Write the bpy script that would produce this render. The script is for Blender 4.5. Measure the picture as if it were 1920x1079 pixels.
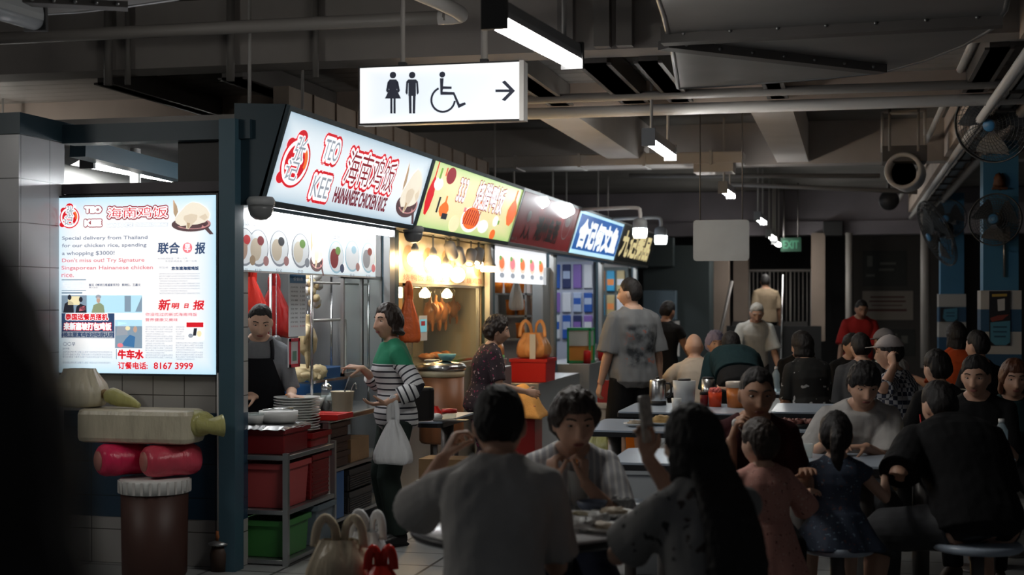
import bpy, bmesh, math, random
import numpy as np
from mathutils import Vector, Matrix, noise
random.seed(7)
for _o in list(bpy.data.objects):
    bpy.data.objects.remove(_o, do_unlink=True)
SC = bpy.context.scene
COL = SC.collection
# ------------------------------------------------------------------ camera, world, exposure
F = 2667.0                       # focal length in pixels of the 1920 wide frame (50 mm)
HZ = 566.0                       # horizon row
CAMZ = 1.55
TH = math.radians(13.41)         # the stall row recedes along +Y, the camera looks a little left of it
CS, SN = math.cos(TH), math.sin(TH)
cam_data = bpy.data.cameras.new('camera')
cam = bpy.data.objects.new('camera', cam_data)
COL.objects.link(cam)
cam.location = (0, 0, CAMZ)
cam.rotation_euler = (math.pi / 2, 0, TH)
cam_data.sensor_width = 36.0
cam_data.lens = F * 36.0 / 1920.0
cam_data.shift_y = (HZ - 539.5) / 1920.0
cam_data.clip_start = 0.05
cam_data.clip_end = 200
cam_data.dof.use_dof = True
cam_data.dof.focus_distance = 9.2
cam_data.dof.aperture_fstop = 2.4
SC.camera = cam
world = bpy.data.worlds.new('world')
SC.world = world
world.use_nodes = True
world.node_tree.nodes['Background'].inputs[0].default_value = (0.64, 0.68, 0.74, 1)
world.node_tree.nodes['Background'].inputs[1].default_value = 0.055
SC.view_settings.view_transform = 'Standard'
SC.view_settings.look = 'None'
SC.view_settings.exposure = 0.0
SC.view_settings.gamma = 1.0
SC.view_settings.use_curve_mapping = False
SC.cycles.max_bounces = 6
SC.cycles.sample_clamp_indirect = 4.0
SC.cycles.caustics_reflective = False
SC.cycles.caustics_refractive = False
TUBE_E = 60.0                    # hanging tube lights
STALL_E = 58.0                   # tubes and lamps inside the stalls

# ------------------------------------------------------------------ from the photograph's rows and columns to metres
def W(sx, sy, D):
    u = (sx - 960.0) / F
    return Vector((D * (u * CS - SN), D * (u * SN + CS), CAMZ - (sy - HZ) / F * D))
def onX(sx, sy, X):
    u = (sx - 960.0) / F
    return W(sx, sy, X / (u * CS - SN))
def onY(sx, sy, Y):
    u = (sx - 960.0) / F
    return W(sx, sy, Y / (u * SN + CS))
def onZ(sx, sy, z):
    return W(sx, sy, (CAMZ - z) * F / (sy - HZ))
def depth(p):
    return -p[0] * SN + p[1] * CS
# ------------------------------------------------------------------ materials
MATS = {}
def mat(name, color=(.5, .5, .5), rough=.6, metal=0.0, emit=None, es=0.0, bump=0.0, bscale=80.0, var=0.0, vscale=6.0,
        trans=0.0, alpha=1.0, spec=.5, ior=1.45, sss=0.0, stretch=None, coat=0.0):
    if name in MATS:
        return MATS[name]
    m = bpy.data.materials.new(name)
    MATS[name] = m
    m.use_nodes = True
    nt = m.node_tree
    b = nt.nodes['Principled BSDF']
    b.inputs['Base Color'].default_value = (*color, 1)
    b.inputs['Roughness'].default_value = rough
    b.inputs['Metallic'].default_value = metal
    b.inputs['Specular IOR Level'].default_value = spec
    b.inputs['IOR'].default_value = ior
    if trans: b.inputs['Transmission Weight'].default_value = trans
    if coat: b.inputs['Coat Weight'].default_value = coat
    if alpha < 1: b.inputs['Alpha'].default_value = alpha
    if sss:
        b.inputs['Subsurface Weight'].default_value = sss
        b.inputs['Subsurface Radius'].default_value = (.02, .008, .004)
    if emit is not None:
        b.inputs['Emission Color'].default_value = (*emit, 1)
        b.inputs['Emission Strength'].default_value = es
    if bump or var:
        tc = nt.nodes.new('ShaderNodeTexCoord')
        mp = nt.nodes.new('ShaderNodeMapping')
        nt.links.new(tc.outputs['Object'], mp.inputs[0])
        if stretch: mp.inputs['Scale'].default_value = stretch
    if bump:
        n = nt.nodes.new('ShaderNodeTexNoise'); n.inputs['Scale'].default_value = bscale; n.inputs['Detail'].default_value = 4
        bp = nt.nodes.new('ShaderNodeBump'); bp.inputs['Strength'].default_value = bump; bp.inputs['Distance'].default_value = .01
        nt.links.new(mp.outputs[0], n.inputs['Vector'])
        nt.links.new(n.outputs[0], bp.inputs['Height'])
        nt.links.new(bp.outputs[0], b.inputs['Normal'])
    if var:
        n = nt.nodes.new('ShaderNodeTexNoise'); n.inputs['Scale'].default_value = vscale; n.inputs['Detail'].default_value = 6
        r = nt.nodes.new('ShaderNodeMapRange')
        r.inputs[1].default_value = .3; r.inputs[2].default_value = .7; r.inputs[3].default_value = 1 - var; r.inputs[4].default_value = 1 + var
        mx = nt.nodes.new('ShaderNodeVectorMath'); mx.operation = 'SCALE'
        mx.inputs[0].default_value = color
        nt.links.new(mp.outputs[0], n.inputs['Vector']); nt.links.new(n.outputs[0], r.inputs[0])
        nt.links.new(r.outputs[0], mx.inputs['Scale']); nt.links.new(mx.outputs[0], b.inputs['Base Color'])
    return m

def pane_mat(name, tint=(.93, .97, .96), body=.10, col=(.5, .52, .52), rough=.06):
    """thin glass or clear plastic: lets light and sight through, with a reflection that grows at grazing angles and a little body colour"""
    m = bpy.data.materials.new(name); MATS[name] = m; m.use_nodes = True; nt = m.node_tree
    bs = nt.nodes['Principled BSDF']; bs.inputs['Base Color'].default_value = (*col, 1); bs.inputs['Roughness'].default_value = rough
    out = nt.nodes['Material Output']; tr = nt.nodes.new('ShaderNodeBsdfTransparent'); tr.inputs[0].default_value = (*tint, 1)
    fr = nt.nodes.new('ShaderNodeFresnel'); fr.inputs[0].default_value = 1.10
    gl = nt.nodes.new('ShaderNodeBsdfGlossy'); gl.inputs['Roughness'].default_value = rough
    ge = nt.nodes.new('ShaderNodeNewGeometry'); iv = nt.nodes.new('ShaderNodeMath'); iv.operation = 'SUBTRACT'; iv.inputs[0].default_value = 1; nt.links.new(ge.outputs['Backfacing'], iv.inputs[1])
    fm = nt.nodes.new('ShaderNodeMath'); fm.operation = 'MULTIPLY'; nt.links.new(fr.outputs[0], fm.inputs[0]); nt.links.new(iv.outputs[0], fm.inputs[1])
    m1 = nt.nodes.new('ShaderNodeMixShader'); nt.links.new(fm.outputs[0], m1.inputs[0]); nt.links.new(tr.outputs[0], m1.inputs[1]); nt.links.new(gl.outputs[0], m1.inputs[2])
    m2 = nt.nodes.new('ShaderNodeMixShader'); m2.inputs[0].default_value = body; nt.links.new(m1.outputs[0], m2.inputs[1]); nt.links.new(bs.outputs[0], m2.inputs[2]); nt.links.new(m2.outputs[0], out.inputs[0])
    return m

def glow(name, color, es, base=None):
    """a surface that gives off light: a lamp, a tube or a backlit print"""
    return mat(name, base or tuple(min(c, .8) for c in color), .35, emit=color, es=es)

def tile_mat(name, ca, cb, w, h, mortar=(.1, .1, .1), ms=.015, rough=.3, axes='XZ', offset=0.0, mix=.5, bump=.2):
    """square or running tiles from the Brick texture, laid on the object's own axes"""
    m = bpy.data.materials.new(name); MATS[name] = m
    m.use_nodes = True
    nt = m.node_tree; b = nt.nodes['Principled BSDF']
    b.inputs['Roughness'].default_value = rough
    tc = nt.nodes.new('ShaderNodeTexCoord'); sp = nt.nodes.new('ShaderNodeSeparateXYZ'); cb_ = nt.nodes.new('ShaderNodeCombineXYZ')
    nt.links.new(tc.outputs['Object'], sp.inputs[0])
    nt.links.new(sp.outputs[axes[0]], cb_.inputs[0]); nt.links.new(sp.outputs[axes[1]], cb_.inputs[1])
    br = nt.nodes.new('ShaderNodeTexBrick')
    br.offset = offset; br.squash = 1
    br.inputs['Color1'].default_value = (*ca, 1); br.inputs['Color2'].default_value = (*cb, 1); br.inputs['Mortar'].default_value = (*mortar, 1)
    br.inputs['Scale'].default_value = 1; br.inputs['Mortar Size'].default_value = ms * .5
    br.inputs['Brick Width'].default_value = w; br.inputs['Row Height'].default_value = h; br.inputs['Bias'].default_value = mix - .5
    nt.links.new(cb_.outputs[0], br.inputs['Vector']); nt.links.new(br.outputs[0], b.inputs['Base Color'])
    bp = nt.nodes.new('ShaderNodeBump'); bp.inputs['Strength'].default_value = bump; bp.inputs['Distance'].default_value = .004; bp.invert = True
    nt.links.new(br.outputs['Fac'], bp.inputs['Height']); nt.links.new(bp.outputs[0], b.inputs['Normal'])
    return m

def two_tone(name, ca, cb, scale, axis='Z', rough=.7, duty=.5, attr=None, phase=0.0):
    """regular stripes along one axis of the object, or along a stored point value"""
    m = bpy.data.materials.new(name); MATS[name] = m
    m.use_nodes = True
    nt = m.node_tree; b = nt.nodes['Principled BSDF']; b.inputs['Roughness'].default_value = rough
    if attr:
        src = nt.nodes.new('ShaderNodeAttribute'); src.attribute_name = attr; out = src.outputs['Fac']
    else:
        tc = nt.nodes.new('ShaderNodeTexCoord'); sp = nt.nodes.new('ShaderNodeSeparateXYZ')
        nt.links.new(tc.outputs['Object'], sp.inputs[0]); out = sp.outputs[axis]
    a = nt.nodes.new('ShaderNodeMath'); a.operation = 'MULTIPLY_ADD'; a.inputs[1].default_value = scale; a.inputs[2].default_value = phase
    f = nt.nodes.new('ShaderNodeMath'); f.operation = 'FRACT'
    g = nt.nodes.new('ShaderNodeMath'); g.operation = 'LESS_THAN'; g.inputs[1].default_value = duty
    mx = nt.nodes.new('ShaderNodeMix'); mx.data_type = 'RGBA'
    mx.inputs[6].default_value = (*ca, 1); mx.inputs[7].default_value = (*cb, 1)
    nt.links.new(out, a.inputs[0]); nt.links.new(a.outputs[0], f.inputs[0]); nt.links.new(f.outputs[0], g.inputs[0])
    nt.links.new(g.outputs[0], mx.inputs[0]); nt.links.new(mx.outputs[2], b.inputs['Base Color'])
    return m

def spots_mat(name, base, cols, scale, rough=.8, thr=.45, detail=2.0, kind='noise'):
    """a printed cloth: irregular flecks of other colours on a base colour"""
    m = bpy.data.materials.new(name); MATS[name] = m
    m.use_nodes = True
    nt = m.node_tree; b = nt.nodes['Principled BSDF']; b.inputs['Roughness'].default_value = rough
    tc = nt.nodes.new('ShaderNodeTexCoord')
    prev = None
    for i, c in enumerate(cols):
        n = nt.nodes.new('ShaderNodeTexNoise' if kind == 'noise' else 'ShaderNodeTexVoronoi')
        n.inputs['Scale'].default_value = scale * (1 + .13 * i)
        if kind == 'noise': n.inputs['Detail'].default_value = detail
        mp = nt.nodes.new('ShaderNodeMapping'); mp.inputs['Location'].default_value = (3.1 * i, 1.7 * i, 5.3 * i)
        nt.links.new(tc.outputs['Object'], mp.inputs[0]); nt.links.new(mp.outputs[0], n.inputs['Vector'])
        g = nt.nodes.new('ShaderNodeMath'); g.operation = 'GREATER_THAN' if kind == 'noise' else 'LESS_THAN'
        g.inputs[1].default_value = thr if kind != 'noise' else .5 + thr * .3
        nt.links.new(n.outputs[0], g.inputs[0])
        mx = nt.nodes.new('ShaderNodeMix'); mx.data_type = 'RGBA'
        if prev is None: mx.inputs[6].default_value = (*base, 1)
        else: nt.links.new(prev, mx.inputs[6])
        mx.inputs[7].default_value = (*c, 1)
        nt.links.new(g.outputs[0], mx.inputs[0]); prev = mx.outputs[2]
    nt.links.new(prev, b.inputs['Base Color'])
    return m

# ------------------------------------------------------------------ objects
def link(o, parent=None):
    COL.objects.link(o)
    if parent is not None: o.parent = parent
    return o
def tag(o, label, cat, group=None, kind=None):
    if label: o['label'] = label
    if cat: o['category'] = cat
    if group: o['group'] = group
    if kind: o['kind'] = kind
    return o
def thing(name, label, cat, loc=(0, 0, 0), rz=0.0, group=None):
    o = bpy.data.objects.new(name, None); COL.objects.link(o)
    o.empty_display_size = .1
    o.location = loc; o.rotation_euler = (0, 0, rz)
    return tag(o, label, cat, group)
def copy_tree(o, parent=None):
    c = o.copy(); COL.objects.link(c)
    if parent is not None: c.parent = parent
    for ch in [x for x in KIDS.get(o.name, [])]:
        copy_tree(ch, c)
    return c
KIDS = {}

class MB:
    """collects shapes, then links them as one mesh object"""
    def __init__(s): s.v = []; s.f = []; s.smooth = []; s.mi = []; s.m = 0
    def add(s, vs, fs, smooth=False):
        n = len(s.v); s.v += [tuple(v) for v in vs]; s.f += [tuple(i + n for i in f) for f in fs]
        s.smooth += [smooth] * len(fs); s.mi += [s.m] * len(fs)
        return s
    def box(s, lo, hi, M=None):
        x0, y0, z0 = lo; x1, y1, z1 = hi
        vs = [(x0,y0,z0),(x1,y0,z0),(x1,y1,z0),(x0,y1,z0),(x0,y0,z1),(x1,y0,z1),(x1,y1,z1),(x0,y1,z1)]
        if M is not None: vs = [M @ Vector(v) for v in vs]
        return s.add(vs, [(3,2,1,0),(4,5,6,7),(0,1,5,4),(1,2,6,5),(2,3,7,6),(3,0,4,7)])
    def rbox(s, lo, hi, r, M=None, seg=4):
        """box with rounded vertical edges"""
        x0, y0, z0 = lo; x1, y1, z1 = hi
        pts = []
        for cx, cy, a0 in ((x1-r,y1-r,0),(x0+r,y1-r,90),(x0+r,y0+r,180),(x1-r,y0+r,270)):
            for k in range(seg + 1):
                a = math.radians(a0 + 90 * k / seg); pts.append((cx + r*math.cos(a), cy + r*math.sin(a)))
        return s.prism(pts, z0, z1, M)
    def prism(s, pts, z0, z1, M=None, top=1.0, smooth=False):
        n = len(pts)
        cx = sum(p[0] for p in pts)/n; cy = sum(p[1] for p in pts)/n
        vs = [(x, y, z0) for x, y in pts] + [(cx+(x-cx)*top, cy+(y-cy)*top, z1) for x, y in pts]
        if M is not None: vs = [M @ Vector(v) for v in vs]
        fs = [tuple(range(n-1,-1,-1)), tuple(range(n,2*n))]
        s.add(vs, fs, False)
        b = len(s.v) - 2*n
        for i in range(n):
            j = (i+1) % n
            s.f.append((b+i, b+j, b+n+j, b+n+i)); s.smooth.append(smooth); s.mi.append(s.m)
        return s
    def tube(s, a, b, r, r2=None, n=12, caps=True):
        return s.chain([a, b], [r, r if r2 is None else r2], n=n, flat=True)
    def chain(s, pts, rs, n=12, flat=False, el=1.0, up=None, closed=False):
        """a tube through points with a radius at each; el flattens it across up"""
        pts = [Vector(p) for p in pts]; m = len(pts)
        T = []
        for i in range(m):
            if closed: t = pts[(i+1) % m] - pts[i-1]
            else: t = pts[min(i+1,m-1)] - pts[max(i-1,0)]
            T.append(t.normalized() if t.length > 1e-9 else Vector((0,0,1)))
        ref = Vector(up) if up is not None else (Vector((0,0,1)) if abs(T[0].z) < .9 else Vector((1,0,0)))
        u = (ref - T[0]*ref.dot(T[0])).normalized()
        vs = []
        for i in range(m):
            u = (u - T[i]*u.dot(T[i]))
            u = u.normalized() if u.length > 1e-6 else T[i].orthogonal().normalized()
            w = T[i].cross(u); r = rs[i] if hasattr(rs, '__len__') else rs
            for k in range(n):
                a = 2*math.pi*k/n
                vs.append(pts[i] + u*(r*el*math.cos(a)) + w*(r*math.sin(a)))
        fs = []
        for i in range(m if closed else m-1):
            j = (i+1) % m
            for k in range(n):
                l = (k+1) % n
                fs.append((i*n+k, i*n+l, j*n+l, j*n+k))
        s.add(vs, fs, True)
        if not closed:
            base = len(s.v) - len(vs)
            s.f.append(tuple(base + k for k in range(n-1,-1,-1))); s.smooth.append(False); s.mi.append(s.m)
            s.f.append(tuple(base + (m-1)*n + k for k in range(n))); s.smooth.append(False); s.mi.append(s.m)
        return s
    def lathe(s, prof, c=(0,0,0), n=24, M=None, smooth=True, caps=True):
        """profile of (radius, z) turned about the z axis; closed at radius 0"""
        vs = []; fs = []
        for r, z in prof:
            for k in range(n):
                a = 2*math.pi*k/n; vs.append(Vector((c[0]+r*math.cos(a), c[1]+r*math.sin(a), c[2]+z)))
        for i in range(len(prof)-1):
            for k in range(n):
                l = (k+1) % n; fs.append((i*n+k, i*n+l, (i+1)*n+l, (i+1)*n+k))
        if M is not None: vs = [M @ v for v in vs]
        s.add(vs, fs, smooth)
        b = len(s.v) - len(vs)
        if caps and prof[0][0] > 1e-6: s.f.append(tuple(b+k for k in range(n-1,-1,-1))); s.smooth.append(False); s.mi.append(s.m)
        if caps and prof[-1][0] > 1e-6: s.f.append(tuple(b+(len(prof)-1)*n+k for k in range(n))); s.smooth.append(False); s.mi.append(s.m)
        return s
    def ball(s, c, r, nu=16, nv=10, M=None, wob=0.0, seed=0):
        rx, ry, rz = (r, r, r) if not hasattr(r, '__len__') else r
        vs = []; fs = []
        for i in range(nv+1):
            t = math.pi*i/nv
            for k in range(nu):
                p = 2*math.pi*k/nu
                d = Vector((math.sin(t)*math.cos(p), math.sin(t)*math.sin(p), math.cos(t)))
                q = 1 + (wob*noise.noise(d*2.3 + Vector((seed, seed*.7, 1.3*seed))) if wob else 0)
                v = Vector((d.x*rx*q, d.y*ry*q, d.z*rz*q))
                if M is not None: v = M @ v
                vs.append(v + Vector(c))
        for i in range(nv):
            for k in range(nu):
                l = (k+1) % nu; fs.append((i*nu+k, (i+1)*nu+k, (i+1)*nu+l, i*nu+l))
        return s.add(vs, fs, True)
    def poly(s, pts, t=None, M=None):
        vs = [Vector(p) for p in pts]
        if M is not None: vs = [M @ v for v in vs]
        return s.add(vs, [tuple(range(len(vs)))])
    def build(s, name, m, parent=None, bevel=0.0, sub=0, label=None):
        me = bpy.data.meshes.new(name)
        me.from_pydata([tuple(v) for v in s.v], [], s.f)
        ms = m if isinstance(m, (list, tuple)) else [m]
        for x in ms: me.materials.append(x)
        me.polygons.foreach_set('use_smooth', s.smooth)
        if len(ms) > 1: me.polygons.foreach_set('material_index', s.mi)
        me.update(); 
        bm = bmesh.new(); bm.from_mesh(me)
        bmesh.ops.remove_doubles(bm, verts=bm.verts, dist=1e-6)
        bmesh.ops.recalc_face_normals(bm, faces=bm.faces); bm.to_mesh(me); bm.free()
        o = bpy.data.objects.new(name, me); link(o, parent)
        if parent is not None: KIDS.setdefault(parent.name, []).append(o)
        if bevel:
            b = o.modifiers.new('bevel', 'BEVEL'); b.width = bevel; b.segments = 2; b.limit_method = 'ANGLE'; b.angle_limit = math.radians(40)
        if sub:
            d = o.modifiers.new('subdivision', 'SUBSURF'); d.levels = sub; d.render_levels = sub
        if label: o['label'] = label
        return o

def struct(name, mb, m, **k):
    o = mb.build(name, m, **k); o['kind'] = 'structure'
    return o
def catmull(P, sub=4):
    P = [Vector(p) for p in P]
    if len(P) < 3: return P
    out = []
    for i in range(len(P)-1):
        p0, p1, p2, p3 = P[max(i-1,0)], P[i], P[i+1], P[min(i+2,len(P)-1)]
        for k in range(sub):
            t = k/sub
            out.append(.5*((2*p1) + (p2-p0)*t + (2*p0-5*p1+4*p2-p3)*t*t + (3*p1-p0-3*p2+p3)*t**3))
    out.append(P[-1]); return out
def lerp_list(R, sub=4):
    out = []
    for i in range(len(R)-1):
        for k in range(sub): out.append(R[i] + (R[i+1]-R[i])*k/sub)
    out.append(R[-1]); return out

# lettering: outlines of characters as a thin mesh that fills a given box of a panel
_FONT = bpy.data.curves.new('lettering', 'FONT')
_FO = bpy.data.objects.new('lettering_source', _FONT)
COL.objects.link(_FO)
_TXT = {}
def glyphs(txt, bold=0.0, spacing=1.0):
    key = (txt, bold, spacing)
    if key in _TXT: return _TXT[key]
    _FONT.body = txt; _FONT.size = 1.0; _FONT.offset = bold; _FONT.space_character = spacing; _FONT.resolution_u = 3
    _FONT.align_x = 'LEFT'
    dg = bpy.context.evaluated_depsgraph_get(); dg.update()
    me = bpy.data.meshes.new_from_object(_FO.evaluated_get(dg))
    v = [tuple(x.co) for x in me.vertices]; f = [tuple(p.vertices) for p in me.polygons]
    bpy.data.meshes.remove(me)
    _TXT[key] = (v, f); return v, f
def text(mb, txt, box, z=.002, bold=0.0, skew=0.0, spacing=1.0, keep=False):
    """fills box (x0, y0, x1, y1) of the panel with the words; bold thickens every stroke by that many metres"""
    v, f = glyphs(txt, 0.0, spacing)
    if not v: return
    x0 = min(p[0] for p in v); x1 = max(p[0] for p in v); y0 = min(p[1] for p in v); y1 = max(p[1] for p in v)
    sx = (box[2]-box[0])/max(x1-x0, 1e-6); sy = (box[3]-box[1])/max(y1-y0, 1e-6)
    if keep: sx = sy = min(sx, sy)
    offs = [(0, 0)] + ([(bold*math.cos(k*math.pi/7), bold*math.sin(k*math.pi/7)) for k in range(14)] if bold else [])
    for i, (dx, dy) in enumerate(offs):
        mb.add([(box[0] + (p[0]-x0)*sx + skew*(p[1]-y0)*sy + dx, box[1] + (p[1]-y0)*sy + dy, z + 2e-5*i) for p in v], f)
# ------------------------------------------------------------------ people: one continuous body, clothes and hair follow it
def skin_mat(name, c):
    return mat(name, c, .5, bump=.05, bscale=220, sss=.08, var=.07, vscale=14)
SKIN = skin_mat('skin', (.50, .29, .20)); SKIN_PALE = skin_mat('skin_pale', (.55, .34, .245)); SKIN_TAN = skin_mat('skin_tan', (.33, .18, .115))
HAIR = mat('hair_black', (.012, .010, .010), .62, bump=.5, bscale=90, stretch=(1, 1, .12), spec=.4)
HAIR_BROWN = mat('hair_brown', (.024, .014, .010), .5, bump=.5, bscale=90, stretch=(1, 1, .12))
HAIR_AUBURN = mat('hair_auburn', (.10, .035, .015), .5, bump=.5, bscale=90, stretch=(1, 1, .12))
HAIR_GREY = mat('hair_grey', (.42, .41, .38), .6, bump=.5, bscale=90, stretch=(1, 1, .12))
HAIR_VIOLET = mat('hair_violet', (.26, .24, .36), .6, bump=.7, bscale=70)
EYE_W = mat('eye_white', (.34, .30, .27), .4); EYE_D = mat('eye_iris', (.012, .008, .006), .2)
BROW = mat('eyebrow', (.02, .015, .012), .8); LIP = mat('lip', (.30, .10, .085), .5); MOUTH = mat('mouth_dark', (.05, .012, .012), .6)
LIP_DARK = mat('lip_tan', (.22, .085, .065), .5)

def cloth(name, c, var=.08):
    return mat('cloth_' + name, c, .85, bump=.35, bscale=24, var=var, vscale=9, spec=.2)

def remesh(mb, name, m, parent, vox, smooth=1, fold=0.0, fscale=7.0, seed=0, fstretch=(1, 1, .45)):
    """join closed overlapping shapes into one continuous surface"""
    me = bpy.data.meshes.new(name + '_raw')
    me.from_pydata([tuple(v) for v in mb.v], [], mb.f); me.update()
    bm = bmesh.new(); bm.from_mesh(me); bmesh.ops.recalc_face_normals(bm, faces=bm.faces); bm.to_mesh(me); bm.free()
    o = bpy.data.objects.new(name, me); COL.objects.link(o)
    r = o.modifiers.new('r', 'REMESH'); r.mode = 'VOXEL'; r.voxel_size = vox; r.use_smooth_shade = True
    if smooth:
        s = o.modifiers.new('s', 'SMOOTH'); s.factor = .5; s.iterations = smooth
    dg = bpy.context.evaluated_depsgraph_get(); dg.update()
    out = bpy.data.meshes.new_from_object(o.evaluated_get(dg)); out.name = name
    o.modifiers.clear(); o.data = out; bpy.data.meshes.remove(me)
    if fold:
        n = len(out.vertices); co = np.empty(n*3); no = np.empty(n*3)
        out.vertices.foreach_get('co', co); out.vertices.foreach_get('normal', no)
        co = co.reshape(-1, 3); no = no.reshape(-1, 3); S = np.array(fstretch)*fscale
        d = np.array([noise.noise(Vector(p*S + seed)) + .5*noise.noise(Vector(p*S*2.3 + seed + 9)) for p in co])
        out.vertices.foreach_set('co', (co + no*(d*fold)[:, None]).ravel())
    out.materials.clear(); out.materials.append(m)
    out.polygons.foreach_set('use_smooth', [True]*len(out.polygons)); out.update()
    if parent is not None:
        o.parent = parent; KIDS.setdefault(parent.name, []).append(o)
    return o

def g2(x, s): return math.exp(-x*x/(2*s*s))
def head_point(d, fem=0.0, age=0.0):
    """surface of a head in its own frame: x right, y forward, z up, origin mid head"""
    x, y, z = d
    px, py, pz = x*.0745, y*.094, z*.114
    if z < 0:
        t = min(1, -z)
        px *= 1 - .30*t*t
        if y < 0: py *= 1 - .45*t
        else: py *= 1 - .02*t
    else:
        if y > 0: py *= 1 - .06*z*z
    if y > .1:                                  # the face
        f = min(1, (y-.1)/.35)
        py -= .006*f*(1-min(1, abs(px)/.07))**0 * (1 - min(1, abs(pz+.02)/.1))*0
        # brow, sockets, nose, lips, chin, cheeks
        py += f*.006*g2(pz-.030, .010)*g2(abs(px)-.026, .022)
        py -= f*.011*g2(pz-.010, .012)*g2(abs(px)-.031, .014)
        nz = (.018-pz)/.055
        if -.1 < nz < 1.35:
            prof = max(0, min(1, nz)) if nz <= 1 else max(0, 1-(nz-1)/.3)
            py += f*(.006 + .019*prof)*g2(px, .0075 + .0055*prof)*(1 if nz > 0 else 1+nz*8)
        py += f*.006*g2(pz+.036, .006)*g2(abs(px)-.012, .006)
        py += f*.0065*g2(pz+.063, .010)*g2(px, .020)
        py -= f*.004*g2(pz+.062, .0022)*g2(px, .018)
        py += f*.007*g2(pz+.098, .014)*g2(px, .018)
        py += f*.005*g2(pz+.022, .018)*g2(abs(px)-.045, .016)
        py -= f*.003*age*g2(pz+.05, .02)*g2(abs(px)-.036, .006)
        py -= f*.004*g2(pz+.08, .008)*g2(px, .022)
    return Vector((px, py, pz))

def sph_grid(nu, nv, fn):
    vs = []; fs = []
    for i in range(nv+1):
        t = math.pi*i/nv
        for k in range(nu):
            p = 2*math.pi*k/nu
            vs.append(fn(Vector((math.sin(t)*math.sin(p), math.sin(t)*math.cos(p), math.cos(t)))))
    for i in range(nv):
        for k in range(nu):
            l = (k+1) % nu; fs.append((i*nu+k, i*nu+l, (i+1)*nu+l, (i+1)*nu+k))
    return vs, fs

def sstep(a, b, x):
    t = max(0, min(1, (x-a)/(b-a))); return t*t*(3-2*t)

def hair_fn(style, seed=0):
    """how thick the hair stands off the head for a direction (negative tucks it inside the head)"""
    S = dict(front=.060, side=.010, back=-.075, top=.016, sidet=.012, backt=.016, lock=.25, nf=9, part=0)
    S.update(style)
    def fn(d):
        base = head_point(d)
        az = abs(math.degrees(math.atan2(d.x, d.y)))
        if az < 35: line = S['front']
        elif az < 75: line = S['front'] + (S['side']-S['front'])*sstep(35, 75, az)
        elif az < 95: line = S['side']
        else: line = S['side'] + (S['back']-S['side'])*sstep(95, 125, az)
        line += .007*noise.noise(Vector((d.x*13+seed, d.y*13, d.z*9)))
        m = sstep(-.006, .004, base.z - line); tk = .35 + .65*sstep(-.002, .045, base.z - line)
        th = S['sidet'] + (S['backt']-S['sidet'])*sstep(70, 130, az)
        th = th + (S['top']-th)*sstep(.3, .9, d.z)
        n = noise.noise(Vector((d.x*S['nf']+seed, d.y*S['nf'], d.z*S['nf']*.5)))
        th *= 1 + S['lock']*n
        return base + Vector((d.x, d.y, d.z*.9)).normalized()*(th*tk*m - .014*(1-m))
    return fn

def mat_axes(x, y, z, o):
    return Matrix(((x[0], y[0], z[0], o[0]), (x[1], y[1], z[1], o[1]), (x[2], y[2], z[2], o[2]), (0, 0, 0, 1)))

def ik(a, t, l1, l2, pole):
    """middle joint of a two bone limb from a towards t"""
    a = Vector(a); t = Vector(t); d = t - a; L = d.length
    if L > (l1+l2)*.995:
        t = a + d*((l1+l2)*.995/L); d = t - a; L = d.length
    L = max(L, abs(l1-l2)*1.05+1e-4); d = d.normalized()
    c = max(-1, min(1, (l1*l1 + L*L - l2*l2)/(2*l1*L))); sn = math.sqrt(1-c*c)
    p = Vector(pole); p = p - d*p.dot(d)
    p = p.normalized() if p.length > 1e-5 else d.orthogonal().normalized()
    return a + d*(l1*c) + p*(l1*sn), t

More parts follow.
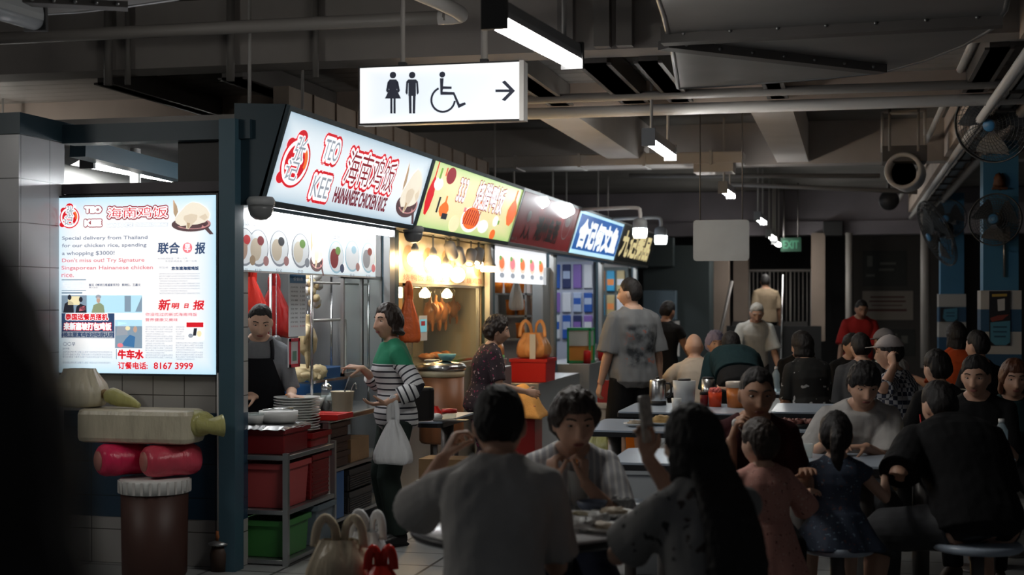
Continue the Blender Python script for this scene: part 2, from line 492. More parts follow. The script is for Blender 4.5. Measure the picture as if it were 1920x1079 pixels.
def add_hand(mb, wrist, fdir, palm, thumb_side, s=1.0, curl=(.35, .45, .3), spread=.07, point=None, thumb_in=.35):
    """palm, four fingers of their own lengths with knuckle bends, and a thumb leaving the side of the palm"""
    f = Vector(fdir).normalized(); p = Vector(palm); p = (p - f*p.dot(f)).normalized(); l = f.cross(p)
    if l.dot(Vector(thumb_side)) < 0: l = -l
    o = Vector(wrist)
    def P(a, b, c): return o + (f*a + l*b + p*c)*s
    # palm as an elliptical loft
    rows = [(-.02, .024, .018, 0), (.0, .026, .0165, 0), (.03, .034, .0155, .001), (.06, .040, .0145, .001), (.082, .041, .0125, 0), (.094, .036, .009, 0)]
    n = 14; vs = []; fs = []
    for a, w, t, off in rows:
        for k in range(n):
            an = 2*math.pi*k/n; vs.append(P(a, w*math.cos(an), t*math.sin(an)+off))
    for i in range(len(rows)-1):
        for k in range(n):
            m = (k+1) % n; fs.append((i*n+k, i*n+m, (i+1)*n+m, (i+1)*n+k))
    fs.append(tuple(range(n))); fs.append(tuple(range(len(rows)*n-n, len(rows)*n)))
    mb.add(vs, fs, True)
    for i, (b, a, L, r) in enumerate(((.031, .086, .070, .0088), (.0105, .091, .079, .0090), (-.0105, .088, .073, .0086), (-.031, .079, .057, .0076))):
        c = curl if not hasattr(curl[0], '__len__') else curl[i]
        if point is not None and i == point: c = (.1, .1, .1)
        ang = 0.0; sp = spread*(1.5-i)*.8
        pts = [P(a-.014, b, 0), P(a, b, 0)]; rs = [r*s, r*s]
        cur = Vector((a, b, 0.0))
        for j, seg in enumerate((.45, .31, .24)):
            ang += c[j]
            stp = Vector((math.cos(ang)*math.cos(sp), math.cos(ang)*math.sin(sp), math.sin(ang)))*(L*seg)
            cur = cur + stp
            pts.append(P(cur.x, cur.y, cur.z)); rs.append(r*s*(1, .93, .84, .66)[j+1])
        mb.chain(pts, rs, n=9)
        mb.ball(pts[-1], rs[-1]*1.02, 9, 6)
    tdir = Vector((.62, .72, thumb_in)).normalized(); t2 = Vector((.88, .30, thumb_in+.25)).normalized()
    p0 = Vector((.012, .014, .003)); p1 = p0 + tdir*.040; p2 = p1 + tdir*.6*.034 + t2*.4*.034; p3 = p2 + t2*.030
    mb.chain([P(*p0), P(*p1), P(*p2), P(*p3)], [.0145*s, .0118*s, .0104*s, .0078*s], n=9); mb.ball(P(*p3), .0080*s, 9, 6)
    return P

def person(label, pos, yaw, H=1.65, sit=None, lean=(0, 0), side=(0, 0), twist=0.0, head=(0, 0, 0), build=1.0, fem=False,
           hands=None, feet=None, skin=None, hair=None, hair_mat=None, top=None, bottom=None, shoes=None, vox=.008, age=0.0,
           base_z=0.0, child=False, face=True, group=None, shoulders=1.0, belly=0.0, hscale=None, knees=None, grip=None, smile=0.0):
    skin = skin or SKIN; s = H/1.70
    R = thing('person', label, 'person', (pos[0], pos[1], base_z), yaw, group)
    J = {}
    pz = (sit + .085*s) if sit is not None else .885*s
    pel = Vector((0, 0, pz))
    # spine
    Ltor = .565*s*(.93 if child else 1)
    hs = hscale or (s*1.40 if child else (.55+.45*s))
    N = 14; spine = []; cur = pel.copy()
    a0, a1 = math.radians(lean[0]), math.radians(lean[1]); b0, b1 = math.radians(side[0]), math.radians(side[1])
    def updir(t):
        a = a0 + (a1-a0)*t; b = b0 + (b1-b0)*t
        return Vector((math.sin(b), math.sin(a)*math.cos(b), math.cos(a)*math.cos(b)))
    def frame(t):
        up = updir(t); tw = math.radians(twist)*t
        xr = Vector((math.cos(tw), math.sin(tw), 0)); xr = (xr - up*xr.dot(up)).normalized()
        fw = up.cross(xr); return xr, fw, up
    hgt = [-.085, -.035, .04, .12, .19, .27, .35, .42, .475, .515, .54, .565]
    if fem: W_ = [.085, .155, .172, .152, .132, .138, .148, .152, .140, .095, .062, .050]; D_ = [.07, .115, .122, .105, .094, .104, .118, .108, .086, .070, .058, .050]
    else: W_ = [.085, .150, .160, .150, .146, .152, .164, .170, .160, .112, .072, .056]; D_ = [.07, .110, .115, .108, .104, .112, .120, .115, .094, .076, .064, .054]
    B_ = [1, 1, 1, 1+belly*.6, 1+belly, 1+belly*.6, 1, 1, 1, 1, 1, 1]
    prof = []
    pos_at = {}
    def spos(h):
        p = pel.copy(); n = 20; tot = h*s*(.93 if child else 1)
        for i in range(n): p += updir(max(0, (i+.5)/n*h/.565))*(tot/n)
        return p
    for h, w, d, b in zip(hgt, W_, D_, B_):
        xr, fw, up = frame(max(0, h/.565)); prof.append((spos(h) + fw*(.0 if h > 0 else -.01*s), xr, fw, up, w*s*build, d*s*build*b, h))
    def torso(mb, inf, h0, h1, hem=0.0, n=28, drop=0.0):
        rows = [p for p in prof if h0 <= p[6] <= h1]
        vs = []; fs = []
        for i, (c, xr, fw, up, w, d, h) in enumerate(rows):
            e = inf + (hem*(1 - i/max(1, min(4, len(rows)-1))) if i < 4 else 0)
            for k in range(n):
                an = 2*math.pi*k/n; ca, sa = math.cos(an), math.sin(an)
                ca = math.copysign(abs(ca)**.85, ca); sa = math.copysign(abs(sa)**.85, sa)
                q = c + xr*((w+e)*ca) + fw*((d+e)*sa)
                if fem and .26 < h < .43 and sa > .2: q += fw*(.022*s*g2(h-.345, .045)*g2(abs(ca)-.5, .3))
                vs.append(q)
        for i in range(len(rows)-1):
            for k in range(n):
                m = (k+1) % n; fs.append((i*n+k, i*n+m, (i+1)*n+m, (i+1)*n+k))
        fs.append(tuple(range(n))); fs.append(tuple(range(len(rows)*n-n, len(rows)*n)))
        mb.add(vs, fs, True)
    neck = spos(.545); xr1, fw1, up1 = frame(1)
    # head
    hy, hp, hr = [math.radians(a) for a in head]
    HR = (Matrix.Rotation(hy, 4, 'Z') @ Matrix.Rotation(-hp, 4, 'X') @ Matrix.Rotation(hr, 4, 'Y'))
    ntop = neck + (up1*.75 + Vector((0, 0, .25)))*(.036*s if not child else .028*s) + fw1*(.014*s)
    HC = ntop + HR.to_3x3() @ Vector((0, .018*hs, .088*hs))
    HM = Matrix.Translation(HC) @ HR @ Matrix.Scale(hs, 4)
    J['head'] = HM; J['neck'] = neck
    body = MB()
    torso(body, 0, -.1, .6)
    body.chain([spos(.49), spos(.545), ntop, HC + HR.to_3x3() @ Vector((0, -.012*hs, -.02*hs))], [.066*s*build**.5, .054*s*build**.5, .051*s*build**.5, .05*hs], n=16)
    v, f = sph_grid(72, 60, lambda d: HM @ head_point(d, fem, age))
    body.add(v, f, True)
    for sx in (-1, 1):
        E = HM @ Matrix.Translation((sx*.0755, -.012, -.008)) @ Matrix.Rotation(sx*math.radians(-22), 4, 'Z') @ Matrix.Rotation(math.radians(-10), 4, 'X')
        body.ball((0, 0, 0), 1, 12, 8, M=E @ Matrix.Diagonal((.008, .019, .031, 1)))
    # arms
    TR = {}
    up_l, fo_l = .285*s, .245*s
    sh = {}
    xr9, fw9, up9 = frame(.9)
    for k, sx in (('L', -1), ('R', 1)):
        sh[k] = spos(.455) + xr9*(sx*.166*s*build**.6*shoulders*(.91 if fem else 1))
    hands = hands or {}
    arms = {}
    for k, sx in (('L', -1), ('R', 1)):
        h = dict(hands.get(k, {}))
        tgt = h.get('p')
        if tgt is None:
            tgt = (sx*.27*s, .06*s, pz - .04*s) if sit is None else (sx*.16*s, .33*s, pz + .07*s)
        pole = h.get('pole', (sx*.22, -.6, -.8))
        el, wr = ik(sh[k], tgt, up_l, fo_l, pole)
        arms[k] = (sh[k], el, wr)
        fd = Vector(h.get('f', (wr - el).normalized())); pl = Vector(h.get('palm', (-sx, .2, -.2) if sit is None else (0, 0, -1)))
        S0, E0, W0 = sh[k], el, wr
        bb = build**.5
        pts = [S0 + (S0-E0).normalized()*.012*s, S0*.8+E0*.2, S0*.5+E0*.5, S0*.15+E0*.85, E0, E0*.85+W0*.15, E0*.6+W0*.4, E0*.2+W0*.8, W0]
        rr = [.050, .052, .048, .042, .039, .042, .039, .030, .0265]
        body.chain(pts, [r*s*bb*(.9 if fem else 1) for r in rr], n=14)
        body.ball(S0, .053*s*bb*(.92 if fem else 1), 14, 10)
        TR[k] = [spos(.55) + xr9*(sx*.028*s), spos(.515)*.5 + (S0 + up9*.012*s)*.5 + xr9*(sx*.012*s), S0 + up9*.004*s]
        body.chain(catmull(TR[k], 3), lerp_list([.046*s*bb, .043*s*bb, .047*s*bb], 3), n=14)
        J['hand'+k] = add_hand(body, W0, fd, pl, h.get('thumb', (-sx, 0, .3)), s=hs*(.95 if fem else 1)*.97, curl=h.get('curl', (.35, .45, .3)), point=h.get('point'), spread=h.get('spread', .07), thumb_in=h.get('tin', .35))
        J['wrist'+k] = W0; J['elbow'+k] = E0
    # legs
    feet = feet or {}
    legs = {}
    th_l, sh_l = .405*s, .40*s
    for k, sx in (('L', -1), ('R', 1)):
        hip = pel + Vector((sx*.088*s*build, 0, -.01*s))
        ft = feet.get(k)
        if ft is None:
            ft = (sx*.10*s, .0, .085*s) if sit is None else (sx*.12*s, .40*s, .085*s)
        pole = (knees or {}).get(k, (sx*.12, 1, .25 if sit is not None else 0))
        kn, an = ik(hip, ft, th_l, sh_l, pole)
        legs[k] = (hip, kn, an)
        fd = Vector((sx*.25, 1, 0)).normalized()
        bb = build**.6
        pts = [hip*1.05-kn*.05, hip*.7+kn*.3, hip*.3+kn*.7, kn, kn*.8+an*.2, kn*.6+an*.4, kn*.2+an*.8, an]
        rr = [.092, .084, .066, .056, .057, .056, .039, .036]
        body.chain(pts, [r*s*bb for r in rr], n=16)
        fpts = [an - fd*.045*s + Vector((0, 0, -.045*s)), an + Vector((0, 0, -.035*s)), an + fd*.07*s + Vector((0, 0, -.05*s)), an + fd*.13*s + Vector((0, 0, -.062*s)), an + fd*.175*s + Vector((0, 0, -.066*s))]
        legs[k] += (fpts, fd)
        body.chain(fpts, [.034*s, .040*s, .036*s, .030*s, .020*s], n=12)
    J['legs'] = legs; J['arms'] = arms
    body_o = remesh(body, 'body', skin, R, vox, smooth=1)
    # face
    if face:
        for sx in (-1, 1):
            ey = head_point(Vector((sx*.37, .92, .10)).normalized())
            e = MB(); e.ball((0, 0, 0), 1, 14, 8, M=HM @ Matrix.Translation((sx*.031, ey.y-.0035, .0095)) @ Matrix.Rotation(sx*.12, 4, 'Y') @ Matrix.Diagonal((.0135, .0062, .0040, 1)))
            eo = e.build('eye', EYE_W, R)
            ir = MB(); ir.ball((0, 0, 0), 1, 12, 8, M=HM @ Matrix.Translation((sx*.031, ey.y+.0012, .0095)) @ Matrix.Diagonal((.0062, .0026, .0042, 1)))
            ir.build('iris', EYE_D, eo)
            b = MB()
            lid = [HM @ Vector((sx*(.031+dx), head_point(Vector((sx*(.031+dx)/.0745, .92, .16)).normalized()).y-.004, .0095+dz)) for dx, dz in ((-.016, -.001), (-.008, .0042), (0, .0056), (.008, .0046), (.017, .000))]
            b.chain(catmull(lid), .0019*hs, n=6); b.build('eyelid', skin if age > 1 else BROW, R)
            b = MB()
            br = []
            for dx, dz in ((-.016, .0005), (-.006, .004), (.006, .0055), (.018, .002)):
                q = Vector((sx*(.031+dx)/.0745, .90, (.030+dz)/.114)).normalized(); hpnt = head_point(q)
                br.append(HM @ Vector((sx*(.031+dx), hpnt.y+.001, .031+dz)))
            b.chain(catmull(br), [.0022*hs]*13, n=6, el=1.4); b.build('eyebrow', BROW if hair_mat is not HAIR_GREY else HAIR_GREY, R)
        b = MB()
        for dz, r in ((-.0585, .0035), (-.0665, .0042)):
            lp = []
            for dx in (-.021, -.011, 0, .011, .021):
                q = Vector((dx/.0745, .9, (dz)/.114)).normalized(); hpnt = head_point(q)
                lp.append(HM @ Vector((dx, hpnt.y-.0008, dz + (.003 if abs(dx) > .02 and dz < -.06 else 0) - (.002 if abs(dx) > .02 and dz > -.06 else 0) + smile*abs(dx)*.1)))
            b.chain(catmull(lp), lerp_list([.001*hs, r*hs*.85, r*hs, r*hs*.85, .001*hs]), n=8)
        b.build('lips', LIP if skin is not SKIN_TAN else LIP_DARK, R)
    # hair
    if hair is not None:
        hb = MB(); sd = (len(label)*1.37) % 10
        v, f = sph_grid(64, 48, lambda d: HM @ hair_fn(hair, sd)(d)); hb.add(v, f, True)
        H3 = HM
        if 'bun' in hair:
            c = hair['bun']; hb.ball(H3 @ Vector(c[:3]), c[3]*hs, 16, 12, wob=.15, seed=2)
        if 'bob' in hair:                          # hair falling past the jaw at the sides and back
            L = hair['bob']; n = 17; rows = [.02, -.02, -.05, L*.75, L]
            vs = []; fs = []; m = len(rows)
            for i, z in enumerate(rows):
                fl = (.0, .008, .012, .014, .004)[i] + hair.get('flare', 0)*i*.25
                for k in range(n):
                    az = math.radians(78 + (360-156)*k/(n-1))
                    wv = 1 + .05*noise.noise(Vector((k*.9, z*30, sd)))
                    vs.append(H3 @ Vector((math.sin(az)*(.083+fl)*wv, math.cos(az)*(.098+fl)*wv, z - .012*abs(math.cos(az)))))
                for k in range(n-1, -1, -1):
                    az = math.radians(78 + (360-156)*k/(n-1))
                    vs.append(H3 @ Vector((math.sin(az)*.064, math.cos(az)*.070-.004, z)))
            q = 2*n
            for i in range(m-1):
                for k in range(q):
                    l = (k+1) % q; fs.append((i*q+k, i*q+l, (i+1)*q+l, (i+1)*q+k))
            fs.append(tuple(range(q))); fs.append(tuple(range((m-1)*q, m*q)))
            hb.add(vs, fs, True)
        if 'long' in hair:                         # hair hanging down the back
            L = hair['long']; pts = []; rs = []
            q0 = HM @ Vector((0, -.045, .02)); q1 = HM @ Vector((0, -.085, -.09)); xr, fw, up = frame(.8)
            q2 = spos(.44) - fw*(.125*s*build); q3 = spos(.44 - L*.5) - fw*(.15*s*build); q4 = spos(.44 - L) - fw*(.15*s*build)
            cs = catmull([q0, q1, q2, q3, q4], 4); ws = lerp_list([.080*hs, .085*hs, .10*hs, .105*hs, .07*hs], 4)
            vs = []; fs = []; n = 18
            for i, (c, w) in enumerate(zip(cs, ws)):
                for k in range(n):
                    an = 2*math.pi*k/n; wv = 1 + .10*noise.noise(Vector((k*1.3, i*.35, sd)))
                    vs.append(c + xr*(w*math.cos(an)*wv) + fw*(w*.48*math.sin(an)*wv))
            for i in range(len(cs)-1):
                for k in range(n):
                    l = (k+1) % n; fs.append((i*n+k, i*n+l, (i+1)*n+l, (i+1)*n+k))
            fs.append(tuple(range(n))); fs.append(tuple(range((len(cs)-1)*n, len(cs)*n)))
            hb.add(vs, fs, True)
        if 'tail' in hair:
            a = HM @ Vector((0, -.105, .035)); b_ = HM @ Vector((0, -.16, -.01)); c_ = HM @ Vector((0, -.15, -.11)); d_ = HM @ Vector((.01, -.13, -.17))
            hb.chain(catmull([HM @ Vector((0, -.06, .04)), a, b_, c_, d_]), lerp_list([.03*hs, .026*hs, .038*hs, .032*hs, .006*hs]), n=12)
        remesh(hb, 'hair', hair_mat or HAIR, R, max(.005, vox*.9), smooth=1, fold=.0035*hair.get('curly', 1), fscale=45 if hair.get('curly', 1) > 1.5 else 60, seed=sd, fstretch=(1, 1, .5))
    # clothes
    if top:
        tb = MB(); inf = top.get('inf', .016)*s
        torso(tb, inf, top.get('h0', -.05), top.get('h1', .545), hem=top.get('hem', .01)*s)
        if top.get('collarless', True):
            pass
        for k, sx in (('L', -1), ('R', 1)):
            S0, E0, W0 = arms[k]; sl = top.get('sleeve', .55)
            if sl <= 0:
                tb.chain(catmull([TR[k][0]*.72+TR[k][1]*.28, TR[k][1]], 3), lerp_list([.046*s, .046*s + inf*.6], 3), n=14); continue
            L1 = (E0-S0).length; L2 = (W0-E0).length; tot = L1+L2; e = sl*tot
            pts = [S0 + (S0-E0).normalized()*.01*s - xr9*(sx*.04*s)]; rs = [.050*s]
            for t in [x*.125 for x in range(0, 9)]:
                q = t*e
                p = S0 + (E0-S0)*(q/L1) if q <= L1 else E0 + (W0-E0)*((q-L1)/L2)
                r = (.053 - .010*q/L1 if q <= L1 else .043 - .013*(q-L1)/L2)*s*build**.5*(.92 if fem else 1)
                pts.append(p); rs.append(r + inf*.75 + top.get('sloose', .012)*s*t)
            tb.chain(catmull([TR[k][0]*.72+TR[k][1]*.28, TR[k][1], TR[k][2]], 3), lerp_list([.044*s + inf*.4, .045*s + inf*.6, .049*s + inf*.6], 3), n=14)
            tb.chain(pts, rs, n=16); tb.ball(S0, (.054*s*build**.5)*(.92 if fem else 1) + inf*.6, 16, 10)
        if top.get('collar'):
            cz = [HM.translation]
            tb.chain([spos(.50), spos(.535), spos(.56)], [.10*s, .078*s, .066*s], n=20)
        if top.get('skirt'):                       # dress skirt from the waist down
            L = top['skirt']; fl = top.get('flare', .10)
            c0 = pel + Vector((0, 0, .13*s)); xr, fw, up = frame(.2)
            vs = []; fs = []; n = 40; m = 7
            for i in range(m):
                t = i/(m-1); c = c0 - Vector((0, 0, L*s*t))
                if sit is not None: c = c + Vector((0, .05*s*t, 0))
                for k in range(n):
                    an = 2*math.pi*k/n; rf = 1 + .05*t*math.sin(an*9)
                    vs.append(c + xr*((.15*s*build + fl*s*t + .02)*math.cos(an)*rf) + fw*((.115*s*build + fl*s*t + .02)*math.sin(an)*rf))
            for i in range(m-1):
                for k in range(n):
                    l = (k+1) % n; fs.append((i*n+k, i*n+l, (i+1)*n+l, (i+1)*n+k))
            fs.append(tuple(range(n))); fs.append(tuple(range((m-1)*n, m*n)))
            tb.add(vs, fs, True)
        to = remesh(tb, top.get('name', 'shirt'), top['m'], R, max(.007, vox), smooth=2, fold=top.get('fold', .006), fscale=11, seed=(len(label)*.7) % 7)
        if top.get('label'): to['label'] = top['label']
        J['top'] = to
        if top.get('stripe'):                      # stripes run round the trunk and round each sleeve
            me = to.data; at = me.attributes.new('along', 'FLOAT', 'POINT'); vals = []
            for v in me.vertices:
                p = v.co; best = None
                for k in 'LR':
                    S0, E0, W0 = arms[k]
                    for a, b, off in ((S0, E0, 0), (E0, W0, (E0-S0).length)):
                        d = b-a; t = max(0, min(1, (p-a).dot(d)/d.length_squared)); dist = (p-(a+d*t)).length
                        if best is None or dist < best[0]: best = (dist, off + t*d.length)
                dz = abs(p.x)
                vals.append(arms['L'][0].z - best[1] if (best[0] < .075*s and best[1] > .06*s) else p.z)
            at.data.foreach_set('value', vals)
    if bottom:
        bb = MB(); inf = bottom.get('inf', .014)*s; ln = bottom.get('len', 1.0)
        torso(bb, inf, -.1, .13)
        for k, sx in (('L', -1), ('R', 1)):
            hip, kn, an = legs[k][:3]; L1 = (kn-hip).length; L2 = (an-kn).length; tot = (L1+L2)*ln; pts = []; rs = []
            for t in [x/10 for x in range(0, 11)]:
                q = t*tot; p = hip + (kn-hip)*(q/L1) if q <= L1 else kn + (an-kn)*((q-L1)/L2)
                r = (.094 - .036*q/L1 if q <= L1 else .058 - .018*(q-L1)/L2)*s*build**.6
                pts.append(p); rs.append(r + inf + bottom.get('loose', .006)*s*t)
            bb.chain(pts, rs, n=18)
        bo = remesh(bb, bottom.get('name', 'trousers'), bottom['m'], R, max(.009, vox), smooth=2, fold=.006, fscale=9, seed=3)
        J['bottom'] = bo
    if shoes is not None:
        for k in 'LR':
            fp, fd = legs[k][3], legs[k][4]; sb = MB()
            sb.chain([p + Vector((0, 0, .006)) for p in fp], [.047*s, .052*s, .050*s, .043*s, .032*s], n=14)
            q = fp[1]
            sb.chain([Vector((fp[0].x, fp[0].y, .012*s)) - fd*.02*s + Vector((0, 0, legs[k][2].z-.085*s)), Vector((fp[4].x, fp[4].y, .012*s)) + fd*.015*s + Vector((0, 0, legs[k][2].z-.085*s))], [.040*s, .038*s], n=14, el=.4, up=(0, 0, 1))
            remesh(sb, 'shoe', shoes, R, .008, smooth=2)
    R['_s'] = s
    J['root'] = R; J['spos'] = spos; J['frame'] = frame; J['s'] = s; J['HM'] = HM; J['hs'] = hs; J['pel'] = pel; J['prof'] = prof
    del R['_s']
    return J

SHORT = dict(front=.062, side=.018, back=-.060, top=.018, sidet=.010, backt=.013)
def loc_of(pos, yaw, w, base_z=0.0):
    """a world point in the frame of a person standing at pos and facing yaw"""
    d = Vector(w) - Vector((pos[0], pos[1], base_z)); c, s = math.cos(-yaw), math.sin(-yaw)
    return (d.x*c - d.y*s, d.x*s + d.y*c, d.z)
def add_cap(J, m, brim=True, label=None, back=0):
    HM = J['HM']; b = MB()
    def fn(d):
        p = head_point(d); k = sstep(-.01, .012, p.z - .042)
        return HM @ (p + d*(.024*k - .012*(1-k)))
    v, f = sph_grid(48, 36, fn); b.add(v, f, True); b.ball(HM @ Vector((0, 0, .138)), .006*J['hs'], 8, 6)
    o = remesh(b, 'cap', m, J['root'], .007, smooth=1)
    if brim:
        b = MB(); vs = []; n = 13
        for zz in (0, .004):
            for k in range(n):
                a = math.radians(-62 + 124*k/(n-1)); vs.append(HM @ Vector((math.sin(a)*.092, math.cos(a)*.108, .050+zz)))
            for k in range(n-1, -1, -1):
                a = math.radians(-62 + 124*k/(n-1)); vs.append(HM @ Vector((math.sin(a)*.095*1.02, math.cos(a)*.108 + .070*math.cos(a*1.1), .036+zz + .012*abs(math.sin(a)))))
        q = 2*n; fs = [tuple(range(q-1, -1, -1)), tuple(range(q, 2*q))] + [(i, (i+1) % q, q+(i+1) % q, q+i) for i in range(q)]
        b.add(vs, fs); b.build('brim', m, o)
    return o
# ------------------------------------------------------------------ setting materials
PAINT_GREY = mat('paint_warm_grey', (.42, .385, .36), .7, var=.10, vscale=2.2, bump=.1, bscale=14)
PAINT_PALE = mat('paint_pale', (.62, .59, .57), .6, var=.08, vscale=2, bump=.08, bscale=14)
PAINT_BEIGE = mat('paint_beige', (.68, .56, .48), .65, var=.10, vscale=2)
PAINT_PURPLE = mat('paint_dusk', (.20, .18, .20), .7, var=.12, vscale=1.5)
CONC = mat('concrete_dark', (.17, .16, .15), .85, var=.2, vscale=1.2, bump=.2, bscale=12)
STEEL_DK = mat('steel_dark', (.13, .12, .115), .45, metal=.35, var=.12, vscale=3)
GALV = mat('galvanised', (.34, .34, .34), .30, metal=.9, var=.15, vscale=3)
SHEET = mat('sheet_metal_duct', (.30, .29, .28), .38, metal=.55, var=.15, vscale=1.4)
PIPE = mat('pipe_grey', (.27, .25, .235), .5)
PIPE_W = mat('pipe_white', (.58, .56, .54), .45)
TEAL = mat('post_teal', (.045, .10, .135), .45, var=.08, vscale=3)
TEAL_DK = mat('frame_dark_teal', (.018, .040, .055), .45)
BLUEP = mat('paint_column_blue', (.045, .17, .30), .55, var=.06, vscale=3)
BLACK = mat('black_paint', (.012, .012, .013), .5)
DARKP = mat('dark_plastic', (.03, .03, .032), .45)
WHITEP = mat('white_plastic', (.72, .72, .70), .4)
GREYP = mat('grey_plastic', (.30, .31, .32), .5)
STEEL = mat('stainless', (.55, .55, .55), .24, metal=1.0, bump=.03, bscale=60, stretch=(1, 1, 20))
STEEL_S = mat('stainless_satin', (.42, .43, .43), .38, metal=.9, bump=.03, bscale=60, stretch=(1, 1, 20))
GLASS = pane_mat('clear_glass', body=.05)
WOOD = mat('wood_brown', (.22, .085, .035), .45, var=.25, vscale=9, stretch=(1, 1, .1))
TUBE = glow('tube_glow', (1.0, .98, .93), TUBE_E)
TUBE_ST = glow('stall_tube_glow', (.93, .97, 1.0), STALL_E)
BULB_WARM = glow('bulb_warm_glow', (1.0, .66, .30), 48.0)
BULB_COOL = glow('bulb_cool_glow', (.90, .97, 1.0), 32.0)
TUBE_MENU = glow('menu_tube_glow', (.95, .98, 1.0), 26.0)

# ------------------------------------------------------------------ floor, ceiling, beams, walls
tile_mat('floor_tiles', (.30, .31, .31), (.25, .255, .255), .40, .40, (.05, .05, .05), .02, .38, 'XY', mix=.5)
struct('floor', MB().box((-9, -2, -.05), (9, 29, 0)), MATS['floor_tiles'])
b = MB(); b.box((-9, 3.2, 3.62), (9, 9.0, 3.72)); struct('ceiling', b, CONC)
b = MB()
y = 9.3
while y < 11.2:                                 # long metal deck panels with a groove between them
    b.box((-9, y, 3.30), (9, y + .19, 3.34)); b.box((-9, y + .19, 3.32), (9, y + .20, 3.36)); y += .20
struct('ceiling_deck', b, mat('deck_metal', (.50, .48, .46), .30, metal=.35, var=.15, vscale=2))
struct('ceiling_slab', MB().box((-9, 11.5, 3.55), (9, 29, 3.65)), CONC)
struct('beam_cross_front', MB().box((-9, 9.0, 3.166), (9, 9.3, 3.64)), PAINT_GREY)
struct('beam_cross_middle', MB().box((-9, 11.2, 3.10), (9, 11.5, 3.58)), PAINT_BEIGE)
struct('beam_cross_rear', MB().box((-9, 16.1, 3.08), (9, 16.4, 3.58)), PAINT_GREY)
n = 0
for X, w, m in ((-5.25, .10, STEEL_DK), (-4.25, .16, STEEL_DK), (-3.1, .07, STEEL_DK), (-2.26, .14, STEEL_DK), (-1.66, .17, STEEL_DK), (-1.30, .13, STEEL_DK), (-.55, .10, STEEL_DK), (.9, .12, STEEL_DK)):
    b = MB(); b.box((X - w/2, 9.31, 3.12), (X + w/2, 11.19, 3.29)); b.box((X - w/2 - .03, 9.31, 3.12), (X + w/2 + .03, 11.19, 3.135))
    struct('beam_joist', b, m)
for sx in (1010, 1415):
    p = onY(sx + 30, 205, 11.6); b = MB(); b.box((p.x - .17, 11.51, 3.10), (p.x + .17, 16.09, 3.54)); struct('beam_rib', b, PAINT_PALE)
b = MB(); b.box((.98, 3.3, 3.12), (1.35, 8.98, 3.60)); b.box((.98, 11.52, 3.12), (1.35, 16.08, 3.54)); b.box((.98, 16.42, 3.12), (1.35, 25.9, 3.54))
struct('beam_long_right', b, PAINT_BEIGE)
b = MB(); b.box((-9, 25.95, 2.74), (9, 26.3, 3.54)); b.box((-9, 25.85, 2.74), (9, 25.95, 2.98)); struct('wall_far_lintel', b, PAINT_PURPLE)
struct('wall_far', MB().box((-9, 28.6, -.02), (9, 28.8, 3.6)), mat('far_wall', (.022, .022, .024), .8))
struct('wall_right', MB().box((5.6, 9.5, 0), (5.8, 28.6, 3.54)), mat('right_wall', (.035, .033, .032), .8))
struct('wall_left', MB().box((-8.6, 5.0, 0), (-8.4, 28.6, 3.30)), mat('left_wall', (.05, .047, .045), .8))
# panelled bulkhead above the stall roofs, ending half way
b = MB(); y = 9.5
while y < 15.0:
    b.box((-4.02, y, 2.55), (-3.9, y + .46, 3.09)); b.box((-3.9, y + .455, 2.55), (-3.885, y + .475, 3.09)); y += .475
struct('wall_bulkhead', b, mat('bulkhead_panel', (.33, .26, .21), .5, var=.1, vscale=3))
b = MB(); b.box((-5.3, 7.80, 2.60), (-3.45, 23.4, 2.66)); struct('ceiling_stalls', b, STEEL_DK)

# tiled end wall of the first stall with the pillar to its left
tile_mat('white_tiles', (.40, .385, .37), (.37, .355, .34), .20, .20, (.08, .075, .07), .006, .25, 'XZ')
tile_mat('blue_tiles', (.02, .05, .085), (.022, .055, .095), .20, .20, (.01, .02, .03), .006, .3, 'XZ')
tile_mat('pillar_tiles', (.50, .50, .52), (.48, .48, .5), .30, .25, (.12, .12, .12), .006, .25, 'YZ')
struct('wall_end_upper', MB().box((-4.58, 7.66, .90), (-3.46, 7.80, 2.19)), MATS['white_tiles'])
struct('wall_end_band', MB().box((-4.58, 7.655, .275), (-3.46, 7.80, .90)), MATS['blue_tiles'])
struct('wall_end_foot', MB().box((-4.58, 7.66, 0), (-3.46, 7.80, .275)), MATS['white_tiles'])
struct('column_left', MB().box((-6.2, 7.18, 0), (-4.58, 7.66, 2.50)), MATS['pillar_tiles'])
b = MB(); b.box((-6.2, 7.16, 2.50), (-4.56, 7.74, 2.62)); b.box((-4.56, 7.60, 2.49), (-3.36, 7.74, 2.60)); struct('beam_stall_header', b, TEAL_DK)
struct('wall_opening_side', MB().box((-3.86, 7.70, 2.19), (-3.47, 7.80, 2.49)), mat('cabinet_black', (.02, .017, .017), .5))
struct('trim_opening', MB().box((-4.57, 7.62, 2.19), (-3.46, 7.70, 2.25)), mat('trim_plum', (.055, .045, .055), .5))
# what shows through the opening: a white tiled wall, a sloping duct and a fluorescent batten
struct('wall_opening_back', MB().box((-8.3, 10.9, 1.6), (-3.95, 11.0, 2.55)), mat('tile_back', (.36, .35, .33), .4))
b = MB(); b.box((-.06, 0, -.055), (.06, 3.0, .055)); o = struct('trim_duct', b, TEAL_DK); o.location = (-4.75, 8.1, 2.52); o.rotation_euler = (math.radians(-3.4), 0, math.radians(-7))
struct('trim_pipe_behind', MB().tube((-4.78, 8.9, 1.7), (-4.78, 8.9, 2.6), .035), PIPE_W)

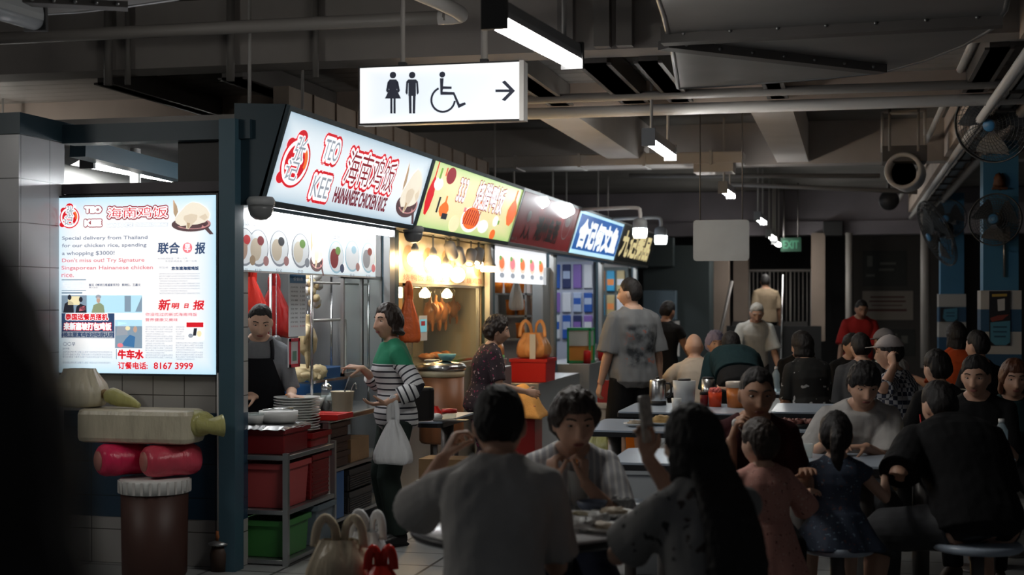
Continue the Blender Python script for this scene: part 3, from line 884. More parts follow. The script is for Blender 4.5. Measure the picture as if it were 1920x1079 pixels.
# posts of the stalls, each a blue box section with a pale front rail
PY = [7.61, 10.52, 13.6, 16.65, 20.0, 23.3]
for i, y in enumerate(PY):
    b = MB(); b.box((-3.53, y - .06, 0), (-3.43, y + .06, 2.60)); struct('column_stall_%d' % (i + 1), b, TEAL)
    if 0 < i:
        b = MB(); b.box((-3.47, y - .19, .9), (-3.42, y - .07, 2.14)); struct('trim_post_rail_%d' % i, b, STEEL_S)
for i in range(5):                               # partitions, backs and plinths
    y0, y1 = PY[i], PY[i+1]
    bk = [mat('back_steel', (.30, .31, .31), .35, metal=.6), mat('back_warm', (.62, .50, .34), .4), mat('back_tile', (.45, .45, .44), .35), mat('back_tile2', (.40, .42, .46), .4), mat('back_tile3', (.30, .33, .34), .5)][i]
    struct('wall_stall_back_%d' % (i + 1), MB().box((-5.3, y0 + .06, 0), (-5.22, y1 - .06, 2.60)), bk)
    struct('wall_stall_side_%d' % (i + 1), MB().box((-5.3, y1 - .05, 0), (-3.54, y1 + .05, 2.60)), [STEEL_S, mat('side_warm', (.42, .36, .28), .35), STEEL_S, mat('side_tile', (.4, .42, .46), .4), PAINT_PALE][i])

# columns on the right: blue above, white and blue tiles below
tile_mat('column_tiles', (.42, .41, .39), (.42, .41, .39), 2.0, .42, (.1, .1, .1), .006, .3, 'XZ')
def col_mat():
    m = bpy.data.materials.new('column_bands'); m.use_nodes = True; nt = m.node_tree; bs = nt.nodes['Principled BSDF']; bs.inputs['Roughness'].default_value = .35
    tc = nt.nodes.new('ShaderNodeTexCoord'); sp = nt.nodes.new('ShaderNodeSeparateXYZ'); nt.links.new(tc.outputs['Object'], sp.inputs[0])
    a = nt.nodes.new('ShaderNodeMath'); a.operation = 'MULTIPLY_ADD'; a.inputs[1].default_value = 1/.44; a.inputs[2].default_value = .15; nt.links.new(sp.outputs['Z'], a.inputs[0])
    f = nt.nodes.new('ShaderNodeMath'); f.operation = 'FRACT'; nt.links.new(a.outputs[0], f.inputs[0])
    g = nt.nodes.new('ShaderNodeMath'); g.operation = 'LESS_THAN'; g.inputs[1].default_value = .5; nt.links.new(f.outputs[0], g.inputs[0])
    mx = nt.nodes.new('ShaderNodeMix'); mx.data_type = 'RGBA'; mx.inputs[6].default_value = (.43, .42, .40, 1); mx.inputs[7].default_value = (.03, .09, .17, 1)
    nt.links.new(g.outputs[0], mx.inputs[0]); nt.links.new(mx.outputs[2], bs.inputs['Base Color']); return m
CB = col_mat()
for i, (yy, hw) in enumerate(((14.7, .165), (21.6, .165))):
    X = 1.43
    struct('column_right_%d' % (i + 1), MB().box((X - hw, yy, 1.66), (X + hw, yy + .34, 3.13)), BLUEP)
    struct('column_right_foot_%d' % (i + 1), MB().box((X - hw - .025, yy - .025, 0), (X + hw + .025, yy + .365, 1.66)), CB)

# far end: pale pillars, stair flank, railing, notice boards
def far_box(name, x0, x1, y0, y1, Y, dY, m, st=True):
    a = onY(x0, y1, Y); c = onY(x1, y0, Y); b = MB().box((a.x, Y, max(0, a.z)), (c.x, Y + dY, c.z)); o = b.build(name, m)
    if st: o['kind'] = 'structure'
    return o
PIL = mat('pillar_far', (.20, .155, .125), .7, var=.1, vscale=2)
far_box('column_far_1', 1337, 1366, 437, 700, 25.4, .3, PIL); far_box('column_far_2', 1375, 1403, 437, 640, 26.4, .3, PIL)
far_box('column_far_3', 1521, 1547, 437, 640, 25.6, .3, PIL)
far_box('wall_stair_flank', 1362, 1540, 612, 830, 24.2, .12, mat('stair_flank', (.008, .008, .009), .7))
far_box('wall_far_right', 1600, 1760, 437, 800, 27.2, .1, mat('far_right_wall', (.045, .04, .037), .7))
struct('trim_far_pipe', MB().tube(onY(1592, 437, 25.4), onY(1592, 700, 25.4), .06), PIPE)
struct('trim_far_pipe_thin', MB().tube(onY(1735, 380, 24.0), onY(1735, 690, 24.0), .075), PIPE)
# steps the far visitor climbs
b = MB()
for k in range(7):
    p = onY(1400, 700, 24.6 + .28*k); b.box((p.x - .25, 24.4 + .28*k, 0), (p.x + 1.1, 24.4 + .28*k + .3, .17*(k+1)))
struct('floor_stair', b, mat('stair_dark', (.03, .028, .027), .8))

# ------------------------------------------------------------------ overhead services
def pipe(label, pts, r, m, cat='pipe', name='pipe', fit=None):
    b = MB(); b.chain(pts, r, n=12)
    o = b.build(name, m); return tag(o, label, cat)
pl = onY(-30, 68, 7.9); pr = onY(800, 40, 7.9)
t = thing('sprinkler_pipe', 'long grey water pipe across the upper left with a bright elbow at its right end', 'pipe', (0, 0, 0))
b = MB(); zz = (pl.z + pr.z)/2; b.chain([(pl.x, 7.9, zz), (pr.x + .12, 7.9, zz)], .040, n=14); b.build('run', PIPE, t)
e0 = Vector((pr.x + .12, 7.9, zz)); b = MB(); b.chain(catmull([e0 + Vector((-.05, 0, 0)), e0 + Vector((.06, 0, 0)), e0 + Vector((.09, -.08, .01)), e0 + Vector((-.02, -.55, .03)), e0 + Vector((-.3, -1.6, .05))], 4), .043, n=14); b.build('elbow', PIPE_W, t)
a = onY(985, 207, 11.0)
tag(MB().chain([(-2.6, 11.0, 3.04), (4, 11.0, 3.04)], .045, n=12).build('pipe', PIPE_W), 'pale pipe running level below the middle cross beam to the right', 'pipe')
tag(MB().chain([(-2.6, 10.7, 3.11), (4, 10.7, 3.11)], .035, n=12).build('pipe', PIPE), 'darker pipe just above the pale one along the middle beam', 'pipe')
for k, sx in enumerate((200, 237, 430, 590)):
    p = onY(sx, 80, 8.93)
    o = MB().chain([(p.x, 8.95, 3.05), (p.x, 8.95, 3.6)], .022 if k % 2 else .03, n=8).build('pipe', PIPE)
    tag(o, ['thick conduit down the front beam, first from the left', 'thin conduit down the front beam beside the leftmost thick one', 'thick conduit down the front beam above the tiled pillar side of the first stall', 'thin conduit down the front beam left of the toilet sign'][k], 'pipe', 'conduits on the front beam')
for k, sx in enumerate((1062, 1130, 1172)):
    p = onY(sx, 60, 8.95); o = MB().box((p.x - .05, 8.9, 3.17), (p.x + .05, 8.99, 3.6)).build('trunking', PIPE)
    tag(o, ['leftmost of three cable trunks on the front beam right of the tube light', 'middle of three cable trunks on the front beam right of the tube light', 'rightmost of three cable trunks on the front beam by the sheet metal hood'][k], 'cable trunk', 'cable trunks on the front beam')

# the two big sheet metal plates hung below the near ceiling
def plate(name, label, pts, z, bars, bolts=()):
    t = thing(name, label, 'ceiling hood', tuple(onZ(pts[0][0], pts[0][1], z)))
    o0 = Vector(t.location)
    P = [onZ(x, y, z) - o0 for x, y in pts]
    b = MB(); b.prism([(p.x, p.y) for p in P], 0, .05); b.build('plate', SHEET, t)
    rim = MB(); n = len(P)
    rim.chain([p + Vector((0, 0, .01)) for p in P] , .018, n=6, closed=True); rim.build('rim', GALV, t)
    for (a, c, h) in bars:
        A, Bp = onZ(*a, z - .05) - o0, onZ(*c, z - .05) - o0
        d = (Bp - A); d.z = 0; d.normalize(); s_ = Vector((-d.y, d.x, 0))*.05
        b = MB(); m = len(b.v)
        vs = [A - s_, Bp - s_, Bp + s_, A + s_]; vs = vs + [v + Vector((0, 0, h)) for v in vs]
        b.add(vs, [(3,2,1,0),(4,5,6,7),(0,1,5,4),(1,2,6,5),(2,3,7,6),(3,0,4,7)]); br = b.build('bar', STEEL_DK, t)
        for k in range(7):
            q = A + (Bp - A)*((k+.5)/7); b = MB(); b.ball(q - s_*1.05 + Vector((0, 0, h*.5)), .010, 8, 6); b.build('bolt', GALV, br)
    for sx, sy in bolts:
        q = onZ(sx, sy, z) - o0; b = MB(); b.chain([q, q + Vector((0, 0, 3.62 - z))], .008, n=6); b.build('hanger', STEEL_DK, t)
    return t
plate('ceiling_hood', 'large dark sheet metal hood with a curved rim and two bolted bars, upper right', [(1215, -60), (1245, 30), (1262, 100), (1272, 166), (1400, 158), (1540, 148), (1655, 136), (1740, 112), (1810, 84), (1858, 56), (1885, 20), (1900, -60)], 3.0, [((1242, 84), (1880, 50), .09), ((1244, 92), (1652, 138), .05)], [(1300, 120), (1800, 40)])
plate('ceiling_hood', 'smaller shiny sheet metal hood cut off by the upper left corner', [(-60, -50), (-60, 10), (20, 20), (75, 27), (150, 22), (230, 13), (335, -2), (420, -50)], 3.0, [((-40, 4), (240, 18), .03)], [(60, 5)])

def tube_light(label, a, c, rods=True, w=.055, end_m=None, group='hanging tube lights over the seats'):
    a, c = Vector(a), Vector(c)
    t = thing('tube_light', label, 'light', tuple(a), 0, group)
    d = c - a; L = d.length; ang = math.atan2(d.y, d.x) - math.pi/2
    t.rotation_euler = (math.atan2(d.z, math.hypot(d.x, d.y)), 0, ang)
    b = MB(); pr = [(-w*.8, .075), (-w*.9, .03), (-w*.85, .0), (w*.85, .0), (w*.9, .03), (w*.8, .075)]
    vs = [(x, yy, z) for yy in (0, L) for x, z in pr]; n = len(pr)
    b.add(vs, [tuple(range(n)), tuple(range(2*n-1, n-1, -1))] + [(i, n+i, n+(i+1) % n, (i+1) % n) for i in range(n)]); b.build('housing', GREYP, t)
    b = MB(); m = 9; vs = []
    for yy in (.015, L - .015):
        for k in range(m):
            an = math.pi*k/(m-1); vs.append((w*.86*math.cos(an), yy, -.045*math.sin(an) + .001))
    b.add(vs, [(i, m+i, m+i+1, i+1) for i in range(m-1)] + [tuple(range(m)), tuple(range(2*m-1, m-1, -1)), (0, m-1, 2*m-1, m)], True); b.build('diffuser', TUBE, t)
    for yy in (-.02, L - .01):
        b = MB(); b.box((-w*1.02, yy, -.048), (w*1.02, yy + .03, .085)); b.build('end_cap', end_m or DARKP, t)
    if rods:
        for yy in (.12*L, .88*L):
            p = a + d*(yy/L); b = MB(); b.chain([(0, yy, .07), (0, yy, (3.30 if 9.3 < p.y < 11.2 else 3.10 if 11.2 <= p.y <= 11.5 else 3.08 if 15.95 <= p.y <= 16.5 else 3.55 if p.y > 11.5 else 3.62) - p.z)], .012, n=8); b.build('rod', PIPE_W, t)
    return t
tube_light('big bright tube light above the toilet sign, nearest of the row', W(928, 34, 6.0), W(1073, 112, 7.1))
zt = 2.76
for k, (sx, sy, L, lab) in enumerate(((1216, 262, 1.15, 'second hanging tube light, between the toilet sign and the hood'), (1345, 355, .80, 'third hanging tube light, above the blank hanging sheet'), (1407, 408, 1.15, 'fourth hanging tube light, right of the blank hanging sheet'), (1450, 440, 1.15, 'fifth hanging tube light, left of the green exit sign'), (1466, 453, 1.15, 'farthest hanging tube light, just above the green exit sign'))):
    zt = (2.76, 2.76, 2.76, 2.62, 2.56)[k]; D = (zt - CAMZ)*F/(HZ - sy); p = W(sx, sy, D); p.x = (-1.47, -1.34, -1.31, -1.28, -1.25)[k]
    tube_light(lab, (p.x, p.y, zt), (p.x + .02, p.y + L, zt), w=.05, end_m=GREYP)
# fluorescent batten seen through the opening over the menu lightbox
t = tube_light('white fluorescent batten with a wing reflector, seen through the opening above the menu lightbox', onY(165, 303, 8.4), onY(333, 333, 9.6), rods=False, w=.05, group='fluorescent battens of the first stall')
b = MB(); L = 1.6; b.add([(-.13, 0, -.02), (-.13, L, -.02), (-.02, L, .03), (-.02, 0, .03), (.02, 0, .03), (.02, L, .03), (.13, L, -.02), (.13, 0, -.02)], [(0,1,2,3), (3,2,5,4), (4,5,6,7)]); b.build('reflector', WHITEP, t)
# a batten for the near left corner
t_off = tube_light('dim grey batten in the upper left corner beside the small hood', W(-60, 2, 6.2), W(66, 40, 6.9), rods=True, group='unlit battens')
for o in KIDS[t_off.name]:
    if o.name.startswith('diffuser'): o.data.materials[0] = mat('diffuser_off', (.35, .37, .40), .3)

# air conditioning duct, fan duct with a round mouth, speakers, ladder of trunking
a = onY(905, 316, 15.3); c = onY(1393, 283, 15.3)
t = thing('air_duct', 'long pale rectangular air duct below the ceiling in the middle distance', 'duct', (a.x, 15.3, a.z))
MB().box((0, 0, 0), (c.x - a.x, .42, c.z - a.z)).build('duct', PAINT_PALE, t, bevel=.01)
for k in range(4):
    x = (c.x - a.x)*(k + .5)/4; MB().box((x, -.012, -.012), (x + .03, .43, c.z - a.z + .012)).build('flange', PIPE_W, t)
x0 = onY(1300, 322, 15.3).x - a.x; MB().box((x0, .02, -.09), (x0 + .42, .38, 0)).build('outlet', PAINT_PALE, t)
p = onY(1693, 320, 15.0)
t = thing('exhaust_duct', 'round grey exhaust duct with an open mouth hung from a frame, right of centre', 'duct', tuple(p))
b = MB(); R_ = .185; prof = [(R_*.80, .0), (R_*.80, .5), (R_, .5), (R_*1.02, .02), (R_*.97, -.012), (R_*.88, -.006), (R_*.80, .0)]
b.lathe(prof, n=32, caps=False, M=Matrix.Rotation(-math.pi/2, 4, 'X') @ Matrix.Rotation(math.radians(8), 4, 'Y')); b.build('barrel', PAINT_PALE, t)
MB().lathe([(R_*.79, .32), (0, .32)], n=24, M=Matrix.Rotation(-math.pi/2, 4, 'X')).build('inside', BLACK, t)
MB().box((-.20, .05, .10), (.24, .5, .26)).build('motor_box', STEEL_DK, t)
for dx in (-.2, .22):
    MB().chain([(dx, .1, .2), (dx, .1, 3.52 - p.z)], .016, n=8).build('hanger', PIPE_W, t)
MB().chain([(-.2, .1, .62), (.22, .1, .62)], .02, n=8).build('crossbar', PIPE_W, t)
p = onY(1667, 376, 19.5); t = thing('loudspeaker', 'small round black speaker under the ceiling, below the round exhaust duct', 'speaker', tuple(p))
MB().lathe([(0, -.06), (.13, -.06), (.13, .12), (.06, .2), (0, .2)], n=20, M=Matrix.Rotation(-math.pi/2, 4, 'X')).build('cone', DARKP, t); MB().chain([(0, .1, .1), (0, .1, 3.55 - p.z)], .02, n=8).build('bracket', STEEL_DK, t)
p = onY(1562, 430, 25.7); tag(MB().box((p.x - .17, 25.6, p.z - .12), (p.x + .17, 25.84, p.z + .14)).build('wall_box', BLACK, bevel=.015), 'black box fixed to the far lintel above the pale pillar', 'box')
for k, (X, z, r, lab) in enumerate(((1.0, 3.0, .035, 'inner of two grey pipes along the right hand ceiling edge'), (1.30, 3.04, .05, 'outer grey pipe along the right hand ceiling edge over the columns'), (.80, 3.30, .03, 'thin pipe high along the right hand beam'))):
    tag(MB().chain([(X, 5.0, z), (X, 25.5, z)], r, n=12).build('pipe', PIPE_W if k != 1 else PIPE), lab, 'pipe', 'pipes along the right ceiling edge')
t = thing('cable_tray', 'perforated cable tray along the right ceiling edge above the big fan', 'cable tray', (1.08, 5, 3.01)); b = MB(); b.box((.02, 0, .02), (.12, 20, .03)); b.box((.02, 0, .02), (.03, 20, .09)); b.box((.11, 0, .02), (.12, 20, .09)); b.build('tray', GALV, t)
for k in range(20): MB().box((-.0, .5 + k, .0), (.14, .54 + k, .02)).build('bracket', STEEL_DK, t)
for k, (x0, y0, x1, y1) in enumerate(((1180, 330, 1650, 330), (1350, 345, 1720, 360))):
    a = onY(x0, y0, 19); c = onY(x1, y1, 19); tag(MB().chain([a, c], .03, n=8).build('pipe', PIPE), ['thin dark pipe across the far ceiling', 'lower of two thin pipes across the far ceiling'][k], 'pipe', 'pipes across the far ceiling')

for xx, yy in ((-5.5, 4.3), (-7.1, 9.7), (-7.1, 14.0)):  # unseen tube lamps added to brighten the end wall, ceiling deck and beams
    t = thing('added_tube', 'added unseen tube lamp left of the stalls', 'light', (xx, yy, 2.72), 0, 'added unseen tube lamps')
    MB().chain([(0, 0, 0), (0, 1.2, 0)], .02, n=12).build('tube', glow('added_tube_glow', (1.0, .97, .9), 125.0) if xx > -6 else glow('added_tube_glow_dim', (1.0, .97, .9), 22.0), t)
    for e in (-.02, 1.17): MB().box((-.025, e, -.03), (.025, e + .05, .05)).build('socket', GREYP, t)
    for e in (.0, 1.19): MB().chain([(0, e, .04), (0, e, (3.30 if 9.2 < yy < 10.5 else 3.62 if yy < 9 else 3.55) - 2.72)], .01, n=6).build('rod', PIPE_W, t)
# blank sheet hanging in the middle distance
p = onY(1300, 490, 12.6); q = onY(1405, 412, 12.6)
t = thing('hanging_sheet', 'blank grey translucent sheet hanging in the middle of the hall', 'sign', (p.x, 12.6, p.z))
b = MB(); b.rbox((0, 0, 0), (q.x - p.x, q.z - p.z, .012), .03, M=Matrix.Rotation(math.pi/2, 4, 'X')); b.build('sheet', mat('sheet_grey', (.30, .31, .31), .35, var=.06, vscale=5, trans=.0), t)
for dx in (.06, q.x - p.x - .06): MB().chain([(dx, 0, q.z - p.z), (dx, 0, 3.5 - p.z)], .006, n=6).build('cord', STEEL_DK, t)
# ------------------------------------------------------------------ signs
class Panel:
    """a flat face in the place: origin, its right and up directions; photo points are met with it by rays from the camera"""
    def __init__(s, o, ex, ey):
        s.o = Vector(o); s.ex = Vector(ex).normalized(); s.ey = Vector(ey).normalized(); s.n = s.ex.cross(s.ey)
        s.M = mat_axes(s.ex, s.ey, s.n, s.o)
    def px(s, sx, sy):
        c = Vector((0, 0, CAMZ)); d = W(sx, sy, 1.0) - c
        q = c + d*((s.o - c).dot(s.n)/d.dot(s.n)) - s.o
        return (q.dot(s.ex), q.dot(s.ey))
    def box(s, bl, tr):
        a, b = s.px(*bl), s.px(*tr); return (a[0], a[1], b[0], b[1])
    def root(s, name, label, cat='sign', group=None):
        t = thing(name, label, cat, (0, 0, 0), 0, group); t.matrix_world = s.M; return t
def flat(mb, pts, z): mb.add([(x, y, z) for x, y in pts], [tuple(range(len(pts)))])
def disc(mb, c, rx, ry, z, n=28, a0=0, a1=360, inner=0.0):
    if inner <= 0 and a1 - a0 >= 360:
        flat(mb, [(c[0] + rx*math.cos(2*math.pi*k/n), c[1] + ry*math.sin(2*math.pi*k/n)) for k in range(n)], z); return
    vs = []
    for k in range(n+1):
        a = math.radians(a0 + (a1-a0)*k/n); vs += [(c[0] + rx*math.cos(a), c[1] + ry*math.sin(a), z), (c[0] + rx*inner*math.cos(a), c[1] + ry*inner*math.sin(a), z)]
    mb.add(vs, [(2*k, 2*k+2, 2*k+3, 2*k+1) for k in range(n)])
def rect(mb, x0, y0, x1, y1, z): flat(mb, [(x0, y0), (x1, y0), (x1, y1), (x0, y1)], z)
def lit(name, c, k=1.0): return mat('print_' + name, tuple(min(.8, x) for x in c), .4, emit=c, es=k)
L_RED = lit('red', (.60, .01, .02)); L_DKRED = lit('dark_red', (.25, .01, .02)); L_WHITE = lit('white', (.93, .97, 1.0)); L_DARK = lit('ink', (.018, .02, .03)); L_GREY = lit('grey', (.30, .33, .38))
L_ORANGE = lit('orange', (.85, .16, .03)); L_CHICK = lit('chicken', (.66, .56, .43)); L_CHICK2 = lit('chicken_pale', (.80, .73, .60)); L_CHICK3 = lit('chicken_brown', (.42, .30, .19)); L_PAN = lit('pan', (.09, .05, .055)); L_PAN2 = lit('pan_rim', (.45, .22, .22))
L_PINK = lit('pink', (.80, .20, .24)); L_GREEN = lit('leaf', (.16, .34, .06)); L_CREAM = lit('cream', (.85, .74, .45)); L_BLUEW = lit('pale_blue', (.45, .72, .86)); L_NAVY = lit('navy', (.03, .06, .14)); L_STEEL = lit('slate', (.22, .30, .38)); L_OLIVE = lit('olive', (.25, .30, .18)); L_SKIN = lit('tan', (.5, .33, .25)); L_TEAL = lit('teal', (.10, .30, .36))

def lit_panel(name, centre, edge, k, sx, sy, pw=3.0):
    """a backlit face with uneven tube glow or printed colours painted from middle to border"""
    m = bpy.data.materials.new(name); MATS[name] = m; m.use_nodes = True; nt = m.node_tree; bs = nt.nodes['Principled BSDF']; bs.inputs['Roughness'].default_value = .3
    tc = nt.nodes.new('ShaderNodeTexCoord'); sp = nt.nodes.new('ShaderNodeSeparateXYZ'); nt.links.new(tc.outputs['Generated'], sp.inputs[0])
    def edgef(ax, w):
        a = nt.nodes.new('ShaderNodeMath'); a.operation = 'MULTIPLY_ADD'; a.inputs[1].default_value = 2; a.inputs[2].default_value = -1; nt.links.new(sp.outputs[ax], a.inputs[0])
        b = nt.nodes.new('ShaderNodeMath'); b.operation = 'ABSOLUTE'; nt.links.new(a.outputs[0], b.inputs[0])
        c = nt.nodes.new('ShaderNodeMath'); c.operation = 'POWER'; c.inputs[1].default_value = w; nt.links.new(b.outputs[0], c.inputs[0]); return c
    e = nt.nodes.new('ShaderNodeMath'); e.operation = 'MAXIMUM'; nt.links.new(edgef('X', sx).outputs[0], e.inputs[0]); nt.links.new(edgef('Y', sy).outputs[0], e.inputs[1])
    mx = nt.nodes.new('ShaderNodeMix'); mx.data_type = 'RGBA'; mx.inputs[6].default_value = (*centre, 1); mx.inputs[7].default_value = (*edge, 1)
    nt.links.new(e.outputs[0], mx.inputs[0]); nt.links.new(mx.outputs[2], bs.inputs['Emission Color']); bs.inputs['Emission Strength'].default_value = k  # uneven backlight is put into the emission colour by this gradient
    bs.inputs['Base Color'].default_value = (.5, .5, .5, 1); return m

def chicken(t, x, y, w, h, z=.003):
    """the printed picture of a poached chicken in a pan"""
    def Q(pts): return [(x + a*w, y + b*h) for a, b in pts]
    b = MB(); disc(b, (x + .46*w, y + .24*h), .46*w, .21*h, z); flat(b, Q([(.66,.20),(.78,.10),(.90,-.06),(.99,-.05),(.88,.12),(.80,.30)]), z); b.build('pan_picture', L_PAN, t)
    b = MB(); disc(b, (x + .50*w, y + .27*h), .42*w, .17*h, z + .0004, inner=.86, a0=-150, a1=60); flat(b, Q([(.70,.12),(.80,.16),(.72,.22)]), z + .0004); b.build('pan_rim_picture', L_PAN2, t)
    b = MB(); flat(b, Q([(.10,.30),(.08,.42),(.16,.55),(.24,.66),(.34,.80),(.48,.90),(.66,.86),(.82,.72),(.90,.55),(.88,.40),(.78,.30),(.60,.24),(.40,.22),(.22,.20)]), z + .0008); b.build('bird_picture', L_CHICK2, t)
    b = MB(); flat(b, Q([(.30,.50),(.46,.56),(.62,.52),(.60,.38),(.48,.22),(.40,.10),(.34,.12),(.36,.28),(.28,.40)]), z + .0012); flat(b, Q([(.64,.46),(.80,.56),(.86,.44),(.78,.34)]), z + .0012); b.build('wing_picture', L_CHICK, t)
    b = MB(); flat(b, Q([(.10,.46),(.16,.62),(.13,.80),(.04,.98),(.02,1.0),(.08,.92),(.06,.78),(.05,.58)]), z + .0014); flat(b, Q([(.36,.30),(.44,.28),(.42,.14),(.38,.13)]), z + .0014); b.build('neck_picture', L_CHICK3, t)

def logo(t, c, r, z=.003, sq=1.0):
    b = MB(); disc(b, c, r*sq, r, z, 40); disc(b, (c[0], c[1] + r*.92), r*.40*sq, r*.38, z + .0002, 20); disc(b, (c[0]-r*.62*sq, c[1] + r*.62), r*.30*sq, r*.28, z + .0003, 20); disc(b, (c[0]-r*.74*sq, c[1]-r*.66), r*.28*sq, r*.24, z + .0004, 20); b.build('emblem', L_RED, t)
    b = MB(); disc(b, c, r*.90*sq, r*.90, z + .0008, 40); b.build('emblem_ground', L_WHITE, t)
    b = MB(); disc(b, c, r*.74*sq, r*.74, z + .0012, 40); b.build('emblem_swirl', L_RED, t)
    b = MB(); disc(b, (c[0] + r*.1*sq, c[1] + r*.05), r*.70*sq, r*.70, z + .0015, 24, a0=-20, a1=75, inner=.72); b.build('emblem_flame', L_ORANGE, t)
    b = MB(); text(b, '张', (c[0] - r*.38*sq, c[1] + r*.02, c[0] + r*.42*sq, c[1] + r*1.02), z + .002, bold=r*.075, skew=.12)
    text(b, '记', (c[0] - r*.64*sq, c[1] - r*.70, c[0] + r*.32*sq, c[1] + r*.04), z + .002, bold=r*.075, skew=.12); b.build('lettering', L_WHITE, t)
    b = MB(); text(b, '张', (c[0] - r*.33*sq, c[1] + r*.06, c[0] + r*.36*sq, c[1] + r*1.03), z + .0024, bold=r*.006, skew=.12); text(b, '记', (c[0] - r*.60*sq, c[1] - r*.70, c[0] + r*.29*sq, c[1] + r*.07), z + .0024, bold=r*.006, skew=.12); b.build('lettering_shade', L_GREY, t)

def outlined(t, txt, box, ro, ri, mo, mi, z=.003, core=None, spacing=1.0):
    b = MB(); text(b, txt, box, z, bold=ro, spacing=spacing); b.build('lettering_outline', mo, t)
    b = MB(); text(b, txt, box, z + .0012, bold=ri, spacing=spacing); b.build('lettering', mi, t)
    if core: b = MB(); text(b, txt, box, z + .002, bold=0, spacing=spacing); b.build('lettering_core', core, t)

# the five slanting signs over the stalls; the tops lean out over the seats
XB, XT, ZB, ZT = -3.30, -3.143, 2.143, 2.649
def row_sign(i, y0, y1, label, face):
    P = Panel((XB, y0, ZB), (0, 1, 0), (XT - XB, 0, ZT - ZB)); Hh = math.hypot(XT - XB, ZT - ZB); Wd = y1 - y0
    t = P.root('stall_sign', label, 'sign', 'lit signs over the stalls')
    box = MB(); prof = [(XB - .012, ZB - .035), (XT - .002, ZT + .035), (-3.47, ZT + .05), (-3.47, ZB - .035)]
    Mi = P.M.inverted(); vs = [Mi @ Vector((x, y, z)) for y in (y0 - .03, y1 + .03) for x, z in prof]
    box.add(vs, [(0,1,2,3), (7,6,5,4)] + [(k, 4+k, 4+(k+1) % 4, (k+1) % 4) for k in range(4)]); box.build('box', TEAL_DK if i != 3 else BLUEP, t)
    fr = MB(); e = .03
    for a in ((-e, -e, Wd + e, 0), (-e, Hh, Wd + e, Hh + e), (-e, 0, 0, Hh), (Wd, 0, Wd + e, Hh)): fr.box((a[0], a[1], -.02), (a[2], a[3], .012))
    fr.build('frame', [TEAL_DK, TEAL_DK, STEEL_S, STEEL_S, BLACK][i], t)
    b = MB(); rect(b, 0, 0, Wd, Hh, .001); b.build('face', face, t)
    return P, t, Wd, Hh
SY = [7.66, 10.56, 13.68, 16.70, 20.1, 23.5]
# first sign
P, t, Wd, Hh = row_sign(0, SY[0], SY[1], 'white lit sign with red writing and a chicken in a pan, over the nearest stall', lit_panel('sign_glow_white', (.86, .93, .97), (.40, .55, .66), 1.0, 10, 3))
# first emblem: an upright oval
c = P.px(553, 305); r = (P.px(563, 242)[1] - P.px(545, 355)[1])/2*.86
wl = (P.px(581, 300)[0] - P.px(525, 300)[0])/2
logo(t, c, r, sq=max(.6, min(1.5, wl/r*.98)))
for w_, bl, tr in (('TEO', (602, 297), (640, 268)), ('KEE', (579, 367), (621, 336))):
    bx = P.box(bl, tr); b = MB(); text(b, w_, bx, .0025, bold=.040); b.build('lettering_edge', L_RED, t); outlined(t, w_, bx, .022, .012, L_WHITE, L_WHITE, .0036, core=L_GREY)
bx = P.box((641, 341), (746, 306)); outlined(t, '海南鸡饭', bx, .038, .019, L_RED, L_WHITE, .003, core=L_DKRED)
bx = P.box((622, 376), (728, 372)); bx = (P.px(622, 378)[0], P.px(622, 378)[1], P.px(727, 370)[0], P.px(645, 354)[1]); b = MB(); text(b, 'HAINANESE CHICKEN RICE', bx, .003, bold=.0045); b.build('lettering', lit('ink_wine', (.16, .02, .035)), t)
a0, a1 = P.px(735, 412), P.px(790, 312); chicken(t, P.px(737, 400)[0], P.px(750, 415)[1] + .02, P.px(782, 360)[0] - P.px(737, 360)[0], P.px(765, 300)[1] - P.px(750, 415)[1] - .02)
bx = (P.px(794, 315)[0], P.px(794, 319)[1], P.px(805, 315)[0], P.px(794, 312)[1]); b = MB(); text(b, '07·180', bx, .003); b.build('lettering', L_GREY, t)
# second sign
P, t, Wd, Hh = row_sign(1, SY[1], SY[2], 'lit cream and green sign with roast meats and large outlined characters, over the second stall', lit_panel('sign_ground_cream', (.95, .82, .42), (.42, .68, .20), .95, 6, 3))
bx = (P.px(858, 360)[0], P.px(858, 372)[1] - .02, P.px(880, 340)[0], P.px(868, 335)[1]); outlined(t, '333', bx, .016, .006, L_DKRED, L_WHITE, .003)
bx = (P.px(888, 380)[0], P.px(888, 385)[1] - .02, P.px(944, 380)[0], P.px(899, 339)[1]); outlined(t, '烧腊鸭饭', bx, .017, .006, L_DKRED, L_WHITE, .003)
def duck(x, y, h, w, m=L_ORANGE, z=.003):
    b = MB(); flat(b, [(x + a*w, y + c_*h) for a, c_ in ((-.08,1),(.08,1),(.10,.72),(.40,.58),(.55,.38),(.42,.14),(.12,0),(-.22,.02),(-.48,.22),(-.52,.42),(-.30,.60),(-.08,.72))], z); b.build('duck_picture', m, t)
duck(P.px(806, 365)[0], P.px(790, 402)[1], .44, .17, L_RED); duck(P.px(960, 395)[0], P.px(957, 425)[1], .36, .34); duck(P.px(832, 390)[0], P.px(832, 408)[1], .18, .26)
b = MB(); c = P.px(882, 412); disc(b, c, .30, .115, .003); b.build('platter_picture', L_WHITE, t)
b = MB(); disc(b, (c[0], c[1] + .012), .27, .10, .0036); b.build('roast_picture', L_ORANGE, t)
b = MB()
for k in range(7): flat(b, [(c[0]-.24+.07*k, c[1]-.05), (c[0]-.21+.07*k, c[1]-.05), (c[0]-.15+.07*k, c[1]+.09), (c[0]-.18+.07*k, c[1]+.09)], .0042)
b.build('roast_slices', L_DKRED, t)
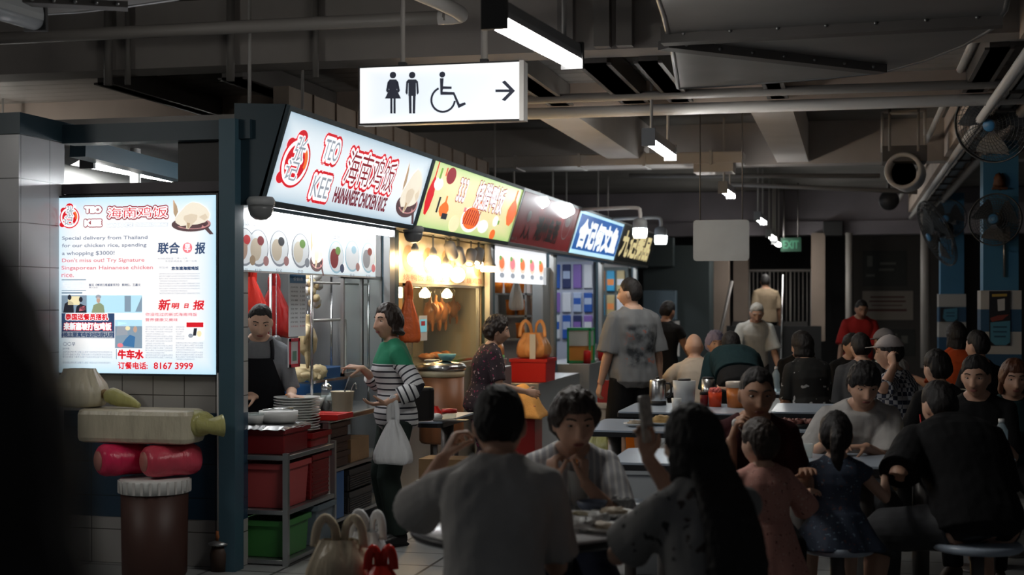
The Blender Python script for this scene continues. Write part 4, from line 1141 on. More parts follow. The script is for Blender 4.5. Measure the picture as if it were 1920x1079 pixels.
for (sx, sy, rx, ry, m) in ((846, 330, .13, .07, L_DKRED), (822, 345, .12, .05, L_WHITE), (851, 420, .15, .07, L_CREAM), (905, 425, .17, .06, L_WHITE), (922, 440, .10, .05, L_ORANGE), (929, 415, .09, .05, L_WHITE), (900, 386, .16, .035, L_ORANGE)):
    b = MB(); disc(b, P.px(sx, sy), rx, ry, .0032); b.build('dish_picture', m, t)
for (sx, sy, w_, h_, m) in ((815, 398, .05, .13, L_DARK), (825, 410, .16, .05, L_DARK), (834, 330, .03, .07, L_RED), (931, 421, .06, .04, L_GREEN), (868, 397, .07, .04, L_PINK), (822, 335, .05, .09, L_GREEN)):
    b = MB(); x, y = P.px(sx, sy); rect(b, x, y, x + w_, y + h_, .0044); b.build('print_patch', m, t)
# third sign: glossy maroon, a faint red glow added to brighten its face
P, t, Wd, Hh = row_sign(2, SY[2], SY[3], 'glossy maroon sign under two white floodlights, over the third stall', mat('sign_maroon_glow', (.20, .012, .016), .35, var=.2, vscale=3, emit=(.30, .015, .02), es=.16))
SGD = mat('sign_dark_letters', (.012, .004, .006), .3); SGP = mat('sign_pale_letters', (.34, .26, .26), .3)
bx = (P.px(1004, 430)[0], P.px(1004, 450)[1], P.px(1048, 430)[0], P.px(1010, 405)[1]); b = MB(); text(b, '潮州鱼粥', bx, .003, bold=.012); b.build('lettering', SGD, t)
bx = (P.px(976, 440)[0], P.px(976, 446)[1], P.px(992, 440)[0], P.px(980, 422)[1]); b = MB(); text(b, '人人', bx, .003, bold=.01); b.build('lettering', SGD, t)
bx = (P.px(957, 452)[0], P.px(957, 449)[1], P.px(968, 449)[0], P.px(958, 443)[1]); b = MB(); text(b, '#15', bx, .003, bold=.003); b.build('lettering', SGP, t)
b = MB(); c = P.px(1062, 425); disc(b, c, .22, .16, .003, inner=.9); disc(b, (c[0], c[1] + .05), .15, .06, .003); disc(b, P.px(992, 406), .08, .06, .003); b.build('emblem', SGP, t)
# fourth sign: blue with thick white characters
P, t, Wd, Hh = row_sign(3, SY[3], SY[4], 'lit blue sign with a white border and thick white characters, over the fourth stall', lit('sign_blue', (.012, .10, .36), .8))
b = MB(); e = .05
for a in ((0, 0, Wd, e), (0, Hh - e*.7, Wd, Hh), (0, 0, e*3, Hh), (Wd - e, 0, Wd, Hh)): rect(b, *a, .0022)
b.build('border', L_BLUEW, t)
bx = (.34, .10, Wd - .22, Hh - .10); outlined(t, '合记何文鱼', bx, .030, .022, L_STEEL, L_WHITE, .003)
# fifth sign: black with gold characters
P, t, Wd, Hh = row_sign(4, SY[4], SY[5], 'black sign with gold characters, over the fifth and farthest stall', mat('sign_black', (.006, .007, .007), .3))
L_GOLD = lit('gold', (.62, .52, .26), .85); b = MB(); text(b, '九记粥品', (.25, .09, Wd - .25, Hh - .08), .003, bold=.022); b.build('lettering', L_GOLD, t)

# lamps on arms: two bare floodlights over the third sign, two capped lamps beyond the fourth
def arm_lamp(label, base, tip, r=.082, h=.18, group='white lamps on arms over the signs'):
    base, tip = Vector(base), Vector(tip); t = thing('arm_lamp', label, 'lamp', tuple(tip), 0, group); z1 = .30
    MB().lathe([(0, 0), (r*.85, 0), (r, .03), (r, h*.62)], n=20).build('bulb', BULB_COOL, t)
    MB().lathe([(r*1.02, h*.60), (r*1.02, h), (r*.9, h + .03), (.03, h + .05), (0, h + .05)], n=20).build('cap', GREYP, t)
    b = MB(); q = base - tip; b.chain(catmull([Vector((0, 0, h + .04)), Vector((0, 0, z1)), Vector((q.x*.06, q.y*.06, z1 + .05)), Vector((q.x*.5, q.y*.5, z1 + .055)), q], 4), .022, n=10); b.build('arm', PIPE_W, t)
    return t
p = W(1200, 446, 16.6); arm_lamp('capped white lamp on a pipe arm, left of a pair beyond the blue sign', (-3.3, p.y + .3, p.z + .355), p)
p = W(1239, 458, 18.8); arm_lamp('capped white lamp on a pipe arm, right of a pair beyond the blue sign', (-3.3, p.y + .3, p.z + .355), p)
for k, (sx, sy, yy) in enumerate(((1013, 380, 14.7), (1062, 396, 15.9))):
    p = onY(sx, sy, yy); t = thing('flood_lamp', ['white floodlight over the maroon sign, left of the pair', 'white floodlight over the maroon sign, right of the pair'][k], 'lamp', tuple(p), 0, 'floodlights over the maroon sign')
    M_ = Matrix.Rotation(math.radians(25), 4, 'Z') @ Matrix.Rotation(math.radians(-80), 4, 'X') @ Matrix.Rotation(math.radians(-28), 4, 'Z')
    MB().rbox((-.085, -.06, -.03), (.085, .06, .02), .04, M=M_).build('lens', BULB_COOL, t); MB().rbox((-.095, -.07, .02), (.095, .07, .05), .04, M=M_).build('body', GREYP, t)
    MB().chain([(0, 0, .05), (-.06, 0, .12), (-3.2 - p.x, .0, ZT + .06 - p.z)], .015, n=8).build('arm', PIPE_W, t)

# ------------------------------------------------------------------ the menu lightbox on the end wall
Y0 = 7.60
bl, tr = onY(103, 699, Y0), onY(405, 366, Y0)
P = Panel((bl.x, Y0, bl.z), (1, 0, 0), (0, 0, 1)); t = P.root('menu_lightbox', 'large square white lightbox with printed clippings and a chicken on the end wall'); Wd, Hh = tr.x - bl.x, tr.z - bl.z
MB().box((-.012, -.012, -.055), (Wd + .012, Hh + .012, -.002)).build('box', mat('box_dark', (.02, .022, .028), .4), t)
b = MB(); rect(b, 0, 0, Wd, Hh, 0); b.build('face', lit_panel('lightbox_glow', (.98, .95, .93), (.48, .76, .92), 1.0, 6, 5), t)
def LB(x0, y1, x1, y0): return P.box((x0, y1), (x1, y0))
bx = LB(111, 428, 151, 388); logo(t, ((bx[0]+bx[2])/2, (bx[1]+bx[3])/2), (bx[2]-bx[0])*.46)
outlined(t, 'TEO', LB(160, 399, 190, 388), .010, .005, L_DKRED, L_WHITE); outlined(t, 'KEE', LB(160, 424, 190, 413), .010, .005, L_DKRED, L_WHITE)
outlined(t, '海南鸡饭', LB(203, 409, 314, 388), .014, .007, L_DKRED, L_WHITE, core=L_RED); outlined(t, 'HAINANESE CHICKEN RICE', LB(201, 426, 315, 418), .003, .0012, L_GREY, L_WHITE)
bx = LB(322, 450, 402, 372); chicken(t, bx[0], bx[1] + .04, bx[2] - bx[0], bx[3] - bx[1] - .04)
ink = MB(); thin = MB(); red = MB(); dkr = MB()
for s_, q in (('Special delivery from Thailand', (117, 452, 277, 442)), ('for our chicken rice, spending', (117, 466, 275, 456)), ('a whopping $3000!', (117, 481, 215, 471))): text(thin, s_, LB(*q), .003, bold=.0009)
for s_, q in (("Don't miss out! Try Signature", (117, 494, 271, 484)), ('Singaporean Hainanese chicken', (116, 508, 287, 498)), ('rice.', (116, 520, 139, 512))): text(dkr, s_, LB(*q), .003, bold=.0006)
text(ink, '联合', LB(296, 476, 336, 455), .003, bold=.002, skew=.1); text(ink, '报', LB(366, 476, 384, 455), .003, bold=.002, skew=.1)
b = MB(); c = LB(343, 475, 361, 455); disc(b, ((c[0]+c[2])/2, (c[1]+c[3])/2), (c[2]-c[0])/2, (c[3]-c[1])/2, .003); b.build('round_mark', L_PINK, t); w = MB(); text(w, '早', LB(347, 472, 357, 458), .0036, bold=.0014); w.build('lettering', L_WHITE, t)
text(ink, '京东速海南鸡饭', LB(322, 507, 373, 500), .003, bold=.0012); text(thin, '新加坡', LB(299, 504, 316, 500), .003)
text(red, '新', LB(297, 582, 318, 562), .003, bold=.002, skew=.15); text(red, '明', LB(322, 579, 335, 569), .003, bold=.0016, skew=.15); text(red, '日', LB(346, 578, 353, 570), .003, bold=.0016, skew=.15); text(red, '报', LB(362, 581, 382, 564), .003, bold=.002, skew=.15)
text(dkr, '你没吃过的新式海南鸡饭', LB(273, 593, 370, 587), .003, bold=.0005); text(dkr, '营养健康又美味', LB(273, 603, 334, 597), .003, bold=.0005)
text(red, '牛车水', LB(222, 673, 269, 657), .003, bold=.003); text(red, '订餐电话:', LB(222, 692, 277, 680), .003, bold=.0014); text(red, '8167 3999', LB(289, 692, 362, 681), .003, bold=.0014)
outlined(t, '泰国送餐员搭机', LB(124, 600, 203, 589), .0060, .0016, L_WHITE, L_RED, .0045); outlined(t, '来新嘉坡打包鸡饭', LB(121, 619, 209, 606), .0055, .0024, L_RED, L_WHITE, .0045)
text(ink, '4晚主要寓鸡饭好吃获认同', LB(116, 632, 213, 624), .0046, bold=.001)
for y in (449, 0):
    pass
for q in ((296, 484, 352, 482), (310, 489, 370, 486)): text(thin, '本地新闻报道·二零一九年', LB(q[0], q[1] + 3, q[2], q[1] - 1), .003)
text(ink, '看见《棒球日周盛宴系列》 黄晓红、王嘉文', LB(167, 537, 264, 532), .003, bold=.0003); text(ink, '男人日记', LB(167, 541, 184, 538), .003)
body = '海南鸡饭店摊主表示送餐员从泰国飞来新加坡打包鸡饭带回家分享给朋友吃'
def column(x0, y0, x1, y1, step, txt=body):
    y = y0; k = 0
    while y + step*.62 < y1:
        text(thin, txt[(k*5) % 20:(k*5) % 20 + max(6, int((x1-x0)/3.2))] , LB(x0, y + step*.68, x1 - (0 if k % 4 != 3 else (x1-x0)*.3), y), .003); y += step; k += 1
column(299, 512, 375, 553, 4.6); column(273, 612, 324, 672, 4.4); column(330, 612, 346, 640, 4.4); column(330, 642, 381, 676, 4.4); column(118, 659, 211, 675, 4.6); column(118, 679, 208, 684, 4.6)
text(ink, '〇〇早', LB(119, 649, 142, 642), .003); text(ink, '2019年', LB(118, 656, 131, 652), .003)
ink.build('lettering', L_NAVY, t); thin.build('lettering_fine', lit('ink_fine', (.24, .27, .34)), t); red.build('lettering', L_RED, t); dkr.build('lettering_pink', lit('ink_rose', (.60, .20, .24)), t)
ru = MB(); rect(ru, *LB(116, 526, 162, 524), .003); rect(ru, *LB(116, 546, 162, 544.5), .003); rect(ru, *LB(116, 551, 155, 548), .003); rect(ru, *LB(218, 674, 219.5, 655), .003); ru.build('rules', L_STEEL, t)
outlined(t, '早报网', LB(118, 543, 160, 529), .0016, .0004, L_GREY, L_WHITE)
def pic(name, ground, q, shapes):
    b = MB(); rect(b, *LB(*q), .0028); o = b.build(name, ground, t)
    for m, kind, *g in shapes:
        b = MB()
        if kind == 'o': x, y = P.px(g[0], g[1]); disc(b, (x, y), g[2]*.00312, g[3]*.00312, .0034)
        else: flat(b, [P.px(*k) for k in g[0]], .0033)
        b.build('picture_shape', m, t)
pic('picture', L_STEEL, (116, 587, 163, 554), [(L_CREAM, 'p', [(128, 572), (150, 572), (150, 556), (128, 556)]), (L_DARK, 'p', [(119, 587), (139, 587), (138, 568), (131, 564), (122, 570)]), (L_DARK, 'o', 131, 558, 4, 5), (L_DARK, 'p', [(142, 587), (163, 587), (162, 574), (151, 570), (144, 575)]), (L_DARK, 'o', 152, 562, 4, 5), (L_PINK, 'p', [(149, 584), (161, 582), (160, 574), (150, 576)])])
pic('picture', L_BLUEW, (163, 587, 267, 554), [(L_OLIVE, 'p', [(172, 587), (197, 587), (195, 573), (188, 568), (176, 572)]), (L_SKIN, 'o', 185, 563, 4, 6), (L_GREY, 'o', 185, 557, 6, 4), (L_STEEL, 'p', [(234, 585), (246, 585), (246, 555), (234, 555)]), (L_STEEL, 'p', [(254, 585), (267, 585), (267, 555)])])
pic('picture', L_NAVY, (116, 634, 215, 588), [(L_GREY, 'p', [(118, 634), (213, 634), (213, 622), (118, 622)])])
pic('picture', L_STEEL, (216, 653, 267, 600), [(L_BLUEW, 'p', [(216, 612), (267, 612), (267, 600), (216, 600)]), (L_GREY, 'p', [(218, 630), (240, 628), (238, 606), (222, 604)]), (lit('denim', (.05, .16, .34)), 'p', [(228, 648), (252, 652), (254, 632), (244, 628), (236, 636)]), (L_SKIN, 'o', 254, 618, 4, 6), (L_PINK, 'o', 226, 648, 6, 4), (L_CREAM, 'o', 240, 616, 5, 4)])
pic('picture', L_WHITE, (350, 637, 382, 605), [(L_RED, 'p', [(350, 614), (382, 614), (382, 605), (350, 605)]), (L_DARK, 'p', [(362, 630), (368, 630), (370, 616), (364, 616)]), (L_CREAM, 'o', 374, 626, 5, 6), (L_GREY, 'o', 358, 630, 5, 4)])

# ------------------------------------------------------------------ hanging toilet sign with pictograms
Yt = 7.35
bl, tr = onY(675, 232, Yt), onY(974, 116, Yt)
P = Panel((bl.x, Yt, bl.z), (1, 0, 0), (0, 0, 1)); t = P.root('toilet_sign', 'white lit hanging sign with toilet pictograms and an arrow'); Wd, Hh = tr.x - bl.x, tr.z - bl.z
MB().box((-.006, -.006, -.10), (Wd + .022, Hh + .006, -.001)).build('box', WHITEP, t)
b = MB()
for a in ((-.008, -.010, Wd + .008, 0), (-.008, Hh, Wd + .008, Hh + .008), (-.008, 0, 0, Hh)): b.box((a[0], a[1], -.03), (a[2], a[3], .004))
b.build('frame', DARKP, t); b = MB(); b.box((Wd, -.01, -.03), (Wd + .024, Hh + .008, .006)); b.build('end_cap', PIPE_W, t)
b = MB(); rect(b, 0, 0, Wd, Hh, 0); b.build('face', lit_panel('toilet_glow', (.72, .80, .88), (1.0, 1.0, 1.0), .95, 6, 4), t)
b = MB(); z = .002
def pp(*pts): flat(b, [P.px(*q) for q in pts], z)
R1 = (P.px(743, 141)[0] - P.px(737, 141)[0])
disc(b, P.px(737, 141), R1, R1, z, 20)
pp((727, 154), (731, 149), (743, 149), (747, 154), (744, 168), (752, 185), (722, 185), (730, 168)); pp((727, 154), (731, 152), (729, 172), (726, 174), (724, 170)); pp((747, 154), (743, 152), (745, 172), (748, 174), (750, 170))
pp((732, 185), (736, 185), (736, 213), (732, 213)); pp((738, 185), (742, 185), (742, 213), (738, 213))
b.build('woman_pictogram', L_DARK, t); b = MB(); disc(b, P.px(773, 141), R1, R1, z, 20)
pp((762, 153), (766, 149), (780, 149), (784, 153), (780, 156), (780, 180), (766, 180), (766, 156)); pp((762, 153), (765.5, 155), (764.5, 176), (763, 178), (760.5, 174)); pp((784, 153), (780.5, 155), (781.5, 176), (783, 178), (785.5, 174))
pp((766.5, 180), (771.7, 180), (772, 213), (767.5, 213)); pp((774.3, 180), (779.5, 180), (778.5, 213), (774, 213))
b.build('man_pictogram', L_DARK, t); b = MB()
R2 = P.px(835, 140)[0] - P.px(829.5, 140)[0]; disc(b, P.px(829.5, 140), R2, R2, z, 20)
pp((825, 147), (832, 147), (831, 162), (847, 162.5), (847, 167), (831, 167), (830, 172), (852, 173), (862, 195), (872, 192), (874, 196), (860, 203), (850, 178), (826, 178))
c = P.px(831, 187); rr_ = P.px(855, 187)[0] - c[0]; disc(b, c, rr_, rr_, z, 40, a0=112, a1=352, inner=.84)
b.build('wheelchair_pictogram', L_DARK, t); b = MB()
pp((929, 168), (955, 168), (941, 154), (947, 151), (966, 170.5), (947, 190), (941, 187), (955, 173), (929, 173))
b.build('arrow', L_DARK, t)
for sx in (750, 904):
    x = P.px(sx, 116)[0]; b = MB(); b.chain([(x, Hh, -.05), (x, 3.62 - bl.z, -.05)], .013 if sx < 800 else .019, n=10); b.build('rod', PIPE, t); b = MB(); b.box((x - .02, Hh, -.07), (x + .02, Hh + .03, -.03)); b.build('clamp', DARKP, t)

# small green exit sign far off, posters and notices
p = onY(1464, 472, 23.8); q = onY(1502, 446, 23.8); t = thing('exit_sign', 'small green exit sign hanging far off in the dark', 'sign', (p.x, 23.8, p.z)); MB().box((0, 0, 0), (q.x - p.x, .05, q.z - p.z)).build('box', mat('exit_green', (.004, .035, .018), .4, emit=(.005, .09, .04), es=.05), t)
b = MB(); text(b, 'EXIT', (.04, .05, q.x - p.x - .04, q.z - p.z - .05), 0, bold=.006); b.v = [(v[0], -.004 - v[2], v[1]) for v in b.v]; b.build('lettering', lit('exit_letters', (.03, .14, .08), .12), t)
for dx in (.05, q.x - p.x - .05): MB().chain([(dx, .025, q.z - p.z), (dx, .025, 3.5 - p.z)], .012, n=6).build('rod', STEEL_DK, t)
def notice(label, x0, y0, x1, y1, Y, ground, parts=(), lines=None, lm=None, name='notice_board', cat='notice'):
    bl, tr = onY(x0, y1, Y), onY(x1, y0, Y); P = Panel((bl.x, Y, bl.z), (1, 0, 0), (0, 0, 1)); t = P.root(name, label, cat); w, h = tr.x - bl.x, tr.z - bl.z
    MB().box((0, 0, -.015), (w, h, 0)).build('board', ground, t)
    for m, pts in parts: b = MB(); flat(b, [P.px(*k) for k in pts], .003); b.build('print_patch', m, t)
    if lines:
        b = MB()
        for q in lines: rect(b, *P.box((q[0], q[3]), (q[2], q[1])), .005)
        b.build('print_lines', lm, t)
    return P, t
NB = mat('notice_cream', (.20, .175, .15), .6); NI = mat('notice_ink', (.07, .025, .022), .7); ND = mat('notice_dark', (.018, .020, .019), .6); NG = mat('notice_grey_ink', (.10, .10, .09), .6); NBL = mat('notice_blue', (.06, .21, .30), .5); NK = mat('notice_black', (.015, .016, .02), .4); NY = mat('notice_yellow', (.4, .28, .06), .5); NW = mat('notice_white', (.5, .5, .5), .5); NR = mat('notice_red', (.20, .04, .03), .5); NBD = mat('notice_blue_line', (.02, .07, .12), .5)
notice('cream notice board with lines of dark red writing, low on the far right wall', 1617, 546, 1712, 600, 27.183, NB, (), [(1632, 556, 1696, 559), (1630, 564, 1698, 567), (1634, 572, 1692, 574), (1627, 580, 1700, 584)], NI)
notice('dark notice board above the cream one on the far right wall', 1617, 470, 1700, 537, 27.183, ND, (), [(1626, 480, 1636, 500), (1650, 492, 1680, 497), (1648, 504, 1676, 508), (1624, 515, 1640, 519)], NG)
notice('dark board with large pale characters behind the man in red', 1640, 618, 1716, 668, 27.183, ND, (), [(1652, 628, 1668, 634), (1676, 626, 1682, 646), (1690, 630, 1702, 644)], NG)
notice('pale half panel behind the man in the grey shirt, under the kiosk shelf', 1216, 602, 1274, 668, 24.29, PAINT_PALE)
notice('black poster with yellow heading and a blue speech bubble on the nearer column', 1855, 546, 1894, 648, 14.655, NK, [(NBL, [(1857, 605), (1894, 602), (1894, 642), (1886, 648), (1866, 648), (1857, 640)]), (NW, [(1870, 562), (1884, 560), (1884, 582), (1871, 584)]), (NR, [(1856, 597), (1870, 592), (1892, 590), (1880, 600), (1860, 604)]), (NY, [(1860, 552), (1888, 551), (1888, 556), (1860, 557)])], [(1862, 612, 1888, 615), (1862, 621, 1888, 624), (1864, 630, 1886, 633)], NBD, name='poster', cat='poster')
notice('small blue poster on the farther column', 1763, 577, 1795, 604, 21.555, NK, [(NBL, [(1770, 580), (1795, 578), (1795, 598), (1788, 604), (1774, 603), (1768, 596)])], [(1774, 586, 1790, 588), (1774, 592, 1790, 594)], NBD, name='poster', cat='poster')
# ------------------------------------------------------------------ makers of small things
def plastic(name, c, rough=.4, **k): return mat('plastic_' + name, c, rough, **k)
RED_P = plastic('red', (.52, .012, .010)); DKRED_P = plastic('dark_red', (.20, .012, .014)); PINK_P = plastic('pink_tub', (.46, .075, .075)); GREEN_P = plastic('green', (.05, .22, .05)); BLUE_P = plastic('blue', (.02, .10, .28)); ORANGE_P = plastic('orange', (.75, .20, .015)); CREAM_P = plastic('cream', (.62, .52, .34)); TURQ_P = plastic('turquoise', (.22, .55, .55))
MELA = mat('melamine_white', (.66, .66, .64), .3); CARD = mat('cardboard', (.30, .18, .09), .85, var=.12, vscale=8)
def bagmat(name, c, tr=.0, rough=.30): return mat('bag_' + name, c, rough, bump=.9, bscale=22, trans=tr, var=.12, vscale=10, stretch=(1.4, 1.4, .4))
BAG_W = bagmat('white', (.66, .67, .68)); BAG_R = bagmat('red', (.55, .022, .012)); BAG_DR = bagmat('dark_red', (.27, .008, .008)); BAG_C = bagmat('cream', (.55, .46, .33)); BAG_O = bagmat('orange', (.70, .33, .12)); BAG_Y = bagmat('yellow', (.42, .40, .15)); BAG_P = bagmat('pink', (.60, .06, .10)); BAG_F = bagmat('foam_cream', (.58, .53, .40))
SAUCE = mat('sauce_dark', (.02, .012, .008), .15); JAR = pane_mat('jar_plastic', body=.30); CHILLI = mat('chilli_orange', (.50, .14, .03), .4)
RAWCH = mat('poached_chicken', (.60, .48, .27), .4, bump=.3, bscale=40, var=.15, vscale=20); ROASTM = mat('roast_duck', (.36, .12, .03), .3, bump=.3, bscale=40, var=.3, vscale=14)

def crate(name, label, lo, hi, m, cat='crate', taper=.0, group=None, t=.012, slots=False, rim=True, rz=0.0):
    """open tub or crate with real walls; lo and hi are its outer corners"""
    w, d, h = hi[0]-lo[0], hi[1]-lo[1], hi[2]-lo[2]
    T = thing(name, label, cat, ((lo[0]+hi[0])/2, (lo[1]+hi[1])/2, lo[2]), rz, group)
    b = MB()
    def ring(x, y, z): return [(-x, -y, z), (x, -y, z), (x, y, z), (-x, y, z)]
    k = 1 - taper
    vs = ring(w/2*k, d/2*k, 0) + ring(w/2, d/2, h) + ring(w/2-t, d/2-t, h) + ring(w/2*k-t, d/2*k-t, t)
    fs = [(3,2,1,0), (12,13,14,15)]
    for a in (0, 4, 8):
        for i in range(4): j = (i+1) % 4; fs.append((a+i, a+j, a+4+j, a+4+i))
    b.add(vs, fs); b.build('walls', m, T, bevel=.006)
    if rim:
        b = MB(); e = .012
        for x0, y0, x1, y1 in ((-w/2-e, -d/2-e, w/2+e, -d/2), (-w/2-e, d/2, w/2+e, d/2+e), (-w/2-e, -d/2, -w/2, d/2), (w/2, -d/2, w/2+e, d/2)): b.box((x0, y0, h-.03), (x1, y1, h+.002))
        b.build('rim', m, T)
    if slots:
        b = MB(); n = 9
        for i in range(n):
            z = h*(i+.7)/(n+.5)
            b.box((-w/2*.9, -d/2-.004, z), (w/2*.9, -d/2+.002, z+.010)); b.box((w/2-.002, -d/2*.9, z), (w/2+.004, d/2*.9, z+.010))
        b.build('slats', m, T)
    return T
def carrier(label, pos, w, d, h, m, rz=0.0, hand=.14, fill=.6, cat='bag', group=None, name='carrier_bag', loops=2, hang=False, seed=1):
    """a full vest-top plastic bag: bulging body, gathered top, two loop handles"""
    T = thing(name, label, cat, pos, rz, group)
    b = MB(); n = 40; rows = [(.0, .72), (.05, .92), (.2, 1.02), (.4, 1.0), (.6, .88), (.78, .66), (.92, .48), (1.0, .42)] if not hang else [(.0, .80), (.03, .96), (.12, 1.02), (.24, .98), (.38, .88), (.52, .74), (.66, .58), (.80, .42), (.92, .28), (1.0, .20)]
    vs = []; fs = []
    for i, (z, k) in enumerate(rows):
        for j in range(n):
            a = 2*math.pi*j/n; ca, sa = math.cos(a), math.sin(a)
            q = 1 + .09*noise.noise(Vector((ca*2.2+seed, sa*2.2, z*2.5))) + (.07*math.sin(a*7+seed) + .06*math.sin(a*12+2*seed))*(.2+1.3*z)
            kk = k if hang or i < 4 else k + (1-k)*.25*abs(ca)
            drop = (.05*h*noise.noise(Vector((ca*1.7+seed, sa*1.7, 5.0))) - .03*h*abs(ca)) if (hang and i < 3) else 0
            vs.append((w/2*kk*q*math.copysign(abs(ca)**.7, ca), d/2*(k if not hang else .35+.65*k)*q*math.copysign(abs(sa)**.75, sa), h*z + drop))
    for i in range(len(rows)-1):
        for j in range(n):
            l = (j+1) % n; fs.append((i*n+j, i*n+l, (i+1)*n+l, (i+1)*n+j))
    fs.append(tuple(range(n-1, -1, -1))); b.add(vs, fs, True); b.build('sack', m, T)
    for k in range(loops):
        sx = -1 if k == 0 else 1; b = MB()
        if hang: P_ = [(sx*w*.10, 0, h*.9), (sx*w*.11, 0, h + hand*.4), (sx*w*.05, 0, h+hand*.92), (-sx*w*.01, .0, h+hand), (-sx*w*.02, .012, h*.95)]
        else: P_ = [(sx*w*.40, -d*.10, h*.84), (sx*w*.36, -d*.05, h+hand*.55), (sx*w*.24, 0, h+hand), (sx*w*.10, d*.05, h+hand*.6), (sx*w*.06, d*.12, h*.86)]
        b.chain(catmull(P_, 4), .016 if hang else .019, n=10, el=.30, up=(0, 1, 0)); b.build('handle', m, T)
    return T
def lathe_thing(name, label, cat, pos, parts, group=None, n=24, rz=0.0):
    T = thing(name, label, cat, pos, rz, group)
    for pn, prof, m in parts: MB().lathe(prof, n=n).build(pn, m, T)
    return T
def bowl_prof(r, h, t=.006): return [(0, 0), (r*.5, 0), (r*.55, .004), (r*.85, h*.5), (r, h), (r-t, h), (r*.82-t, h*.55), (r*.5, .012), (0, .010)]
def plate_prof(r): return [(0, 0), (r*.6, 0), (r*.66, .004), (r, .018), (r, .022), (r*.64, .010), (0, .008)]
def small_box(name, label, cat, lo, hi, m, group=None, bevel=.004, rz=0):
    T = MB().box((-(hi[0]-lo[0])/2, -(hi[1]-lo[1])/2, 0), ((hi[0]-lo[0])/2, (hi[1]-lo[1])/2, hi[2]-lo[2])).build(name, m, bevel=bevel)
    T.location = ((lo[0]+hi[0])/2, (lo[1]+hi[1])/2, lo[2]); T.rotation_euler = (0, 0, rz); return tag(T, label, cat, group)
def blob(b, c, r, seed=0, wob=.35, M=None): b.ball(c, r, 18, 12, wob=wob, seed=seed, M=M)

# ------------------------------------------------------------------ first stall
# printed menu panel below the sign, lit by a tube under the sign
a, c = onX(450, 508, -3.45), onX(705, 430, -3.45)
P = Panel((-3.45, 7.70, 1.735), (0, 1, 0), (0, 0, 1)); t = P.root('menu_board', 'white picture menu panel with bowls and plates of chicken rice, under the nearest sign'); Wd, Hh = 2.38, .355
MB().box((-.01, -.01, -.03), (Wd+.01, Hh+.01, -.001)).build('box', PIPE_W, t); b = MB(); rect(b, 0, 0, Wd, Hh, 0); o = b.build('face', lit_panel('menu_glow', (.94, .97, 1.0), (.62, .78, .86), .78, 16, 5), t); MATS['menu_glow'].node_tree.nodes['Principled BSDF'].inputs['Base Color'].default_value = (.22, .22, .22, 1)
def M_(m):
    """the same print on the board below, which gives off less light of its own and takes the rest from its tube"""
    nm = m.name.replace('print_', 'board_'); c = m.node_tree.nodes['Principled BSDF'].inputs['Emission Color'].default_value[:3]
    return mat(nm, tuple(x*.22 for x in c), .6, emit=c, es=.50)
cap = MB()
for k, (sx, sy) in enumerate(((458, 465), (484, 467), (523, 468), (563, 472), (594, 477), (630, 484), (660, 482), (690, 485))):
    x, y = P.px(sx, sy); y += .005
    if k == 4: chicken(t, x-.13, y-.13, .26, .29); continue
    b = MB(); disc(b, (x, y), .150, .112, .002); b.build('bowl_picture', M_(L_BLUEW) if k in (5, 6, 7) else M_(L_GREY), t)
    b = MB(); disc(b, (x, y + .004), .138, .102, .0026); b.build('rice_picture', M_(L_WHITE), t)
    b = MB(); disc(b, (x - .04, y - .01), .080, .068, .0032); disc(b, (x + .02, y + .035), .045, .028, .0031); b.build('food_picture', [M_(L_SKIN), M_(L_CHICK), M_(L_CHICK), M_(L_CHICK2), M_(L_CHICK), M_(L_DKRED), M_(L_WHITE), M_(L_GREY)][k], t)
    b = MB(); disc(b, (x + .03, y + .045), .05, .028, .0036); b.build('garnish_picture', [M_(L_RED), M_(L_DKRED), M_(L_DARK), M_(L_GREEN), M_(L_RED), M_(L_GREEN), M_(L_BLUEW), M_(L_DKRED)][k], t)
    b = MB(); disc(b, (x + .11, y - .075), .042, .030, .0040); b.build('sauce_picture', [M_(L_CHICK3), M_(L_PAN2), M_(L_PAN2), M_(L_GREY), M_(L_DKRED), M_(L_NAVY), M_(L_PAN2), M_(L_PINK)][k], t)
    text(cap, ['鸡饭', '白鸡饭', '烧鸡饭', '鸡杂', '全鸡', '豆芽', '白饭', '卤蛋'][k], (x - .07, y + .125, x + .07, y + .165), .003); text(cap, '$3.50', (x - .05, y - .150, x + .04, y - .125), .003)
cap.build('lettering', M_(L_GREY), t)
t = tube_light('bright white tube along the top of the picture menu, under the nearest sign', (-3.375, 7.75, 2.085), (-3.375, 10.25, 2.085), rods=False, w=.025, group='tubes of the stalls')
for o in KIDS[t.name]:
    if o.name.startswith('diffuser'): o.data.materials[0] = TUBE_MENU
for k, (yy, lab) in enumerate(((8.4, 'tube on the ceiling inside the first stall'), (14.9, 'tube on the ceiling inside the third stall'), (18.0, 'tube on the ceiling inside the fourth stall'), (21.4, 'tube on the ceiling inside the fifth stall'))):
    t = tube_light(lab, (-3.78, yy, 2.36), (-3.78, yy + 1.2, 2.36), rods=True, w=.045, group='tubes of the stalls')
    for o in KIDS[t.name]:
        if o.name.startswith('diffuser'): o.data.materials[0] = TUBE_ST
def dome_cam(label, p):
    t = thing('dome_camera', label, 'camera', tuple(p), 0, 'dome cameras under the signs'); MB().lathe([(0, -.085), (.035, -.08), (.06, -.06), (.072, -.025), (.074, 0)], n=24).build('dome', mat('dome_smoke', (.16, .165, .17), .3), t); MB().lathe([(.080, 0), (.083, .03), (.07, .05), (0, .05)], n=24).build('base', GREYP, t)
dome_cam('grey dome camera under the left end of the nearest sign', onX(489, 386, -3.32) + Vector((0, 0, .0))); dome_cam('grey dome camera under the join of the first two signs', onX(775, 436, -3.32))

